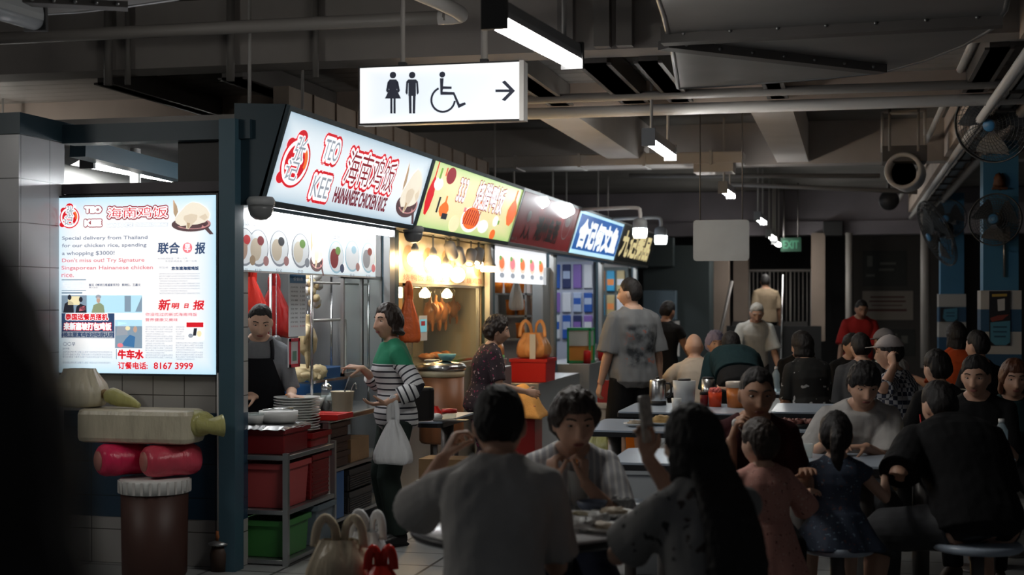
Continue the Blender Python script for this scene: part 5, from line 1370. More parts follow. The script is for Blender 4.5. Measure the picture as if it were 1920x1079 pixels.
# open steel rack at the corner
rx0, rx1, ry0, ry1 = -3.53, -3.22, 7.80, 8.58
t = thing('storage_rack', 'open steel rack of three shelves beside the blue post, holding tubs', 'rack', ((rx0+rx1)/2, (ry0+ry1)/2, 0))
for x in (rx0, rx1):
    for y in (ry0, ry1): xx, yy = x - (rx0+rx1)/2, y - (ry0+ry1)/2; MB().box((xx-.016, yy-.016, 0), (xx+.016, yy+.016, .66)).build('leg', STEEL_S, t)
for z in (.035, .325, .645):
    b = MB(); hx, hy = (rx1-rx0)/2, (ry1-ry0)/2; b.box((-hx-.012, -hy-.012, z-.028), (hx+.012, hy+.012, z)); b.build('shelf', STEEL_S, t, bevel=.004)
crate('tub', 'pink plastic tub on the middle rack shelf', (-3.515, 7.83, .326), (-3.235, 8.20, .59), PINK_P, 'tub', .10)
crate('basket', 'dark red slatted basket behind the pink tub on the rack', (-3.515, 8.24, .326), (-3.235, 8.55, .60), DKRED_P, 'basket', .04, slots=True)
crate('tub', 'green plastic tub on the bottom rack shelf', (-3.515, 7.83, .036), (-3.235, 8.20, .255), GREEN_P, 'tub', .08)
crate('tub', 'grey plastic bin with a pale rim behind the green tub', (-3.515, 8.26, .036), (-3.21, 8.57, .285), plastic('grey_bin', (.13, .17, .20)), 'tub', .12)
crate('crate', 'dark red crate on top of the rack under foil', (-3.515, 7.83, .646), (-3.245, 8.21, .80), DKRED_P, 'crate', .02, slots=False)
crate('tray', 'small red tray on the back corner of the rack', (-3.51, 8.24, .646), (-3.235, 8.55, .735), plastic('red_tray', (.30, .012, .014)), 'tray', .06)
b = MB(); n = 14; vs = [(-3.53 + .30*i/n, 7.80 + .45*j/n, .815 + .012*noise.noise(Vector((i*.9, j*.9, 2))) - (.02 if i in (0, n) or j in (0, n) else 0)) for j in range(n+1) for i in range(n+1)]
b.add(vs, [(j*(n+1)+i, j*(n+1)+i+1, (j+1)*(n+1)+i+1, (j+1)*(n+1)+i) for j in range(n) for i in range(n)]); o = b.build('foil_sheet', mat('foil', (.5, .5, .5), .3, metal=.8), None); s_ = o.modifiers.new('thick', 'SOLIDIFY'); s_.thickness = .004; tag(o, 'crinkled silver foil laid over the dark red crate', 'foil')
pl0 = lathe_thing('plate', 'white plate in the stack of plates on the rack', 'plate', (-3.38, 8.36, .735), [('dish', plate_prof(.145), MELA)], group='stacked white plates on the rack', n=32)
for k in range(1, 13):
    o = copy_tree(pl0); o.location = (-3.38 + .003*math.sin(k*2.1), 8.36 + .003*math.cos(k*1.7), .735 + .0165*k)
lathe_thing('bowl', 'stout white round tub with a scoop on it, on the foil', 'bowl', (-3.36, 8.02, .822), [('bowl', [(0, 0), (.10, 0), (.115, .015), (.118, .07), (.110, .07), (.105, .02), (0, .02)], MELA)])
tag(MB().chain([(-3.44, 7.97, .898), (-3.36, 8.0, .904), (-3.28, 8.05, .900)], [.012, .016, .020], n=10, el=.5).build('scoop', STEEL), 'steel scoop lying across the stout white tub', 'scoop')
lathe_thing('container', 'low clear round container at the left end of the rack top', 'container', (-3.47, 7.93, .822), [('tub', [(0, 0), (.05, 0), (.062, .05), (.055, .05), (.045, .006), (0, .006)], MELA), ('lid', [(.064, .05), (.066, .062), (0, .066)], JAR)])

# counter with its clutter
cx0, cx1, cy0, cy1 = -3.74, -3.30, 8.72, 10.25
t = thing('counter', 'stainless serving counter of the first stall', 'counter', ((cx0+cx1)/2, (cy0+cy1)/2, 0)); hx, hy = (cx1-cx0)/2, (cy1-cy0)/2
b = MB(); b.box((-hx, -hy, .755), (hx, hy, .795)); b.build('top', STEEL, t, bevel=.008)
for x in (-hx+.03, hx-.03):
    for y in (-hy+.03, hy-.03): MB().box((x-.02, y-.02, 0), (x+.02, y+.02, .755)).build('leg', STEEL_S, t)
MB().box((-hx+.02, -hy+.02, .42), (hx-.02, hy-.02, .44)).build('shelf', STEEL_S, t); MB().box((-hx+.02, -hy+.02, .08), (hx-.02, hy-.02, .10)).build('shelf', STEEL_S, t)
for k, z in enumerate((.4415, .5425, .6435)):
    crate('basket', ['dark slatted basket, bottom of the stack under the counter', 'dark slatted basket, middle of the stack under the counter', 'dark slatted basket, top of the stack under the counter'][k], (-3.70, 8.78, z), (-3.33, 9.16, z+.10), mat('basket_brown', (.045, .022, .016), .5), 'basket', .03, slots=True, group='baskets under the counter')
small_box('carton', 'brown carton on the upper shelf under the counter', 'carton', (-3.66, 9.24, .441), (-3.34, 9.62, .60), CARD)
for k, z in enumerate((.101, .255)):
    crate('crate', ['black crate at the bottom under the counter', 'black crate stacked on another under the counter'][k], (-3.68, 9.16, z), (-3.33, 9.66, z+.145), DARKP, 'crate', .02, slots=True)
small_box('board', 'blue plastic board leaning under the counter beside the black crates', 'board', (-3.36, 8.78, .101), (-3.33, 9.08, .415), BLUE_P)
lathe_thing('sauce_bottle', 'tall bottle of dark sauce with a steel cap on the counter', 'bottle', onZ(612, 772, .796), [('glass', [(0, 0), (.036, 0), (.038, .01), (.038, .12), (.034, .15), (.034, .155), (0, .155)], JAR), ('sauce', [(0, .002), (.0365, .002), (.0365, .075), (0, .075)], SAUCE), ('cap', [(.036, .15), (.038, .175), (.02, .19), (.008, .195), (.008, .215), (0, .217)], STEEL)])
T = lathe_thing('sauce_tub', 'clear tub of chilli sauce with spoons in it on the counter', 'tub', onZ(642, 774, .796), [('tub', [(0, 0), (.062, 0), (.066, .01), (.078, .14), (.083, .145), (.074, .145), (.060, .012), (0, .012)], plastic('tub_cream', (.58, .50, .36), .3)), ('sauce', [(0, .013), (.061, .013), (.064, .04), (0, .042)], CHILLI)])
MB().chain([(0, 0, .03), (.015, .01, .15), (.04, .03, .24)], [.006, .006, .007], n=8).build('spoon_handle', DARKP, T); MB().chain(catmull([(.03, 0, .05), (.07, 0, .17), (.095, 0, .20), (.10, 0, .16)]), .004, n=8).build('ladle_handle', STEEL, T)
p = onZ(617, 787, .797); T = crate('tray', 'bright red shallow tray on the counter', (p.x-.10, p.y-.13, .797), (p.x+.10, p.y+.13, .835), RED_P, 'tray', .12, rim=True)
p = onZ(552, 752, .80); lathe_thing('jar', 'glass jar of spoons on the counter behind the red tray', 'jar', (-3.62, 8.86, .796), [('jar', [(0, 0), (.045, 0), (.045, .12), (.04, .12), (.04, .01), (0, .01)], JAR)])
lathe_thing('pot', 'low steel pot with a handle behind the chilli tub', 'pot', (-3.62, 9.50, .796), [('pot', [(0, 0), (.13, 0), (.14, .02), (.14, .10), (.13, .10), (.128, .02), (0, .015)], STEEL_S)])
lathe_thing('bowl', 'white patterned bowl behind the sauce bottle', 'bowl', (-3.60, 9.15, .796), [('bowl', bowl_prof(.10, .10), MELA)])
for k, (dx, dy, m, hh, lab) in enumerate(((-3.69, 8.98, 'orange', .17, 'slim orange sauce bottle on the counter'), (-3.68, 9.05, 'red', .15, 'slim red sauce bottle on the counter'))):
    lathe_thing('squeeze_bottle', lab, 'bottle', (dx, dy, .796), [('bottle', [(0, 0), (.026, 0), (.026, hh*.7), (.008, hh*.85), (.004, hh), (0, hh)], [ORANGE_P, RED_P][k])])
small_box('crate', 'blue plastic crate against the back, behind the pointing hand', 'crate', (-4.05, 9.75, .80), (-3.75, 10.30, 1.06), BLUE_P)
# glass food case with poached chickens
t = thing('glass_case', 'glass food case with poached chickens over the counter', 'display case', (-3.72, 9.10, .98))
MB().box((-.17, -.02, 0), (.17, 1.20, .012)).build('shelf', GLASS, t); b = MB(); b.box((.165, -.02, .012), (.171, 1.20, .03)); b.build('rail', STEEL, t)
for y in (0, 1.17):
    MB().chain([(.15, y, -.185), (.15, y, .76)], .010, n=10).build('upright', STEEL, t); MB().chain([(-.15, y, -.185), (-.15, y, .76)], .010, n=10).build('upright', STEEL, t)
MB().chain(catmull([(.15, 0, .44), (.15, .5, .44), (.15, .62, .44), (.15, .66, .40), (.15, .66, .02)]), .010, n=10).build('rail_tube', PIPE_W, t); MB().chain([(.15, 0, .70), (.15, 1.17, .70)], .008, n=8).build('rail_tube', PIPE_W, t)
for k, (dy, dx, sz) in enumerate(((.10, .02, .9), (.27, -.02, 1.05), (.43, .03, 1.0), (.56, -.03, .85), (.33, .06, .7), (.17, .08, .65))):
    T = thing('poached_chicken', ['pale poached chicken at the left end of the glass shelf', 'largest pale poached chicken on the glass shelf', 'pale poached chicken in the middle of the glass shelf', 'pale poached chicken at the right end of the glass shelf', 'small chicken piece in front of the largest chicken', 'small chicken piece at the front left of the glass shelf'][k], 'chicken', (-3.72+dx, 9.10+dy, .993), k*1.1, 'poached chickens on the glass shelf')
    b = MB(); blob(b, (0, 0, .055*sz), (.085*sz, .065*sz, .055*sz), k, .25); b.build('carcass', RAWCH, T)
    for s_ in (-1, 1): MB().chain(catmull([(.04*sz, s_*.045*sz, .05*sz), (.09*sz, s_*.05*sz, .06*sz), (.12*sz, s_*.03*sz, .03*sz)]), lerp_list([.028*sz, .024*sz, .012*sz]), n=10).build('drumstick', RAWCH, T)
def hung_bird(label, p, s, m, group, name='hanging_chicken'):
    T = thing(name, label, 'chicken', tuple(p), random.uniform(0, 6), group)
    b = MB(); b.chain(catmull([(0, 0, 0), (.005, 0, -.06*s), (0, 0, -.10*s), (0, 0, -.17*s), (0, 0, -.25*s), (0, 0, -.29*s)]), lerp_list([.012*s, .016*s, .045*s, .068*s, .058*s, .02*s]), n=16); b.build('carcass', m, T)
    for k in (-1, 1):
        MB().chain(catmull([(k*.04*s, 0, -.09*s), (k*.085*s, .01, -.14*s), (k*.07*s, .02, -.20*s)]), lerp_list([.022*s, .018*s, .008*s]), n=8).build('wing', m, T)
        MB().chain(catmull([(k*.03*s, 0, -.25*s), (k*.045*s, 0, -.31*s), (k*.04*s, 0, -.37*s)]), lerp_list([.028*s, .018*s, .008*s]), n=8).build('drumstick', m, T)
    MB().chain(catmull([(0, 0, .0), (.02, 0, .03), (0, 0, .07), (0, 0, .12*s)]), .004, n=6).build('hook', STEEL, T); return T
hung_bird('poached chicken hanging on a hook beside the price list', onX(577, 590, -3.64), 1.0, RAWCH, 'chickens hanging in the first stall')
T = thing('hanging_garlic', 'bunch of pale garlic hanging at the top beside the price list', 'garlic', tuple(onX(590, 520, -3.66))); b = MB()
for k in range(22): b = MB(); blob(b, (random.uniform(-.04, .04), random.uniform(-.06, .06), random.uniform(-.20, .04)), .030, k, .2); b.build('bulb', MELA if k % 2 else RAWCH, T)
MB().chain([(0, 0, 0), (0, 0, .22)], .006, n=6).build('string', CARD, T)
carrier('bright red plastic bag hanging above the stall woman, left of the pair', onX(470, 612, -3.92), .25, .14, .33, BAG_R, .2, hang=True, hand=.10, group='red bags hanging in the first stall', seed=2)
carrier('darker red plastic bag hanging beside the price list, right of the pair', onX(514, 630, -3.92), .27, .15, .35, BAG_DR, .3, hang=True, hand=.09, group='red bags hanging in the first stall', seed=5)
tag(MB().chain([(-3.92, 7.70, 1.80), (-3.92, 10.4, 1.80)], .012, n=10).build('hanging_rail', STEEL), 'steel rail under the picture menu from which the red bags hang', 'rail')
PL = Panel((-3.50, onX(543, 560, -3.50).y, onX(543, 632, -3.50).z), (0, 1, 0), (0, 0, 1)); t = PL.root('price_list', 'long white price list with a blue head hanging in the first stall'); w = PL.px(573, 560)[0]; h = PL.px(573, 516)[1]
PRW = mat('paper_white', (.58, .60, .62), .6); PRB = mat('paper_blue', (.02, .10, .20), .5); INK = mat('paper_ink', (.06, .06, .07), .7); PRR = mat('paper_red', (.45, .02, .04), .6)
MB().box((0, 0, -.008), (w, h, 0)).build('sheet', PRW, t); b = MB(); rect(b, 0, h*.86, w, h, .002); b.build('head', PRB, t)
b = MB(); r_ = MB()
for k in range(10):
    y = h*(.78 - .07*k); text(b if k < 9 else r_, ['白鸡饭', '烧鸡饭', '鸡腿饭', '鸡翼', '鸡杂', '豆芽', '白菜', '卤蛋', '白饭', '外卖另加'][k], (w*.06, y, w*.50, y+h*.028), .002); text(b if k < 9 else r_, ['3.50', '3.50', '5.00', '1.20', '2.00', '3.00', '3.00', '0.80', '0.60', '0.30'][k], (w*.62, y, w*.94, y+h*.028), .002)
b.build('lettering', INK, t); r_.build('lettering_red', PRR, t); b = MB(); text(b, '价目表', (w*.2, h*.90, w*.8, h*.96), .004); b.build('lettering_head', PRW, t)
PL = Panel((-3.47, onX(542, 690, -3.47).y, onX(542, 690, -3.47).z), (0, 1, 0), (0, 0, 1)); t = PL.root('framed_notice', 'small white notice in a red frame below the price list'); w = PL.px(561, 660)[0]; h = PL.px(561, 634)[1]
MB().box((0, 0, -.01), (w, h, 0)).build('sheet', PRW, t); b = MB(); e = w*.12
for q in ((0, 0, w, e), (0, h-e, w, h), (0, 0, e, h), (w-e, 0, w, h)): b.box((q[0], q[1], 0), (q[2], q[3], .006))
b.build('frame', PRR, t); b = MB(); rect(b, w*.3, h*.22, w*.7, h*.55, .003); b.build('print', mat('print_green', (.10, .22, .16), .6), t)
lathe_thing('lucky_ornament', 'small round ornament with a red base on the wall behind the woman', 'ornament', onX(518, 650, -3.70), [('base', [(0, -.05), (.035, -.05), (.04, -.02), (.03, .0), (0, .0)], RED_P), ('ring', [(.02, 0), (.035, .02), (.035, .05), (.02, .07), (.004, .075), (.003, .48), (0, .48)], JAR)])
t = thing('glass_partition', 'tall sliding glass panels in steel frames at the right of the first stall', 'partition', (-3.50, 9.50, 1.02))
for y0, y1 in ((0, .42), (.40, .86)):
    MB().box((-.004, y0+.02, .02), (.004, y1-.02, .70)).build('pane', GLASS, t); b = MB()
    for q in ((y0, 0, y0+.025, .72), (y1-.025, 0, y1, .72), (y0, 0, y1, .025), (y0, .695, y1, .72)): b.box((-.012, q[0], q[1]), (.012, q[2], q[3]))
    b.build('frame', STEEL_S, t)
small_box('steel_cabinet', 'tall steel cabinet inside the first stall behind the glass', 'cabinet', (-4.9, 9.2, 0), (-4.4, 10.4, 1.9), STEEL_S)
small_box('back_cabinet', 'low dark cabinet at the back of the first stall', 'cabinet', (-5.2, 8.4, 0), (-4.75, 9.1, .85), STEEL_DK)

# thin pipe with a wide foot in front of the end wall; stacked bags on the barrel
t = thing('drain_pipe', 'thin white pipe with an orange joint in front of the blue post', 'pipe', (onY(410, 1000, 7.56).x, 7.57, 0)); MB().chain([(0, 0, .20), (0, 0, 1.14)], .014, n=10).build('run', PIPE_W, t); MB().lathe([(.02, .17), (.022, .20), (.02, .23)], n=16).build('joint', mat('joint_orange', (.45, .16, .06), .5), t); MB().lathe([(0, .15), (.06, .15), (.065, .16), (.02, .175), (0, .175)], n=20).build('tray', STEEL_S, t); MB().lathe([(0, 0), (.05, 0), (.055, .10), (.04, .15), (0, .15)], n=16).build('foot', mat('foot_brown', (.06, .035, .025), .6), t)
pb = onY(290, 1000, 7.35)
T = lathe_thing('barrel', 'dark brown barrel with a ribbed white lid under the pink bundles', 'barrel', (pb.x, 7.35, 0), [('drum', [(0, 0), (.17, 0), (.180, .02), (.187, .48), (0, .48)], mat('barrel_brown', (.055, .022, .016), .5)), ('lid', [(.195, .475), (.198, .54), (.19, .555), (0, .555)], MELA)], n=40)
for k in range(26):
    a = 2*math.pi*k/26; MB().box((-.004, -.006, .478), (.004, .006, .548), M=Matrix.Rotation(a, 4, 'Z') @ Matrix.Translation((.199, 0, 0))).build('lid_rib', PIPE_W, T)
def roll(label, p, L, r, ang, m, seed):
    T = thing('bundle', label, 'bundle', tuple(p), ang, 'pink wrapped bundles'); b = MB(); n = 28; rows = [(-.5, .50), (-.485, .74), (-.44, .90), (-.36, 1.0), (-.2, 1.02), (.05, .98), (.25, 1.03), (.38, .97), (.46, .80), (.5, .45)]; vs = []; fs = []
    for x, k in rows:
        for j in range(n):
            a = 2*math.pi*j/n; q = 1 + .07*noise.noise(Vector((math.cos(a)*2+seed, math.sin(a)*2, x*4))); vs.append((x*L, r*k*q*math.cos(a), r + r*.9*k*q*math.sin(a)))
    for i in range(len(rows)-1):
        for j in range(n): l = (j+1) % n; fs.append((i*n+j, i*n+l, (i+1)*n+l, (i+1)*n+j))
    fs += [tuple(range(n-1, -1, -1)), tuple(range(len(rows)*n-n, len(rows)*n))]; b.add(vs, fs, True); b.build('wrap', m, T)
    b = MB(); b.lathe([(0, .004), (r*.55, .004), (r*.55, -.004), (0, -.004)], n=24, M=Matrix.Translation((-.5*L, 0, r)) @ Matrix.Rotation(math.pi/2, 4, 'Y')); b.build('end', mat('bundle_end', (.50, .20, .17), .5), T)
roll('pink wrapped bundle with a round end, right of the pair on the barrel', (onY(325, 920, 7.38).x, 7.36, .556), .33, .10, math.radians(50), BAG_P, 1); roll('brighter pink wrapped bundle, left of the pair', (onY(225, 925, 7.30).x, 7.34, .556), .30, .10, math.radians(52), bagmat('pink_bright', (.70, .025, .10)), 4)
T = thing('foam_pack', 'long cream foam pack in a knotted clear bag on the pink bundles', 'pack', (onY(280, 848, 7.38).x, 7.38, .752)); b = MB(); b.rbox((-.40, -.13, 0), (.30, .13, .19), .06, seg=5); b.build('pack', BAG_F, T, bevel=.03)
MB().chain(catmull([(.26, 0, .11), (.33, 0, .11), (.38, -.02, .10), (.44, .02, .10)]), lerp_list([.095, .085, .05, .075]), n=16, el=.85).build('knot', BAG_Y, T)
T = carrier('white stuffed plastic bag on the foam pack, left', (onY(150, 776, 7.38).x, 7.38, .945), .30, .22, .22, BAG_F, 0, loops=0, seed=3)
T = thing('tied_bag', 'crumpled yellowish bag knotted beside the white stuffed bag', 'bag', (onY(226, 776, 7.36).x, 7.36, .945)); b = MB(); b.chain(catmull([(-.09, 0, .06), (-.05, 0, .065), (.0, 0, .05), (.06, 0, .035), (.12, 0, .012)]), lerp_list([.03, .05, .045, .032, .012]), n=16); b.build('sack', BAG_Y, T); MB().chain(catmull([(-.07, 0, .06), (-.10, 0, .09), (-.12, 0, .06)]), .018, n=8).build('knot', mat('knot_brown', (.25, .16, .06), .5), T)

# carrier bags on a stool in front of the rack
T = lathe_thing('stool', 'low round stool under the carrier bags', 'stool', (W(660, 1079, 5.75).x, W(660, 1079, 5.75).y, 0), [('seat', [(0, .385), (.24, .385), (.25, .395), (.24, .41), (0, .41)], STEEL_S), ('post', [(.03, .02), (.03, .385)], STEEL_S), ('foot', [(0, 0), (.16, 0), (.15, .02), (0, .02)], STEEL_S)])
p = W(637, 1079, 5.70); carrier('cream carrier bag standing on the stool, largest of three', (p.x, p.y, .412),   .25, .16, .185, BAG_C, .15, hand=.085, group='carrier bags on the stool')
p = W(690, 1079, 5.9); carrier('white carrier bag behind the cream one on the stool', (p.x, p.y, .412), .18, .14, .185, BAG_W, -.1, hand=.075, group='carrier bags on the stool', seed=7)
p = W(714, 1079, 5.6); carrier('small red carrier bag at the right of the stool', (p.x, p.y, .412), .13, .11, .10, BAG_R, .3, hand=.065, group='carrier bags on the stool', seed=9)

# ------------------------------------------------------------------ second stall: roast meats under warm lamps
P = Panel((-3.50, onX(748, 540, -3.50).y, 1.70), (0, 1, 0), (0, 0, 1)); t = P.root('menu_banner', 'pale picture banner washed out by warm lamps, in the second stall'); w = 2.72; h = .40
MB().box((0, 0, -.006), (w, h, 0)).build('sheet', mat('banner', (.62, .56, .45), .5, var=.1, vscale=6), t); b = MB()
for k in range(5): disc(b, (.25+.55*k, .2), .16, .11, .002)
b.build('food_picture', mat('banner_food', (.60, .34, .18), .5), t); b = MB(); text(b, '烧鸭饭 烧肉饭 叉烧饭 烧鸡饭', (.1, .02, w-.1, .075), .002); b.build('lettering', mat('banner_ink', (.45, .16, .10), .5), t)
def bulb_lamp(label, p, r=.055, warm=True, group='warm bulbs of the roast stall'):
    t = thing('hanging_bulb', label, 'lamp', tuple(p), 0, group); MB().ball((0, 0, 0), (r, r, r*1.05), 20, 14).build('globe', BULB_WARM if warm else BULB_COOL, t); MB().lathe([(r*.55, r*.8), (r*.5, r*1.5), (r*.3, r*1.9), (.008, r*2.1), (.008, 2.60 - p[2])], n=16).build('socket', GREYP, t)
for k, (sx, sy, X, lab, r, wm) in enumerate(((778, 486, -3.36, 'white globe bulb at the left end of the roast stall', .06, True), (812, 494, -3.40, 'warm globe bulb over the hanging roast meats, first in the glare', .065, True), (836, 508, -3.42, 'warm globe bulb over the hanging roast meats, second in the glare', .06, True), (858, 516, -3.40, 'warm globe bulb over the hanging roast meats, third in the glare', .065, True), (898, 496, -3.40, 'small warm bulb left of the bell lamp', .04, True))):
    p = onX(sx, sy, X); bulb_lamp(lab, p, r, wm)
def spot(label, p, tilt):
    t = thing('spot_lamp', label, 'lamp', tuple(p), 0, 'grey spot lamps of the roast stall'); M_ = Matrix.Rotation(math.radians(tilt), 4, 'X')
    MB().lathe([(.045, -.10), (.050, -.09), (.050, .05), (.03, .065), (0, .065)], n=20, M=M_).build('shade', mat('lamp_grey', (.34, .34, .35), .5), t); MB().ball(M_ @ Vector((0, 0, -.075)), .036, 14, 10).build('bulb', BULB_WARM, t); MB().chain([(0, 0, .05), (0, 0, 2.10 - p[2])], .008, n=8).build('stem', STEEL_DK, t)
for k, (sx, sy, ti, lab) in enumerate(((845, 467, 50, 'grey spot lamp tilted left, leftmost of the spot lamps'), (860, 477, 48, 'grey spot lamp tilted left, second from the left'), (883, 480, -40, 'small grey spot lamp pointing right with a visible bulb'), (897, 478, -38, 'second small grey spot lamp pointing right'))): spot(lab, onX(sx, sy, -3.36), ti)
p = onX(917, 500, -3.36); t = thing('bell_lamp', 'glowing bell shaped lamp at the right end of the roast stall', 'lamp', tuple(p)); MB().lathe([(.0, -.05), (.075, -.05), (.08, -.04), (.07, .0)], n=24).build('globe', BULB_WARM, t); MB().lathe([(.072, 0), (.045, .05), (.025, .10), (.02, .17), (.02, 2.10 - p.z), (0, 2.10 - p.z)], n=20).build('shade', GREYP, t)
t = thing('roast_case', 'glass case of hanging roast meats in the second stall', 'display case', (-3.52, 10.72, 1.02))
b = MB(); b.box((-.55, 0, -.02), (.02, 2.62, 0)); b.build('base', STEEL, t); MB().box((-.003, .30, .0), (.003, 2.60, .66)).build('pane', GLASS, t)
b = MB()
for y in (.28, 2.6): b.box((-.015, y, 0), (.015, y+.03, .68))
b.box((-.015, .28, .66), (.015, 2.63, .69)); b.build('frame', STEEL_S, t); MB().box((-.56, 0, 0), (-.55, 2.62, .72)).build('back_panel', mat('case_back', (.66, .48, .28), .35), t); MB().box((-.2, 1.02, 0), (-.17, 1.06, .68)).build('upright', STEEL, t)
for y in (.55, 1.25, 1.95): MB().lathe([(0, -.04), (.045, -.03), (.05, 0), (.03, .03), (.01, .05), (0, .05)], c=(-.12, y, .60), n=18).build('added_bulb', BULB_WARM, t)  # bulbs added inside the case to brighten the hanging meats
MB().chain([(-.25, .1, .66), (-.25, 2.6, .66)], .010, n=8).build('hook_rail', STEEL, t)
for k, (sx, lab) in enumerate(((806, 'roast duck hanging leftmost in the glass case'), (818, 'roast duck hanging second in the glass case'), (829, 'roast duck hanging third in the glass case'), (850, 'roast duck hanging alone right of the steel upright'), (866, 'roast duck hanging next to the lone duck'))):
    p = onX(sx, 575, -3.77); p.z = 1.61; hung_bird(lab, p, .9 if k != 3 else .75, ROASTM, 'roast ducks in the glass case', 'roast_duck')
for k in range(3):
    p = onX(800 + 18*k, 668, -3.68); T = thing('roast_piece', ['piece of roast meat on the case floor, left', 'piece of roast meat on the case floor, middle', 'piece of roast meat on the case floor, right'][k], 'meat', (p.x, p.y, 1.021), k, 'roast pieces on the case floor'); b = MB(); blob(b, (0, 0, .035), (.08, .055, .035), k+4, .3); b.build('meat', [ROASTM, CHILLI, ROASTM][k], T)
carrier('orange red plastic bag hanging at the left of the roast stall', onX(766, 640, -3.40), .19, .06, .36, mat('bag_orange_red', (.70, .13, .03), .3, bump=.9, bscale=22), .2, hang=True, hand=.10, seed=11)
PL = Panel((-3.49, onX(786, 640, -3.49).y, onX(786, 640, -3.49).z), (0, 1, 0), (0, 0, 1)); t = PL.root('glass_notice', 'small notice stuck on the roast stall glass'); w, h = PL.px(801, 640)[0], PL.px(801, 592)[1]; MB().box((0, 0, -.003), (w, h, 0)).build('sheet', PRW, t); b = MB(); rect(b, w*.1, h*.35, w*.9, h*.85, .002); b.build('picture', mat('print_teal', (.08, .25, .26), .5), t); b = MB(); rect(b, w*.2, h*.6, w*.7, h*.78, .003); b.build('picture_patch', PRR, t)
small_box('counter', 'steel counter under the roast meat case', 'counter', (-4.1, 10.72, 0), (-3.48, 13.4, .995), STEEL_S)
p = onZ(828, 673, 1.085); pd = Vector((-3.22, 10.95, 0)); q = W(828, 730, depth((-3.0, 11.0))); pd = Vector((q.x, q.y, 0))
T = lathe_thing('roasting_drum', 'brown roasting drum with a steel lid beside the striped shirt', 'drum', (q.x, q.y, .42), [('drum', [(0, 0), (.165, 0), (.178, .02), (.180, .53), (0, .53)], WOOD), ('band', [(.184, .53), (.186, .585), (0, .585)], CREAM_P), ('lid', [(.196, .585), (.2, .61), (.18, .635), (.05, .655), (0, .655)], STEEL)], n=40)
for k in range(3): a = 2*math.pi*k/3+.4; MB().box((.12*math.cos(a)-.015, .12*math.sin(a)-.015, -.42), (.12*math.cos(a)+.015, .12*math.sin(a)+.015, 0)).build('leg', STEEL_DK, T)
lathe_thing('bowl', 'turquoise bowl on the steel lid of the drum', 'bowl', (q.x+.05, q.y-.02, 1.077), [('bowl', bowl_prof(.075, .055), TURQ_P)])
small_box('sheet_of_paper', 'folded paper lying on the drum lid', 'paper', (q.x-.13, q.y-.06, 1.073), (q.x-.03, q.y+.05, 1.085), PRW)
lathe_thing('basin', 'green basin behind the floral shirt', 'basin', (onX(925, 690, -3.30).x, onX(925, 690, -3.3).y, .94), [('basin', bowl_prof(.11, .10), mat('basin_green', (.10, .50, .10), .4))]); p = onX(925, 690, -3.30); small_box('trolley', 'pale steel trolley under the green basin', 'trolley', (p.x-.14, p.y-.16, 0), (p.x+.14, p.y+.16, .939), STEEL_S)

# small table in front of the roast stall
def rect_table(label, x0, y0, x1, y1, h=.75, m=None, group='blue grey hawker tables', posts=1, base=True):
    t = thing('table', label, 'table', ((x0+x1)/2, (y0+y1)/2, 0), 0, group); hx, hy = (x1-x0)/2, (y1-y0)/2
    b = MB(); b.rbox((-hx, -hy, h-.012), (hx, hy, h), min(.05, hx*.4)); b.build('tabletop', m or TABLE_TOP, t); b = MB(); b.rbox((-hx-.006, -hy-.006, h-.04), (hx+.006, hy+.006, h-.011), min(.05, hx*.4)); b.build('edge', TABLE_EDGE, t)
    for k in range(posts):
        px_ = 0 if posts == 1 else (-hx*.6 if k == 0 else hx*.6); MB().chain([(px_, 0, .02), (px_, 0, h-.04)], .045, n=14).build('post', STEEL_DK, t); MB().lathe([(0, 0), (.16, 0), (.15, .02), (0, .02)], c=(px_, 0, 0), n=20).build('foot', STEEL_DK, t)
    return t
TABLE_TOP = mat('laminate_blue_grey', (.34, .40, .48), .28, var=.05, vscale=5); TABLE_EDGE = mat('laminate_edge', (.012, .013, .016), .4)
a, c = onZ(783, 791, .75), onZ(882, 776, .75)
rect_table('narrow blue grey table between the striped shirt and the drum', a.x, a.y, c.x, c.y + .12, group='blue grey hawker tables')
T = lathe_thing('condiment_jar', 'jar with a red lid on the narrow table', 'jar', (a.x+.18, a.y+.14, .751), [('jar', [(0, 0), (.045, 0), (.047, .05), (0, .05)], JAR), ('lid', [(.052, .05), (.052, .075), (0, .08)], RED_P)]); small_box('tray', 'thin dark tray on the narrow table', 'tray', (a.x+.10, a.y+.02, .751), (a.x+.33, a.y+.10, .763), STEEL_DK)
lathe_thing('rolled_towel', 'small white rolled towel at the end of the narrow table', 'towel', (c.x-.06, a.y+.09, .751), [('roll', [(0, 0), (.035, .005), (.04, .025), (.03, .045), (0, .05)], MELA)])
carrier('folded red plastic bag on the narrow table behind the striped shirt', (a.x+.05, a.y+.18, .751), .13, .09, .09, BAG_R, .3, loops=1, hand=.03, seed=4)
small_box('carton', 'open brown carton under the narrow table', 'carton', (a.x+.0, a.y+.02, .36), (a.x+.30, a.y+.26, .50), CARD); crate('crate', 'blue grey crate holding up the open carton', (a.x-.0, a.y, .0), (a.x+.32, a.y+.30, .355), GREYP, 'crate', .02)
carrier('orange bag lying beside the open carton', (a.x+.40, a.y+.16, 0), .14, .12, .44, BAG_O, .3, loops=0, seed=14)

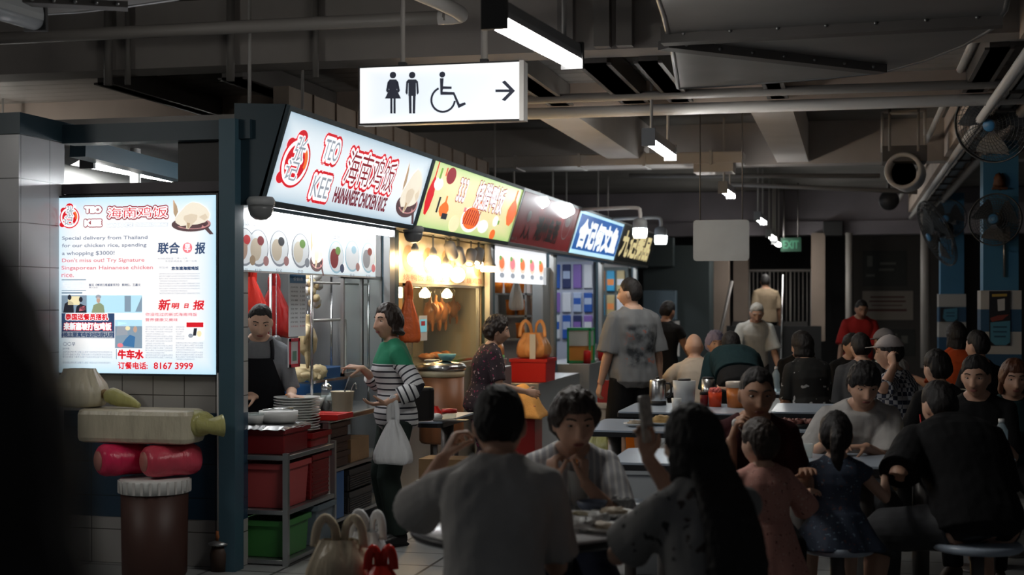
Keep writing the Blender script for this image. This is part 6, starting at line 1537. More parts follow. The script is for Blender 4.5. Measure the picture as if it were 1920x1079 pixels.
# ------------------------------------------------------------------ third stall
P = Panel((-3.46, onX(928, 525, -3.46).y, 1.745), (0, 1, 0), (0, 0, 1)); t = P.root('menu_board', 'small white picture menu with a row of dishes, in the third stall'); w = 2.45; h = .37
MB().box((0, 0, -.02), (w, h, -.001)).build('box', PIPE_W, t); b = MB(); rect(b, 0, 0, w, h, 0); b.build('face', lit('menu_small', (.93, .94, .97), 1.0), t); b = MB()
for k in range(5):
    x = .28+.47*k; b = MB(); disc(b, (x, .19), .15, .085, .002); b.build('dish_picture', lit('dish_pale', (.80, .62, .50)), t); b = MB(); disc(b, (x, .20), .11, .06, .003); b.build('food_picture', L_PINK if k % 2 else L_ORANGE, t); b = MB(); disc(b, (x-.06, .25), .06, .025, .004); b.build('garnish_picture', L_GREEN, t); b = MB(); disc(b, (x, .075), .10, .028, .004); b.build('dish_base', L_GREY, t)
ySH = 15.2; xa, xb = onY(925, 600, ySH).x, onY(987, 600, ySH).x
t = thing('shelf_unit', 'steel shelf unit with orange tubs in the third stall', 'shelf', (xa, ySH, 0)); ws = xb - xa
for z in (.80, 1.145, 1.40, 1.644): MB().box((-.02, 0, z-.022), (ws, .30, z)).build('shelf', STEEL_S, t)
for x in (-.02, ws-.02): MB().box((x, .0, 0), (x+.02, .02, 1.95)).build('upright', STEEL_S, t); MB().box((x, .28, 0), (x+.02, .30, 1.95)).build('upright', STEEL_S, t)
MB().box((-.02, .30, .78), (ws, .31, 1.95)).build('back_panel', mat('shelf_back', (.50, .51, .52), .5), t)
for k, (sx, z, lab) in enumerate(((934, 1.645, 'orange tub on the top shelf, left of three'), (954, 1.645, 'orange tub on the top shelf, middle of three'), (974, 1.645, 'orange tub on the top shelf, right of three'), (957, 1.401, 'orange tub on the middle shelf, left of two'), (977, 1.401, 'orange tub on the middle shelf, right of two'), (976, 1.146, 'single orange tub on the lowest shelf'))):
    lathe_thing('orange_tub', lab, 'tub', (onY(sx, 600, ySH + .08).x, ySH + .09, z), [('tub', [(0, 0), (.046, 0), (.056, .16), (.050, .16), (.042, .01), (0, .01)], ORANGE_P), ('rim', [(.055, .15), (.060, .155), (.060, .17), (.052, .17)], ORANGE_P)], group='orange tubs on the shelf unit')
small_box('upright_fridge', 'tall steel fridge at the right of the orange tubs', 'fridge', (-3.80, 16.06, 0), (-3.46, 16.58, 1.95), STEEL_S)
carrier('grey plastic bag hanging in front of the orange tubs', onX(968, 580, -3.52), .16, .10, .33, BAG_W, .2, hang=True, hand=.10, seed=15)
small_box('stall_counter', 'counter of the third stall under the orange bags', 'counter', (-3.42, 13.8, 0), (-3.02, 16.0, .735), STEEL_S); 
crate('crate', 'bright red crate under the right orange bag', (-3.35, 13.98, .736), (-2.98, 14.45, .97), RED_P, 'crate', .03); small_box('bin', 'pale translucent bin under the left orange bag', 'bin', (-3.62, 13.76, .0), (-3.44, 14.2, .97), plastic('bin_pale', (.55, .55, .53), .3))
p = onX(957, 690, -3.45); carrier('orange bag of bread on the pale bin, left of the pair', (-3.53, 13.98, .972), .20, .30, .21, BAG_O, 0, hand=.07, loops=1, group='orange bags on the crates', seed=21); carrier('orange knotted bag on the red crate with a white tag, right of the pair', (-3.17, 14.22, .972), .33, .34, .26, BAG_O, 0, hand=.12, group='orange bags on the crates', seed=24)
small_box('tag', 'white paper tag in front of the right orange bag', 'tag', (-3.16, 14.02, .94), (-3.10, 14.026, 1.22), PRW, bevel=0)
q = W(978, 760, 12.3); small_box('bin', 'dark red bin under the draped orange towel', 'bin', (q.x-.15, q.y-.15, 0), (q.x+.15, q.y+.15, .66), DKRED_P); n = 22; b = MB(); vs = []
for j in range(n+1):
    for i in range(n+1):
        x, y = -.22 + .44*i/n, -.22 + .44*j/n; r_ = max(abs(x), abs(y)); rr_ = math.hypot(x, y); zz = .84 - .17*min(1, rr_/.2)**1.6 - max(0, r_-.15)*1.6 + .02*noise.noise(Vector((x*9, y*9, 3))); vs.append((x*.95, y*.95, zz))
b.add(vs, [(j*(n+1)+i, j*(n+1)+i+1, (j+1)*(n+1)+i+1, (j+1)*(n+1)+i) for j in range(n) for i in range(n)], True); o = b.build('towel', mat('towel_orange', (.72, .36, .10), .9, bump=.4, bscale=70)); o.location = (q.x, q.y, 0); m_ = o.modifiers.new('thick', 'SOLIDIFY'); m_.thickness = .008; tag(o, 'orange towel draped in a heap over the dark red bin', 'towel')
b = MB(); b.ball((0, 0, 0), (.12, .12, .085), 16, 10); o = b.build('pot_under_towel', STEEL_S); o.location = (q.x, q.y, .735); tag(o, 'steel pot under the orange towel', 'pot')

# ------------------------------------------------------------------ fourth and fifth stalls: packets, drinks
PK = [plastic('packet_' + n_, c_, .35) for n_, c_ in (('blue', (.03, .10, .40)), ('white', (.62, .64, .70)), ('violet', (.22, .13, .42)), ('pale', (.40, .48, .66)), ('orange', (.72, .25, .08)), ('navy', (.03, .04, .12)), ('tan', (.42, .34, .18)), ('sky', (.05, .33, .58)))]
small_box('display_board', 'tall pegboard with rows of packets in the fourth stall', 'board', (-5.2, 19.86, 0), (-3.55, 19.93, 2.12), mat('pegboard', (.42, .45, .55), .5))
pos_w = ['far left', 'second', 'third', 'fourth', 'fifth', 'sixth', 'seventh', 'eighth', 'ninth', 'tenth', 'eleventh', 'twelfth']
for r_, (z, h) in enumerate(((1.74, .34), (1.40, .28), (1.02, .34))):
    for i in range(9):
        x = -4.86 + .155*i; T = thing('snack_packet', '%s hanging packet of the %s row on the pegboard' % (pos_w[i].capitalize() + ' from the left' if i else 'Leftmost', ['top', 'middle', 'bottom'][r_]), 'packet', (x, 19.845, z), 0, 'packets on the pegboard')
        c_ = PK[[0, 1, 2, 3, 1, 0, 5, 2, 1][(i + r_*4) % 9]] if r_ != 1 else PK[[4, 1, 4, 1, 3, 2, 1, 3, 0][i]]
        b = MB(); b.box((-.062, -.03, 0), (.062, 0, h)); b.build('wrapper', c_, T, bevel=.012); b = MB(); b.box((-.052, -.0315, h*.40), (.052, -.010, h*.72)); b.build('label_patch', PK[(i*3 + r_*2 + 1) % 4], T)
small_box('stall_counter', 'drinks counter of the fourth stall', 'counter', (-3.7, 16.8, 0), (-3.05, 19.9, .80), STEEL_S)
q = onZ(1081, 702, .80); T = thing('drink_dispenser', 'clear drink dispenser with a green frame and orange drink', 'dispenser', (-3.22, 17.15, .801)); w = .135
MB().box((-w+.012, -w+.012, .03), (w-.012, w-.012, .21)).build('drink', mat('orange_drink', (.62, .25, .05), .25), T); MB().box((-w, -w, .21), (w, w, .40)).build('tank', mat('tank_pale', (.5, .52, .48), .2), T); b = MB()
for x in (-w, w):
    for y in (-w, w): b.box((x-.012, y-.012, 0), (x+.012, y+.012, .42))
b.box((-w-.012, -w-.012, .40), (w+.012, w+.012, .43)); b.box((-w-.012, -w-.012, 0), (w+.012, w+.012, .03)); b.build('frame', mat('frame_green', (.02, .30, .10), .4), T)
for k, (x, y, r, h, m, lab) in enumerate(((-3.10, 16.92, .045, .16, RED_P, 'red cup left of the drink dispenser'), (-3.12, 17.55, .04, .22, JAR, 'clear bottle right of the drink dispenser'), (-3.10, 17.8, .05, .14, RED_P, 'red tin on the drinks counter'), (-3.12, 18.15, .04, .20, PK[1], 'white bottle on the drinks counter'), (-3.10, 18.5, .05, .15, DKRED_P, 'dark red tin at the far end of the drinks counter'))):
    lathe_thing('tin', lab, 'tin', (x, y, .801), [('can', [(0, 0), (r, 0), (r, h*.9), (r*.8, h), (0, h)], m)])
T = lathe_thing('mug', 'pale mug with a handle in front of the dispenser', 'mug', (-3.09, 16.86+.02, .962), [('mug', [(0, 0), (.03, 0), (.032, .05), (.028, .05), (.026, .005), (0, .005)], MELA)]); T.location = (-3.09, 17.33, .801)
MB().chain(catmull([(.03, 0, .012), (.05, 0, .02), (.05, 0, .04), (.03, 0, .045)]), .004, n=6).build('handle', MELA, T)
small_box('dustbin', 'grey bin with a pale top beside the red stool, in front of the third stall', 'bin', (onZ(1103, 800, 0).x, 13.3, 0), (onZ(1103, 800, 0).x + .2, 13.55, .5), GREYP) if False else None
q = W(1113, 760, 13.2); T = crate('dustbin', 'grey open bin standing in front of the drinks counter', (q.x-.14, q.y-.14, 0), (q.x+.14, q.y+.14, .60), GREYP, 'bin', .12); q = W(1140, 760, 13.6); small_box('chair_panel', 'dark red plastic chair back beside the grey bin', 'chair', (q.x-.10, q.y-.02, 0), (q.x+.06, q.y+.02, .80), DKRED_P); small_box('promotion_board', 'white and orange promotion board by the fourth post', 'sign', (q.x+.10, q.y+.3, 0), (q.x+.30, q.y+.34, .62), ORANGE_P)
small_box('black_shelf', 'low black shelf along the front of the fifth stall', 'shelf', (-3.75, 20.2, .0), (-3.45, 22.9, 1.05), BLACK)
small_box('display_board', 'dark display board behind the packets of the fifth stall', 'board', (-4.8, 23.10, 0), (-3.55, 23.16, 2.12), mat('board_dark', (.10, .12, .12), .6))
for z, n_ in ((1.32, 7), (1.72, 7)):
    for i in range(n_):
        x = -4.66 + .165*i; T = thing('snack_packet', '%s packet of the %s row in the fifth stall' % (pos_w[i].capitalize() + ' from the left' if i else 'Leftmost', 'lower' if z < 1.5 else 'upper'), 'packet', (x, 23.085, z), 0, 'packets in the fifth stall'); MB().box((-.066, -.04, 0), (.066, 0, .34)).build('wrapper', PK[[6, 7, 6, 5, 7, 6, 1][i] if z < 1.5 else [6, 6, 5, 6, 4, 7, 6][i]], T, bevel=.014); MB().box((-.055, -.042, .10), (.055, -.01, .2)).build('label_patch', PK[[4, 1, 1, 4, 0, 4, 1][i]], T)
# kiosk boxes beyond the stalls
KB = mat('kiosk_blue_grey', (.075, .11, .14), .6); KD = mat('kiosk_dark', (.02, .03, .032), .6)
def kiosk(label, x0, y0, x1, y1, Y, d, m): a, c = onY(x0, y1, Y), onY(x1, y0, Y); small_box('cabinet', label, 'cabinet', (a.x, Y, max(0, a.z)), (c.x, Y+d, c.z), m)
kiosk('dark kiosk body left of the blank hanging sheet', 1206, 460, 1330, 830, 24.3, .8, KD); kiosk('blue grey box on the kiosk behind the man in the grey shirt', 1206, 545, 1266, 600, 24.02, .279, KB); kiosk('pale wall cupboard high on the kiosk', 1206, 445, 1262, 500, 24.05, .249, KD)
t = thing('railing', 'pale railing with thin bars at the far stair landing', 'railing', (onY(1405, 508, 26.6).x, 26.6, 1.0)); a, c = onY(1405, 508, 26.6), onY(1521, 508, 26.6); MB().chain([(0, 0, a.z-1), (c.x-a.x, 0, a.z-1)], .025, n=8).build('handrail', PIPE, t)
for k in range(16): x = (c.x-a.x)*k/15; MB().chain([(x, 0, -.3), (x, 0, a.z-1)], .007 if k % 5 else .018, n=6).build('bar', PIPE, t)
a, c = onY(1372, 455, 24.1), onY(1318, 640, 24.1); tag(MB().chain([(a.x, 24.1, 1.9), (c.x+.1, 23.9, .01)], .03, n=8).build('handrail', STEEL_DK), 'sloping dark handrail beside the far pillars', 'handrail')
tag(MB().chain([(onY(1468, 500, 24).x, 24.05, 2.0), (onY(1462, 640, 24).x, 24.05, .0)], .018, n=10).build('handrail', STEEL), 'shiny upright steel rail behind the climbing visitor', 'handrail')
# ------------------------------------------------------------------ the people
def YA(a): return math.radians(13.4 + a)      # 0 shows the back, 90 faces picture left, 180 faces the camera, -90 picture right
def ground(sx, D): p = W(sx, HZ, D); return (p.x, p.y)
def stool(label, x, y, z=.45, r=.16, m=None, group='round hawker stools'):
    return lathe_thing('stool', label, 'stool', (x, y, 0), [('seat', [(0, z-.035), (r*.95, z-.035), (r, z-.025), (r, z-.008), (r*.96, z), (0, z)], m or TABLE_TOP), ('post', [(.032, .015), (.032, z-.035)], STEEL_DK), ('foot', [(0, 0), (.12, 0), (.11, .018), (0, .018)], STEEL_DK)], group=group, n=28)
C_WHITE = cloth('white', (.50, .49, .49)); C_LGREY = cloth('light_grey', (.40, .385, .37)); C_GREY = cloth('grey', (.15, .155, .165)); C_DGREY = cloth('dark_grey', (.055, .056, .060)); C_BLACK = cloth('black', (.010, .010, .011)); C_CREAM = cloth('cream', (.52, .44, .35)); C_TEAL = cloth('dark_teal', (.010, .028, .032)); C_RED = cloth('red', (.30, .018, .016)); C_ORANGE = cloth('orange', (.52, .075, .018)); C_OLIVE = cloth('dark_green', (.022, .032, .028)); C_NAVY = cloth('navy', (.015, .02, .04)); C_MAROON = cloth('maroon', (.035, .008, .010)); C_POLO = cloth('polo_grey', (.48, .49, .47)); C_APRON = cloth('apron', (.006, .006, .008)); C_BEIGE = cloth('beige', (.20, .15, .10)); SHOE = mat('shoe_black', (.010, .009, .009), .35); SANDAL = mat('sandal_brown', (.05, .03, .02), .6)
C_STRIPE = two_tone('cloth_stripes', (.62, .62, .63), (.015, .016, .024), 1/.038, rough=.85, duty=.28, attr='along')
def stripe_top():
    """green yoke above the stripes"""
    m = C_STRIPE; nt = m.node_tree; bs = nt.nodes['Principled BSDF']; old = bs.inputs['Base Color'].links[0].from_socket
    at = nt.nodes.new('ShaderNodeTexCoord'); sp = nt.nodes.new('ShaderNodeSeparateXYZ'); nt.links.new(at.outputs['Object'], sp.inputs[0])
    g = nt.nodes.new('ShaderNodeMath'); g.operation = 'GREATER_THAN'; g.inputs[1].default_value = 1.155; nt.links.new(sp.outputs['Z'], g.inputs[0])
    mx = nt.nodes.new('ShaderNodeMix'); mx.data_type = 'RGBA'; mx.inputs[7].default_value = (.012, .19, .095, 1); nt.links.new(old, mx.inputs[6]); nt.links.new(g.outputs[0], mx.inputs[0]); nt.links.new(mx.outputs[2], bs.inputs['Base Color'])
stripe_top()
C_CHECK = bpy.data.materials.new('cloth_check'); C_CHECK.use_nodes = True
nt = C_CHECK.node_tree; bs = nt.nodes['Principled BSDF']; bs.inputs['Roughness'].default_value = .85; ck = nt.nodes.new('ShaderNodeTexChecker'); ck.inputs['Scale'].default_value = 34; ck.inputs['Color1'].default_value = (.40, .40, .42, 1); ck.inputs['Color2'].default_value = (.02, .025, .05, 1)
tc = nt.nodes.new('ShaderNodeTexCoord'); mp_ = nt.nodes.new('ShaderNodeMapping'); mp_.inputs['Location'].default_value = (.013, .011, .017); nt.links.new(tc.outputs['Object'], mp_.inputs[0]); nt.links.new(mp_.outputs[0], ck.inputs['Vector']); nt.links.new(ck.outputs[0], bs.inputs['Base Color'])
C_FLORAL = spots_mat('cloth_floral', (.016, .005, .010), [(.22, .012, .06), (.50, .32, .32)], 34, thr=.535)
C_FLOWER = spots_mat('cloth_flower_grey', (.21, .205, .20), [(.018, .018, .018), (.05, .035, .03)], 22, thr=.53)
C_PINKF = spots_mat('cloth_pink_print', (.46, .22, .18), [(.14, .04, .035), (.55, .38, .30)], 75, thr=.55)
C_NAVYF = spots_mat('cloth_navy_print', (.035, .05, .085), [(.16, .24, .32), (.14, .07, .07)], 60, thr=.57)
C_BWF = spots_mat('cloth_black_white', (.010, .010, .010), [(.42, .42, .42)], 14, thr=.60)
C_BLOUSE = two_tone('cloth_fine_stripes', (.55, .54, .53), (.34, .34, .36), 38, axis='X', duty=.6)
def back_print():
    m = bpy.data.materials.new('cloth_printed_tee'); m.use_nodes = True; nt = m.node_tree; bs = nt.nodes['Principled BSDF']; bs.inputs['Roughness'].default_value = .85
    tc = nt.nodes.new('ShaderNodeTexCoord'); sp = nt.nodes.new('ShaderNodeSeparateXYZ'); nt.links.new(tc.outputs['Object'], sp.inputs[0])
    def rng(sock, lo, hi, soft=.06):
        a = nt.nodes.new('ShaderNodeMapRange'); a.interpolation_type = 'SMOOTHSTEP'; a.inputs[1].default_value = lo; a.inputs[2].default_value = lo + soft; nt.links.new(sock, a.inputs[0])
        b = nt.nodes.new('ShaderNodeMapRange'); b.interpolation_type = 'SMOOTHSTEP'; b.inputs[1].default_value = hi - soft; b.inputs[2].default_value = hi; b.inputs[3].default_value = 1; b.inputs[4].default_value = 0; nt.links.new(sock, b.inputs[0])
        c = nt.nodes.new('ShaderNodeMath'); c.operation = 'MULTIPLY'; nt.links.new(a.outputs[0], c.inputs[0]); nt.links.new(b.outputs[0], c.inputs[1]); return c.outputs[0]
    k = nt.nodes.new('ShaderNodeMath'); k.operation = 'MULTIPLY'; nt.links.new(rng(sp.outputs['X'], -.16, .17), k.inputs[0]); nt.links.new(rng(sp.outputs['Z'], .98, 1.38), k.inputs[1])
    k1 = nt.nodes.new('ShaderNodeMath'); k1.operation = 'MULTIPLY'; nt.links.new(k.outputs[0], k1.inputs[0]); nt.links.new(rng(sp.outputs['Y'], -1, .0), k1.inputs[1])
    ne = nt.nodes.new('ShaderNodeTexNoise'); ne.inputs['Scale'].default_value = 7; ne.inputs['Detail'].default_value = 3; nt.links.new(tc.outputs['Object'], ne.inputs['Vector'])
    rm = nt.nodes.new('ShaderNodeMapRange'); rm.inputs[1].default_value = .40; rm.inputs[2].default_value = .52; nt.links.new(ne.outputs[0], rm.inputs[0])
    k2 = nt.nodes.new('ShaderNodeMath'); k2.operation = 'MULTIPLY'; nt.links.new(k1.outputs[0], k2.inputs[0]); nt.links.new(rm.outputs[0], k2.inputs[1])
    n = nt.nodes.new('ShaderNodeTexNoise'); n.inputs['Scale'].default_value = 11; n.inputs['Detail'].default_value = 5; nt.links.new(tc.outputs['Object'], n.inputs['Vector'])
    r = nt.nodes.new('ShaderNodeValToRGB'); cr = r.color_ramp; cr.elements[0].position = .38; cr.elements[0].color = (.012, .015, .02, 1); cr.elements[1].position = .62; cr.elements[1].color = (.14, .15, .16, 1); e = cr.elements.new(.66); e.color = (.30, .08, .04, 1); e = cr.elements.new(.70); e.color = (.14, .17, .2, 1); nt.links.new(n.outputs[0], r.inputs[0])
    mx = nt.nodes.new('ShaderNodeMix'); mx.data_type = 'RGBA'; mx.inputs[6].default_value = (.15, .155, .16, 1); nt.links.new(r.outputs[0], mx.inputs[7]); nt.links.new(k2.outputs[0], mx.inputs[0]); nt.links.new(mx.outputs[2], bs.inputs['Base Color']); return m
C_PRINT = back_print()
BOBH = dict(front=.052, side=-.03, back=-.075, top=.024, sidet=.016, backt=.022, bob=-.095, lock=.3)
SH2 = dict(SHORT, top=.022, sidet=.012, backt=.016)
FRINGE = dict(front=.035, side=.0, back=-.070, top=.030, sidet=.020, backt=.020, lock=.4)
LONG = dict(front=.055, side=-.03, back=-.08, top=.020, sidet=.016, backt=.022, bob=-.12, long=.34)
CURLY = dict(front=.05, side=-.01, back=-.085, top=.030, sidet=.022, backt=.028, lock=.6, nf=11, curly=1.4)

# woman in the first stall
pos = ground(487, 9.15); ya = YA(-172)
J = person('stall woman in grey tee and black apron, looking down at her work', pos, ya, 1.57, fem=True, lean=(4, 14), head=(4, 20, -3), skin=SKIN_PALE, vox=.0055, hair=dict(front=.072, side=.035, back=-.06, top=.014, sidet=.010, backt=.016, bun=(0, -.115, .03, .035), lock=.15),
    hands={'R': dict(p=loc_of(pos, ya, W(478, 745, 8.95)), palm=(.5, .2, -.8), f=(.9, .45, -.1), curl=(.5, .6, .4)), 'L': dict(p=loc_of(pos, ya, W(545, 742, 8.90)), palm=(.1, .0, -1), f=(-.85, .45, -.15), thumb=(0, 1, .4), curl=(.55, .6, .4))},
    top=dict(m=C_GREY, sleeve=.52, inf=.014), bottom=dict(m=C_BLACK), shoes=SHOE)
b = MB(); n = 15; vs = []
for layer in (.020, .026):
    for i in range(9):
        t_ = i/8; h = -.36 + t_*.80; c = J['spos'](max(-.02, h)) + Vector((0, 0, min(0, h+.02)))
        xr, fw, up = J['frame'](max(0, h/.565)); w_ = (.17 if h < .16 else .17 - .085*(h-.16)/.28)
        dd = .125 if h < .3 else .120
        for k in range(n):
            a = -1 + 2*k/(n-1); vs.append(c + xr*(w_*a) + fw*(dd*J['s']*math.sqrt(max(0, 1-(a*w_/.19)**2)) + layer + (.022*g2(h-.345, .06))))
N_ = 9*n; fs = []
for i in range(8):
    for k in range(n-1): q = i*n+k; fs += [(q, q+1, q+n+1, q+n), (N_+q, N_+q+n, N_+q+n+1, N_+q+1)]
b.add(vs, fs, True); ap = b.build('apron', C_APRON, J['root']); 
for s_ in (-1, 1):
    xr, fw, up = J['frame'](.8); c = J['spos'](.43); MB().chain(catmull([c + xr*(s_*.085) + fw*.128, J['spos'](.50) + xr*(s_*.085) + fw*.09, J['spos'](.555) + xr*(s_*.07) - fw*.015, J['spos'](.50) + xr*(s_*.07) - fw*.115]), .014, n=6, el=.35, up=(0, 1, 0)).build('strap', C_APRON, ap)

# customer in the striped top
pos = ground(742, 9.1); ya = YA(108)
hL = loc_of(pos, ya, W(722, 757, 8.85)); hR = loc_of(pos, ya, W(678, 690, 9.2))
J = person('woman in a green and white striped top pointing across the counter', pos, ya, 1.545, fem=True, lean=(1, 5), head=(22, -2, 0), skin=SKIN, vox=.0048, age=2, hair=dict(BOBH, bob=-.070, flare=.012, front=.062), hair_mat=HAIR_BROWN,
    hands={'R': dict(p=hR, palm=(.3, .2, -1), f=(.0, .95, .12), curl=(.5, .6, .5), point=0, thumb=(-1, 0, .6), pole=(.6, -.3, -1)), 'L': dict(p=hL, palm=(.2, -.1, 1), f=(.10, .95, -.05), curl=(.3, .4, .3), thumb=(-1, .2, .2), pole=(-.5, -1, -.4))},
    top=dict(m=C_STRIPE, sleeve=.80, inf=.020, sloose=.014, stripe=True, h0=-.085, hem=.012, fold=.005), bottom=dict(m=C_OLIVE, loose=.02), shoes=SHOE)
p = W(737, 868, 8.84); carrier('white carrier bag hanging from the wrist of the woman in stripes', (p.x, p.y, p.z), .24, .12, .27, BAG_W, .25, hang=True, hand=.13, seed=31)
p = W(788, 790, 9.25); T = thing('shoulder_bag', 'black shoulder bag behind the woman in stripes', 'bag', (p.x - .03, p.y, p.z), YA(20)); b = MB(); b.rbox((-.12, -.06, 0), (.12, .06, .22), .05); b.build('bag', mat('bag_leather', (.012, .010, .010), .45), T, bevel=.02); MB().chain(catmull([(-.06, 0, .21), (-.075, .02, .34), (-.10, .0, .47), (-.085, -.03, .34), (-.03, -.02, .21)]), .009, n=8).build('strap', SHOE, T)

# helper in the floral blouse at the roast stall
pos = ground(903, 11.0); ya = YA(-75)
person('woman with curly dark hair and a maroon floral blouse beside the drum', pos, ya, 1.45, fem=True, lean=(6, 14), head=(-8, 6, 0), skin=SKIN, vox=.006, age=1, hair=CURLY, hair_mat=HAIR_BROWN, build=1.05,
    hands={'L': dict(p=(-.22, .22, .82), palm=(1, 0, 0)), 'R': dict(p=(.20, .30, .86), palm=(-1, 0, -.3))}, top=dict(m=C_FLORAL, sleeve=.45, inf=.02, h0=-.085, hem=.02), bottom=dict(m=C_FLORAL, loose=.03), shoes=SHOE)
# man in the printed tee
pos = ground(1187, 12.0); ya = YA(24)
person('tall man in a printed grey tee and black shorts standing with his back turned', pos, ya, 1.77, lean=(-1, 2), head=(42, 0, 0), skin=SKIN_PALE, vox=.006, hair=SH2, shoulders=1.04, hands={'L': dict(p=(-.27, .10, .80), palm=(1, 0, 0), curl=(.5, .6, .4)), 'R': dict(p=(.27, .02, .80), palm=(-1, 0, 0))},
    top=dict(m=C_PRINT, sleeve=.5, inf=.030, sloose=.03, h0=-.085, hem=.02, fold=.012), bottom=dict(m=C_BLACK, len=.55, inf=.02, loose=.03, name='shorts'), shoes=SHOE)
person('person in black partly hidden behind the printed grey tee', ground(1243, 15.5), YA(-30), 1.58, lean=(3, 10), head=(-10, 15, 0), skin=SKIN_TAN, hair=SH2, vox=.009, hands={'R': dict(p=(.30, .30, .80), palm=(0, 0, -1))}, top=dict(m=C_BLACK, sleeve=.2), bottom=dict(m=C_BLACK), shoes=SHOE)

# nearest round table
pos = ground(925, 4.45); ya = YA(-4)
J = person('man in a pale grey tee seated with his back turned and left hand raised', pos, ya, 1.66, sit=.45, lean=(10, 32), head=(2, 14, 0), skin=SKIN, vox=.006, hair=dict(SHORT, top=.017, sidet=.011, backt=.014), build=.98, shoulders=1.0, hscale=1.07,
    hands={'L': dict(p=loc_of(pos, ya, W(832, 858, 4.92)), f=(.45, .30, .85), palm=(.8, .2, -.3), curl=(.9, 1.0, .6), thumb=(.3, -.2, 1), pole=(-.7, .2, -.9)), 'R': dict(p=(.13, .42, .79), palm=(0, 0, -1), pole=(.25, -.5, -.9))}, feet={'L': (-.2, .33, .085), 'R': (.2, .33, .085)},
    top=dict(m=C_LGREY, sleeve=.46, inf=.020, sloose=.03, h0=-.085, fold=.009), bottom=dict(m=C_NAVY), shoes=SANDAL)
stool('round stool under the man in the pale grey tee', *pos)
pos = ground(1062, 5.86); ya = YA(184)
J = person('woman in a striped white blouse at the round table, chin on both hands', pos, ya, 1.52, sit=.45, fem=True, hscale=1.04, lean=(20, 32), head=(6, 10, 0), skin=SKIN, vox=.0055, hair=dict(front=.055, side=-.015, back=-.08, top=.026, sidet=.026, backt=.026, lock=.45, nf=5), hair_mat=HAIR_BROWN, age=1.5, build=1.1,
    hands={'R': dict(p=loc_of(pos, ya, W(1036, 905, 5.50)), f=(.02, -.12, 1), palm=(-.9, -.5, .1), curl=(1.0, 1.0, .5), tin=.1, pole=(.4, .4, -1)), 'L': dict(p=loc_of(pos, ya, W(1096, 905, 5.50)), f=(-.02, -.12, 1), palm=(.9, -.5, .1), curl=(1.0, 1.0, .5), tin=.1, pole=(-.4, .4, -1))},
    top=dict(m=C_BLOUSE, sleeve=.42, inf=.022, sloose=.03), bottom=dict(m=C_NAVY), shoes=SANDAL)
stool('round stool under the woman with her chin on her hands', *pos)
pos = ground(1348, 4.25); ya = YA(26)
hR = loc_of(pos, ya, W(1214, 858, 4.62))
J = person('woman with long black hair and dark flowered tee holding up a phone', pos, ya, 1.52, sit=.45, fem=True, lean=(8, 16), head=(18, 2, 0), skin=SKIN_PALE, vox=.006, hair=dict(LONG, long=.40), build=1.08,
    hands={'R': dict(p=hR, f=(-.02, .08, 1), palm=(-.75, -.55, .1), curl=(.7, .8, .5), pole=(.4, -.2, -1), thumb=(0, -1, .4)), 'L': dict(p=loc_of(pos, ya, W(1175, 1010, 4.62)), palm=(0, 0, -1), pole=(-1, -.5, -.6))},
    top=dict(m=C_FLOWER, sleeve=.42, inf=.022, sloose=.03, h0=-.085, fold=.008), bottom=dict(m=C_NAVY), shoes=SANDAL)
stool('round stool under the woman holding up a phone', *pos)
p = W(1212, 786, 4.60); T = thing('phone', 'phone in a pale marbled case held up by the long haired woman', 'phone', tuple(p), YA(58) + math.pi); b = MB(); b.rbox((-.037, -.075, -.0045), (.037, .075, .0045), .011, M=Matrix.Rotation(math.radians(97), 4, 'X') @ Matrix.Identity(4)); b.build('case', mat('phone_case', (.52, .50, .45), .4, var=.4, vscale=40), T); b = MB(); b.rbox((-.034, -.071, 0), (.034, .071, .0012), .009, M=Matrix.Rotation(math.radians(97), 4, 'X') @ Matrix.Translation((0, 0, .0048))); b.build('screen', BLACK, T)

# children and the adults across from them
pos = ground(1434, 5.95); ya = YA(10)
person('toddler in a pink printed dress standing with her back turned', pos, ya, 1.05, child=True, fem=True, head=(25, 3, 0), lean=(2, 4), skin=SKIN_PALE, vox=.006, hair=dict(front=.05, side=.0, back=-.08, top=.018, sidet=.014, backt=.018, lock=.4), hair_mat=HAIR_BROWN,
    hands={'R': dict(p=(.24, .16, .72), palm=(0, 0, -1), f=(.7, .6, .1)), 'L': dict(p=(-.12, .22, .70), palm=(0, 0, -1))}, top=dict(m=C_PINKF, sleeve=.55, inf=.030, sloose=.03, skirt=.62, flare=.22, name='dress'), shoes=SANDAL)
pos = ground(1570, 6.45); ya = YA(-6)
person('little girl with a ponytail in a navy printed dress on a round stool', pos, ya, 1.12, sit=.45, child=True, fem=True, head=(-4, 4, 0), lean=(4, 8), skin=SKIN_PALE, vox=.006, hair=dict(front=.06, side=.01, back=-.07, top=.014, sidet=.010, backt=.014, tail=1),
    hands={'L': dict(p=(-.19, .12, .66), palm=(1, 0, 0), f=(.1, .8, .4)), 'R': dict(p=(.24, .20, .74), palm=(0, 0, -1), f=(.9, .4, 0))}, feet={'L': (-.09, .22, .22), 'R': (.09, .22, .22)}, top=dict(m=C_NAVYF, sleeve=.12, inf=.020, sloose=.02, skirt=.26, flare=.16, name='dress'), shoes=SANDAL)
stool('round stool under the girl in the navy dress', *pos, r=.165)
pos = ground(1400, 6.70); ya = YA(182)
person('man in a dark maroon tee facing this way behind the toddler', pos, ya, 1.62, sit=.45, hscale=1.02, lean=(14, 28), head=(-2, 8, 0), skin=SKIN_TAN, vox=.006, hair=dict(SHORT, front=.068, top=.014, sidet=.006, backt=.01), build=.98, hands={'R': dict(p=loc_of(pos, ya, W(1372, 822, 6.42)), f=(-.2, .3, .9), palm=(-1, .2, 0), curl=(.8, .9, .5)), 'L': dict(p=(-.18, .42, .78), palm=(0, 0, -1))}, top=dict(m=C_MAROON, sleeve=.48, inf=.02), bottom=dict(m=C_BLACK), shoes=SANDAL)
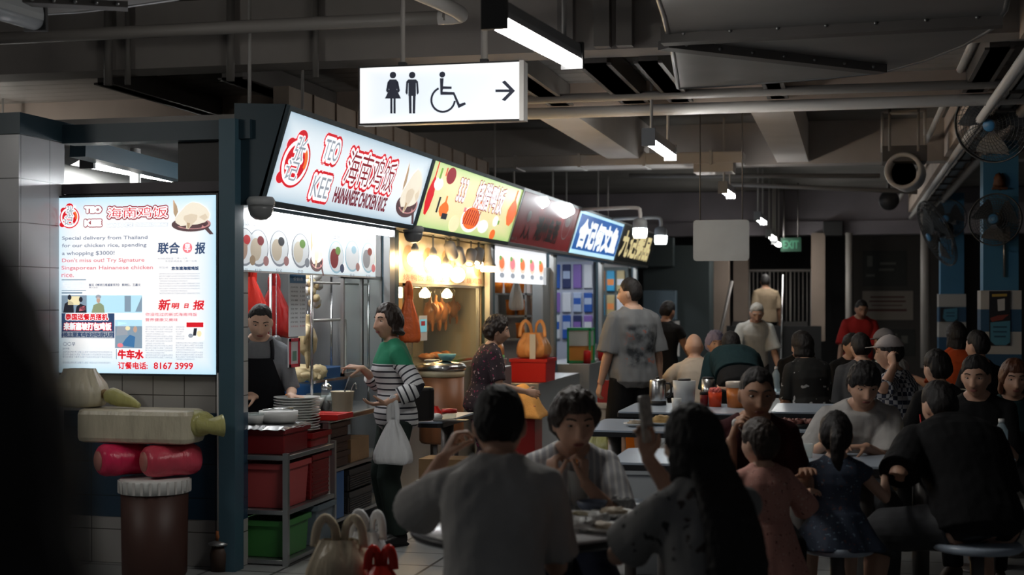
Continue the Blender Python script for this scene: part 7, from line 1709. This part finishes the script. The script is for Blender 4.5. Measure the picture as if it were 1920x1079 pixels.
stool('round stool under the man in the dark maroon tee', *pos)
T = thing('spoon', 'white spoon held by the man in the dark maroon tee', 'spoon', tuple(W(1383, 800, 6.38)), YA(0)); MB().chain([(0, 0, 0), (.05, 0, -.06)], [.003, .003], n=6).build('handle', MELA, T); MB().ball((-.012, 0, .014), (.014, .008, .02), 10, 8).build('bowl', MELA, T)
pos = ground(1600, 7.9); ya = YA(176)
person('young man in a light grey tee with a thick fringe, leaning over his meal', pos, ya, 1.64, sit=.45, lean=(22, 34), head=(4, 16, 0), skin=SKIN, vox=.006, hair=FRINGE, hands={'R': dict(p=loc_of(pos, ya, W(1548, 832, 7.42)), f=(-.7, .6, .1), palm=(0, 0, -1), pole=(.5, -.3, -.8)), 'L': dict(p=loc_of(pos, ya, W(1622, 838, 7.40)), f=(.9, .3, 0), palm=(0, 0, -1), thumb=(0, 0, 1), pole=(-.5, -.3, -.8))}, top=dict(m=C_LGREY, sleeve=.48, inf=.026, sloose=.03, fold=.010), bottom=dict(m=C_DGREY), shoes=SANDAL)
stool('round stool under the young man with the fringe', *pos)
pos = ground(1832, 6.5); ya = YA(6)
person('big man in black hunched on a stool with his back turned', pos, ya, 1.70, sit=.45, lean=(24, 58), head=(10, 12, 0), skin=SKIN, vox=.007, hair=SHORT, build=1.14, shoulders=1.06, hands={'L': dict(p=loc_of(pos, ya, W(1712, 868, 6.75)), f=(-.3, .8, -.1), palm=(0, 0, -1), pole=(-.4, -.5, -.8)), 'R': dict(p=(.22, .48, .78), palm=(0, 0, -1))}, feet={'L': (-.42, .22, .085), 'R': (.22, .36, .085)}, knees={'L': (-.5, 1, .4)},
    top=dict(m=C_BLACK, sleeve=.5, inf=.028, sloose=.03, h0=-.085), bottom=dict(m=C_DGREY, len=.66, loose=.03, name='shorts'), shoes=SANDAL)
stool('wide round stool under the big man in black', *pos, r=.20)
pos = ground(1836, 8.2); ya = YA(158)
person('man in black with swept back hair facing the big man', pos, ya, 1.60, sit=.45, lean=(14, 24), head=(-6, 8, 0), skin=SKIN, vox=.007, hair=SH2, hands={'R': dict(p=(.1, .4, .78), palm=(0, 0, -1)), 'L': dict(p=(-.14, .4, .78), palm=(0, 0, -1))}, top=dict(m=C_BLACK, sleeve=.5), bottom=dict(m=C_BLACK), shoes=SANDAL); stool('round stool under the man facing the big man', *pos)
pos = ground(1892, 8.7); ya = YA(168)
person('woman with auburn hair and a dark teal top at the right edge', pos, ya, 1.50, sit=.45, fem=True, lean=(14, 24), head=(4, 6, 0), skin=SKIN, vox=.007, smile=1, hair=BOBH, hair_mat=HAIR_AUBURN, hands={'R': dict(p=(.1, .4, .78), palm=(0, 0, -1)), 'L': dict(p=(-.14, .4, .78), palm=(0, 0, -1))}, top=dict(m=C_TEAL, sleeve=.6), bottom=dict(m=C_BLACK), shoes=SANDAL); stool('round stool under the woman with auburn hair', *pos)
pos = ground(1788, 8.95); ya = YA(14)
J = person('person in a black top with a pale strap across the back', pos, ya, 1.56, sit=.45, lean=(12, 24), head=(8, 2, 0), skin=SKIN_PALE, vox=.007, hair=dict(SH2, sidet=.018, backt=.022, top=.026), top=dict(m=C_BLACK, sleeve=.5), bottom=dict(m=C_BLACK), shoes=SANDAL, hands={'L': dict(p=(-.2, .4, .78), palm=(0, 0, -1))}); stool('round stool under the person with the pale strap', *pos)
xr, fw, up = J['frame'](.5); MB().chain(catmull([J['spos'](.52) + xr*.10 - fw*.02, J['spos'](.46) + xr*.09 - fw*.158, J['spos'](.3) + xr*(-.02) - fw*.166, J['spos'](.12) - xr*.13 - fw*.142, J['spos'](.03) - xr*.19 - fw*.02]), .010, n=6, el=.5, up=(0, 1, 0)).build('strap', C_CREAM, J['root'])

# farther tables
pos = ground(1694, 10.0); ya = YA(58)
J = person('man in a pale cap and checked shirt raising a hand to his mouth', pos, ya, 1.66, sit=.45, lean=(4, 10), head=(-2, 0, 0), skin=SKIN, vox=.007, hair=SHORT, hands={'L': dict(p=loc_of(pos, ya, W(1676, 688, 9.78)), f=(.2, .3, .9), palm=(.8, -.4, 0), curl=(.8, .9, .5), pole=(-.8, .2, -1)), 'R': dict(p=(.2, .4, .78), palm=(0, 0, -1))}, top=dict(m=C_CHECK, sleeve=.55, inf=.022, h0=-.085), bottom=dict(m=C_DGREY), shoes=SANDAL)
add_cap(J, cloth('cap_pale', (.40, .36, .35))); stool('round stool under the man in the checked shirt', *pos)
pos = ground(1678, 12.6); J = person('man in a grey cap and grey shirt behind the checked shirt', pos, YA(38), 1.66, sit=.45, lean=(4, 10), head=(10, 5, 0), skin=SKIN_TAN, vox=.009, hair=SHORT, top=dict(m=C_POLO, sleeve=.5), bottom=dict(m=C_DGREY), shoes=SANDAL); add_cap(J, cloth('cap_grey', (.20, .19, .20))); stool('round stool under the man in the grey cap', *pos)
pos = ground(1800, 12.9); J = person('woman in an orange tee with a black strap, seated by the columns', pos, YA(8), 1.66, sit=.5, fem=True, lean=(2, 6), skin=SKIN, vox=.008, hair=dict(BOBH, bob=-.12), build=1.2, top=dict(m=C_ORANGE, sleeve=.5, inf=.022), bottom=dict(m=C_BLACK), shoes=SANDAL, hands={'L': dict(p=(-.34, .2, .85), palm=(0, 0, -1))}); stool('round stool under the woman in the orange tee', *pos, z=.5)
MB().chain(catmull([J['spos'](.51) + Vector((.12, .02, 0)), J['spos'](.44) + Vector((.10, -.145, 0)), J['spos'](.25) + Vector((-.05, -.145, 0)), J['spos'](.10) + Vector((-.17, -.10, 0))]), .014, n=6, el=.4, up=(0, 1, 0)).build('strap', C_BLACK, J['root'])
pos = ground(1846, 11.2); person('man with cropped black hair and a dark shirt in front of the nearer column', pos, YA(32), 1.68, sit=.45, lean=(2, 6), skin=SKIN, vox=.008, hair=SH2, top=dict(m=C_BLACK, sleeve=.5), bottom=dict(m=C_BLACK), shoes=SANDAL); stool('round stool under the man with cropped hair', *pos)
pos = ground(1588, 13.35); person('girl in black with a round face looking this way', pos, YA(186), 1.56, sit=.45, fem=True, lean=(6, 12), head=(6, 5, 0), skin=SKIN, vox=.008, hair=dict(front=.05, side=.0, back=-.07, top=.018, bun=(0, -.09, .06, .045)), top=dict(m=C_BLACK, sleeve=.5), bottom=dict(m=C_BLACK), shoes=SANDAL); stool('round stool under the round faced girl', *pos)
pos = ground(1624, 11.6); person('person in a charcoal shirt with black hair, back turned, before the round faced girl', pos, YA(4), 1.64, sit=.45, lean=(6, 16), head=(0, 5, 0), skin=SKIN, vox=.008, hair=SH2, build=1.08, top=dict(m=C_DGREY, sleeve=.5, inf=.022), bottom=dict(m=C_BLACK), shoes=SANDAL); stool('round stool under the person in the charcoal shirt', *pos)
pos = ground(1524, 12.15); person('person in black with white flowers on the sleeve, back turned', pos, YA(20), 1.66, sit=.45, fem=True, lean=(8, 18), head=(20, 5, 0), skin=SKIN, vox=.008, hair=BOBH, build=1.15, top=dict(m=C_BWF, sleeve=.5, inf=.022), bottom=dict(m=C_BLACK), shoes=SANDAL); stool('round stool under the person with white flowers', *pos)
pos = ground(1500, 13.6); person('person with black hair behind the teal backpack', pos, YA(170), 1.60, sit=.45, lean=(8, 14), head=(0, 10, 0), skin=SKIN_TAN, vox=.009, hair=SH2, top=dict(m=C_BLACK, sleeve=.5), bottom=dict(m=C_BLACK), shoes=SANDAL); stool('round stool under the person behind the backpack', *pos)
p = W(1488, 738, 12.6); T = thing('backpack', 'dark teal backpack with a red tag standing at a far table', 'backpack', (p.x, p.y, .752), .3); b = MB(); b.ball((0, 0, .10), (.10, .08, .12), 16, 12, wob=.2); b.build('sack', C_TEAL, T); MB().ball((.02, -.02, .225), .02, 10, 8).build('tag', RED_P, T)
pos = ground(1308, 12.2); ya = YA(6); person('bald man in a cream shirt, back turned', pos, ya, 1.62, sit=.45, lean=(6, 14), head=(0, 4, 0), skin=SKIN_PALE, vox=.007, hands={'L': dict(p=loc_of(pos, ya, W(1268, 706, 12.35)), f=(-.5, .6, .2), palm=(0, 0, -1), pole=(-1, -.4, -.6))}, top=dict(m=C_CREAM, sleeve=.5, inf=.02, collar=True), bottom=dict(m=C_DGREY), shoes=SANDAL); stool('round stool under the bald man', *pos)
pos = ground(1337, 13.9); person('elderly woman with violet grey hair facing the bald man', pos, YA(184), 1.55, sit=.45, fem=True, lean=(4, 8), head=(6, 2, 0), age=2, skin=SKIN, vox=.007, hair=dict(CURLY, front=.045), hair_mat=HAIR_VIOLET, top=dict(m=C_GREY, sleeve=.5), bottom=dict(m=C_BLACK), shoes=SANDAL); stool('round stool under the woman with violet grey hair', *pos)
pos = ground(1388, 11.5); person('person in a dark teal top bent far over a table, back bared at the waist', pos, YA(0), 1.66, lean=(48, 84), head=(0, -10, 0), skin=SKIN, vox=.008, hair=SH2, build=1.12, hands={'L': dict(p=(-.22, .55, .78), palm=(0, 0, -1)), 'R': dict(p=(.22, .55, .78), palm=(0, 0, -1))}, top=dict(m=C_TEAL, sleeve=.55, inf=.022, h0=.1), bottom=dict(m=C_BLACK), shoes=SHOE)
pos = ground(1412, 16.3); ya = YA(182); person('grey haired man in a pale polo bending with both arms down', pos, ya, 1.60, lean=(10, 26), head=(-6, 24, 0), skin=SKIN, vox=.007, age=1, hair=SHORT, hair_mat=HAIR_GREY, hands={'R': dict(p=(.30, .22, .76), palm=(-1, 0, 0)), 'L': dict(p=(-.26, .26, .72), palm=(1, 0, 0))}, top=dict(m=C_POLO, sleeve=.5, inf=.022, sloose=.03, collar=True), bottom=dict(m=C_DGREY), shoes=SHOE)
pos = ground(1610, 17.5); person('man in a red tee standing far back, looking down', pos, YA(178), 1.62, lean=(4, 14), head=(4, 22, 0), skin=SKIN_TAN, vox=.009, hair=dict(SHORT, top=.008, sidet=.004, backt=.006), hands={'R': dict(p=(.28, .2, .80), palm=(-1, 0, 0)), 'L': dict(p=(-.24, .24, .74), palm=(1, 0, 0))}, top=dict(m=C_RED, sleeve=.52, inf=.024, sloose=.03), bottom=dict(m=C_BLACK), shoes=SHOE)
person('visitor in a cream tee climbing the far stairs, back turned', ground(1437, 24.5), YA(12), 1.70, lean=(3, 5), head=(-10, 0, 0), skin=SKIN_TAN, vox=.010, hair=SH2, top=dict(m=C_BEIGE, sleeve=.5, inf=.03), bottom=dict(m=C_BLACK, len=.6, name='shorts'), shoes=SHOE, base_z=.34)
# passer-by whose head blurs the left of the picture
ya = YA(0)
hd = W(-250, 1000, .60)
person('passer-by in black, head close to the camera and out of focus', (hd.x + SN*.045, hd.y - CS*.045), ya, 1.605, lean=(0, 2), skin=SKIN, vox=.008, hair=dict(BOBH, side=-.05, sidet=.016, backt=.02, bob=-.13, flare=.020), top=dict(m=C_BLACK, sleeve=.5), bottom=dict(m=C_BLACK), shoes=SHOE)
# ------------------------------------------------------------------ tables, meals, fans
c = onZ(985, 984, .75)
t = thing('round_table', 'pale round table at the front with a meal on it', 'table', (c.x, c.y, 0))
MB().lathe([(0, .738), (.40, .738), (.402, .742), (.395, .75), (0, .75)], n=56).build('tabletop', mat('laminate_pale', (.62, .62, .63), .2, var=.04, vscale=5), t); MB().lathe([(0, .712), (.405, .712), (.412, .722), (.412, .738), (0, .738)], n=56).build('edge', TABLE_EDGE, t); MB().chain([(0, 0, .02), (0, 0, .71)], .05, n=16).build('post', STEEL_DK, t); MB().lathe([(0, 0), (.22, 0), (.2, .03), (0, .03)], n=28).build('foot', STEEL_DK, t)
ZT_ = .751
def on_table(sx, sy, z=ZT_): return onZ(sx, sy, z)
CUPM = pane_mat('cup_clear', body=.36, col=(.75, .76, .76)); DRINK = mat('drink_brown', (.20, .09, .05), .2); FOOD = mat('food_mixed', (.14, .11, .05), .6, var=.5, vscale=60, bump=.5, bscale=80); TISSUE = mat('tissue', (.55, .55, .54), .9, bump=.4, bscale=60); BONE = mat('leftovers', (.33, .27, .2), .6, var=.3, vscale=50)
p = on_table(1085, 948); T = lathe_thing('drink_cup', 'tall clear plastic cup with an orange straw on the round table', 'cup', p, [('cup', [(0, 0), (.032, 0), (.046, .135), (.049, .138), (.044, .138), (.030, .004), (0, .004)], CUPM), ('drink', [(0, .005), (.030, .005), (.034, .035), (0, .037)], DRINK)]); MB().chain([(.005, 0, .01), (-.01, .01, .20)], .004, n=8).build('straw', ORANGE_P, T)
lathe_thing('bowl', 'dark blue bowl beside the plastic cup', 'bowl', on_table(1110, 962), [('bowl', bowl_prof(.060, .045), plastic('bowl_slate', (.10, .12, .17), .25))])
T = lathe_thing('plate', 'white plate with scraps of greens, left on the round table', 'plate', on_table(1086, 974), [('dish', plate_prof(.075), MELA)]); b = MB(); blob(b, (0, 0, .015), (.045, .035, .012), 3, .5); b.build('scraps', FOOD, T)
T = lathe_thing('plate', 'oval white plate with leftovers, behind the flat one', 'plate', on_table(1150, 970), [('dish', plate_prof(.085), MELA)]); b = MB(); blob(b, (0, 0, .018), (.05, .04, .018), 5, .6); b.build('leftovers', BONE, T)
T = lathe_thing('plate', 'flat white plate with bones, at the near right of the round table', 'plate', on_table(1140, 998), [('dish', plate_prof(.09), MELA)]); b = MB(); blob(b, (-.01, 0, .016), (.06, .045, .016), 8, .6); b.build('leftovers', BONE, T)
for k, (sx, sy) in enumerate(((1072, 992), (1095, 998), (1160, 950), (1122, 985))):
    p = on_table(sx, sy); b = MB(); blob(b, (0, 0, .022), (.038, .03, .022), k*3+1, 1.0); o = b.build('tissue', TISSUE); o.location = p; tag(o, ['crumpled tissue at the left of the bones', 'crumpled tissue beside the flat plate of bones', 'crumpled tissue behind the oval plate', 'crumpled tissue between the plates'][k], 'tissue', 'crumpled tissues on the round table')
p = on_table(815, 957); lathe_thing('bowl', 'small white bowl at the left edge of the round table', 'bowl', (p.x+.06, p.y-.02, ZT_), [('bowl', bowl_prof(.04, .03), MELA)])

def strip_table(label, x0, y1, x1, y0, h=.75, **k):
    a, b_, c_ = onZ(x0, y1, h), onZ(x1, y1, h), onZ((x0+x1)/2, y0, h); return rect_table(label, a.x, a.y - .02, b_.x, c_.y + .02, h, **k)
strip_table('blue grey table behind the woman with her chin on her hands', 1140, 866, 1330, 842)
strip_table('long blue grey table with a yellow bag at its left end', 1092, 806, 1300, 787, posts=2)
strip_table('blue grey table with a steel flask, in front of the printed tee', 1158, 772, 1420, 757, posts=2)
strip_table('long blue grey table left of the young man with the fringe', 1446, 772, 1650, 758, posts=2)
strip_table('blue grey table with scraps between the toddler and the young man', 1450, 807, 1640, 791, posts=2)
strip_table('far blue grey table before the charcoal shirt', 1440, 738, 1650, 731, posts=2)
strip_table('blue grey table between the two little girls and the young man', 1450, 870, 1665, 850, posts=2)
strip_table('table in front of the big man in black', 1690, 858, 1900, 836, posts=2)
strip_table('table of the person with the pale strap', 1712, 786, 1920, 778, posts=2)
strip_table('blue grey table between the bald man and the violet haired woman', 1245, 734, 1425, 726)
strip_table('blue grey table behind the checked shirt', 1640, 752, 1760, 742)
for k, (sx, sy, z, lab) in enumerate(((1168, 874, .45, 'empty round stool seen behind the blouse woman'), (1182, 942, .45, 'empty round stool near the post of the second table'), (1128, 905, .45, 'empty round stool left of the second table'), (1480, 900, .45, 'empty round stool right of the toddler'))):
    p = onZ(sx, sy, z); stool(lab, p.x, p.y, z, .15)
q = onZ(1216, 945, 0); T = crate('dustbin', 'pale grey bin under the tables behind the phone', (onY(1178, 900, 8.1).x, 8.0, 0), (onY(1256, 900, 8.1).x, 8.22, .60), plastic('bin_grey', (.32, .34, .36), .4), 'bin', .10)
p = onZ(1124, 855, .455); carrier('stuffed yellow green plastic bag on the empty stool by the long table', (p.x, p.y, .455), .22, .18, .17, BAG_Y, 0, hand=.05, seed=41)
stool('round stool under the stuffed yellow bag', p.x, p.y, .452, .15)
p = onZ(1233, 760, .751); T = lathe_thing('flask', 'steel flask with a black base on a table behind the phone', 'flask', p, [('base', [(0, 0), (.068, 0), (.068, .03), (0, .03)], BLACK), ('body', [(.064, .03), (.066, .04), (.064, .185), (.055, .20), (0, .20)], STEEL)]); MB().chain(catmull([(.06, 0, .17), (.10, 0, .16), (.10, 0, .08), (.065, 0, .06)]), .008, n=8).build('handle', BLACK, T); MB().ball((0, 0, .21), (.015, .015, .012), 10, 8).build('knob', BLACK, T)
p = onZ(1283, 764, .751); T = lathe_thing('water_jug', 'large frosted jug with a dark lid on the flask table', 'jug', p, [('jug', [(0, 0), (.075, 0), (.088, .20), (.080, .20), (.068, .006), (0, .006)], plastic('frosted', (.42, .43, .43), .3)), ('lid', [(.05, .20), (.05, .215), (0, .215)], DARKP)])
p = onZ(1270, 768, .751); lathe_thing('paper_cup', 'small white paper cup in front of the frosted jug', 'cup', (p.x, p.y-.05, .751), [('cup', [(0, 0), (.03, 0), (.038, .085), (.033, .085), (.028, .004), (0, .004)], MELA)])
p = onZ(1342, 762, .751); T = lathe_thing('tissue_cup', 'orange red cup stuffed with pink tissues', 'cup', (p.x, p.y-.05, .751), [('cup', [(0, 0), (.046, 0), (.052, .11), (.048, .11), (.044, .005), (0, .005)], mat('cup_orange_red', (.75, .07, .02), .35))])
b = MB()
for k in range(9): b = MB(); blob(b, (.03*math.cos(k*.7), .03*math.sin(k*.7), .12), (.016, .016, .022), k, .8); b.build('tissue', mat('tissue_pink', (.75, .18, .16), .8), T)
T = lathe_thing('chilli_jar', 'red jar left of the orange red cup', 'jar', (p.x-.085, p.y-.04, .751), [('jar', [(0, 0), (.03, 0), (.032, .09), (0, .095)], DKRED_P), ('lid', [(.033, .09), (.033, .11), (0, .112)], BLACK)])
p = onZ(1384, 764, .751); lathe_thing('drink_tub', 'wide orange tub with a clear lid right of the pink tissues', 'tub', p, [('tub', [(0, 0), (.082, 0), (.09, .15), (0, .152)], mat('tub_orange', (.48, .14, .03), .3)), ('lid', [(.094, .15), (.096, .19), (.085, .195), (0, .195)], plastic('tub_lid', (.45, .38, .32), .3))])
p = onZ(1330, 760, .751); lathe_thing('metal_cup', 'steel cutlery cup with black chopsticks behind the pink tissues', 'cup', (p.x-.01, p.y, .751), [('cup', [(0, 0), (.05, 0), (.052, .20), (0, .202)], STEEL), ('tops', [(.04, .20), (.045, .215), (0, .215)], BLACK)])
p = onZ(1324, 731, .751); lathe_thing('water_bottle', 'slim pale bottle with a black cap beside the cream shirt', 'bottle', (p.x, p.y, .751), [('bottle', [(0, 0), (.035, 0), (.036, .15), (.016, .20), (.016, .22), (0, .22)], plastic('bottle_pale', (.5, .53, .5), .3)), ('cap', [(.018, .215), (.018, .245), (0, .247)], BLACK)])
p = onZ(1455, 735, .751); lathe_thing('water_bottle', 'clear water bottle standing alone on a far table', 'bottle', (p.x, p.y, .751), [('bottle', [(0, 0), (.033, 0), (.035, .05), (.031, .08), (.035, .11), (.033, .16), (.013, .20), (0, .20)], pane_mat('bottle_blue', tint=(.8, .9, .95), body=.35, col=(.6, .7, .75))), ('cap', [(.015, .20), (.015, .222), (0, .224)], MELA)])
p = onZ(1228, 797, .751); T = lathe_thing('plate', 'plate of flatbread on the long table behind the phone', 'plate', (p.x+.05, p.y, .751), [('dish', plate_prof(.11), MELA)]); b = MB(); blob(b, (0, 0, .03), (.08, .06, .03), 3, .6); b.build('bread', mat('bread', (.50, .32, .12), .7, var=.2, vscale=20), T)
p = onZ(1195, 800, .751); T = lathe_thing('plate', 'plate of brown scraps left of the flatbread', 'plate', (p.x, p.y, .751), [('dish', plate_prof(.09), MELA)]); b = MB(); blob(b, (0, 0, .02), (.06, .05, .02), 7, .7); b.build('scraps', BONE, T)
p = onZ(1497, 800, .751); T = lathe_thing('tray', 'dark tray heaped with prawn shells right of the toddler', 'tray', (p.x, p.y, .751), [('tray', [(0, 0), (.17, 0), (.18, .015), (0, .015)], BLACK)]); 
for k in range(7): b = MB(); blob(b, (-.12+.04*k, .02*math.sin(k*2), .03), (.03, .025, .02), k, .7); b.build('shells', mat('shells', (.26, .10, .08), .5, var=.4, vscale=40), T)
p = onZ(1510, 858, .751); lathe_thing('cup', 'clear plastic cup lying near the girl in the navy dress', 'cup', (p.x, p.y, .751), [('cup', [(0, 0), (.035, 0), (.045, .07), (.04, .07), (.03, .004), (0, .004)], CUPM)])
p = onZ(1732, 848, .751); T = lathe_thing('cup', 'big pale yellow cup with a straw on the table of the big man', 'cup', (p.x, p.y, .751), [('cup', [(0, 0), (.045, 0), (.062, .14), (.056, .14), (.042, .005), (0, .005)], mat('cup_yellow', (.45, .42, .28), .4)), ('drink', [(0, .10), (.052, .10), (.053, .12), (0, .12)], DRINK)]); MB().chain([(.0, 0, .02), (-.02, 0, .2)], .004, n=6).build('straw', RED_P, T)
p = onZ(1710, 792, .751); T = lathe_thing('plate', 'white plate behind the pale yellow cup', 'plate', (p.x+.08, p.y+.05, .751), [('dish', plate_prof(.10), MELA)])
p = onZ(1885, 850, .751); lathe_thing('water_bottle', 'clear bottle with a bright cap beside the big man', 'bottle', (p.x-.02, p.y, .751), [('bottle', [(0, 0), (.032, 0), (.034, .12), (.014, .16), (0, .16)], MATS['bottle_blue']), ('cap', [(.016, .16), (.016, .18), (0, .18)], MELA)])

# ------------------------------------------------------------------ fans on the columns
CAGE = mat('fan_cage', (.06, .062, .065), .4, metal=.5); BLADE = mat('fan_blade', (.016, .020, .026), .4); HUBB = mat('fan_hub_blue', (.04, .18, .36), .4)
def fan(label, p, r, aim, hang, mount):
    """wire cage with radial wires and rings, three still blades, motor and a pole to its mount"""
    T = thing('wall_fan', label, 'fan', tuple(p)); z = Vector(aim).normalized(); x = z.orthogonal().normalized() if abs(z.z) > .9 else Vector((0, 0, 1)).cross(z).normalized(); M_ = mat_axes(x, z.cross(x), z, (0, 0, 0))
    def prof(t): return .085*(1 - t*t)*r/.33 + .012
    rg = MB()
    for s_ in (1, -.8):
        for k in range(1, 12 if s_ > 0 else 6):
            t_ = k/(11 if s_ > 0 else 5); rg.chain([M_ @ Vector((r*t_*math.cos(a*math.pi/18), r*t_*math.sin(a*math.pi/18), s_*prof(t_))) for a in range(36)], .0022 if t_ < 1 else .007, n=5, closed=True)
    rg.build('cage_rings', CAGE, T); wr = MB()
    for k in range(40):
        a = 2*math.pi*k/40
        for s_ in (1, -.8): wr.chain([M_ @ Vector((r*t_*math.cos(a + .5*t_), r*t_*math.sin(a + .5*t_), s_*prof(t_))) for t_ in (.14, .4, .7, .9, 1)], .0017, n=4)
    wr.build('cage_wires', CAGE, T)
    for k in range(3):
        a0 = 2*math.pi*k/3 + .4; vs = []; n_ = 7
        for zz in (0, .004):
            for i in range(n_+1):
                t_ = .14 + .76*i/n_; wd = .35 + .45*math.sin(math.pi*min(1, t_*.8))
                for s_ in (-1, 1): vs.append(M_ @ Vector((r*t_*math.cos(a0 + s_*wd*.8), r*t_*math.sin(a0 + s_*wd*.8), s_*.028 + zz)))
        q = 2*(n_+1); fs = []
        for i in range(n_): fs += [(2*i, 2*i+1, 2*i+3, 2*i+2), (q+2*i, q+2*i+2, q+2*i+3, q+2*i+1)]
        MB().add(vs, fs, True).build('blade', BLADE, T)
    MB().lathe([(0, .10*r/.33), (.045, .10*r/.33), (.055, .085*r/.33), (.045, .07*r/.33)], n=20, M=M_).build('badge', HUBB, T); MB().lathe([(0, -.02), (.06, -.02), (.07, -.06), (.075, -.17), (.05, -.20), (0, -.20)], n=20, M=M_).build('motor', BLADE, T)
    b = MB(); back = M_ @ Vector((0, 0, -.17)); m = Vector(mount) - Vector(p); b.chain(catmull([back, (back + m)*.5 + Vector((0, 0, .03)), m], 3), .016, n=8); b.build('arm', CAGE, T)
    if hang: MB().chain([m + Vector((0, 0, .08)), m - Vector((0, 0, hang))], .013, n=8).build('pole', GALV, T)
    MB().box((m.x-.05, m.y-.02, m.z-.07), (m.x+.05, m.y+.02, m.z+.07)).build('bracket', GREYP, T); return T
fan('big wire cage fan at the top of the nearer blue column', W(1862, 232, 11.3), .31, (-.45, -.85, -.25), 0, (1.16, 12.05, 3.05))
fan('second wire cage fan lower on the nearer blue column, with a pale pole', W(1866, 412, 13.7), .25, (-.35, -.9, .05), .42, (1.46, 14.67, W(1866, 440, 14).z))
fan('tilted wire cage fan in front of the farther blue column', W(1757, 438, 17.5), .43, (-.95, -.30, -.45), 0, (1.40, 21.57, W(1790, 440, 20.7).z))
p = W(1775, 410, 20.3); fan('dark wall fan on the farther blue column behind the tilted one', p, .28, (-.3, -.95, -.1), .5, (1.43, 21.57, p.z))
T = thing('shrine', 'small dark red and brown wall shrine on the nearer column above the second fan', 'shrine', tuple(onY(1874, 352, 14.66))); SHR = mat('shrine_brown', (.10, .035, .012), .6, var=.4, vscale=20)
MB().box((-.07, -.05, -.02), (.07, .03, .0)).build('shelf', SHR, T); b = MB(); blob(b, (0, -.01, .06), (.055, .035, .075), 5, .5); b.build('ornament', SHR, T)
t = thing('pipe_bracket', 'square steel bracket frame hung below the beam near the round duct', 'bracket', tuple(onY(1668, 240, 14.9))); 
p0 = Vector(t.location)
for sx in (1668, 1722): q = onY(sx, 200, 14.9) - p0; MB().chain([q, q + Vector((0, 0, -.45))], .014, n=8).build('rod', PIPE, t)
MB().chain([onY(1668, 212, 14.9) - p0, onY(1722, 212, 14.9) - p0], .016, n=8).build('crossbar', PIPE_W, t)
bpy.data.objects.remove(_FO)
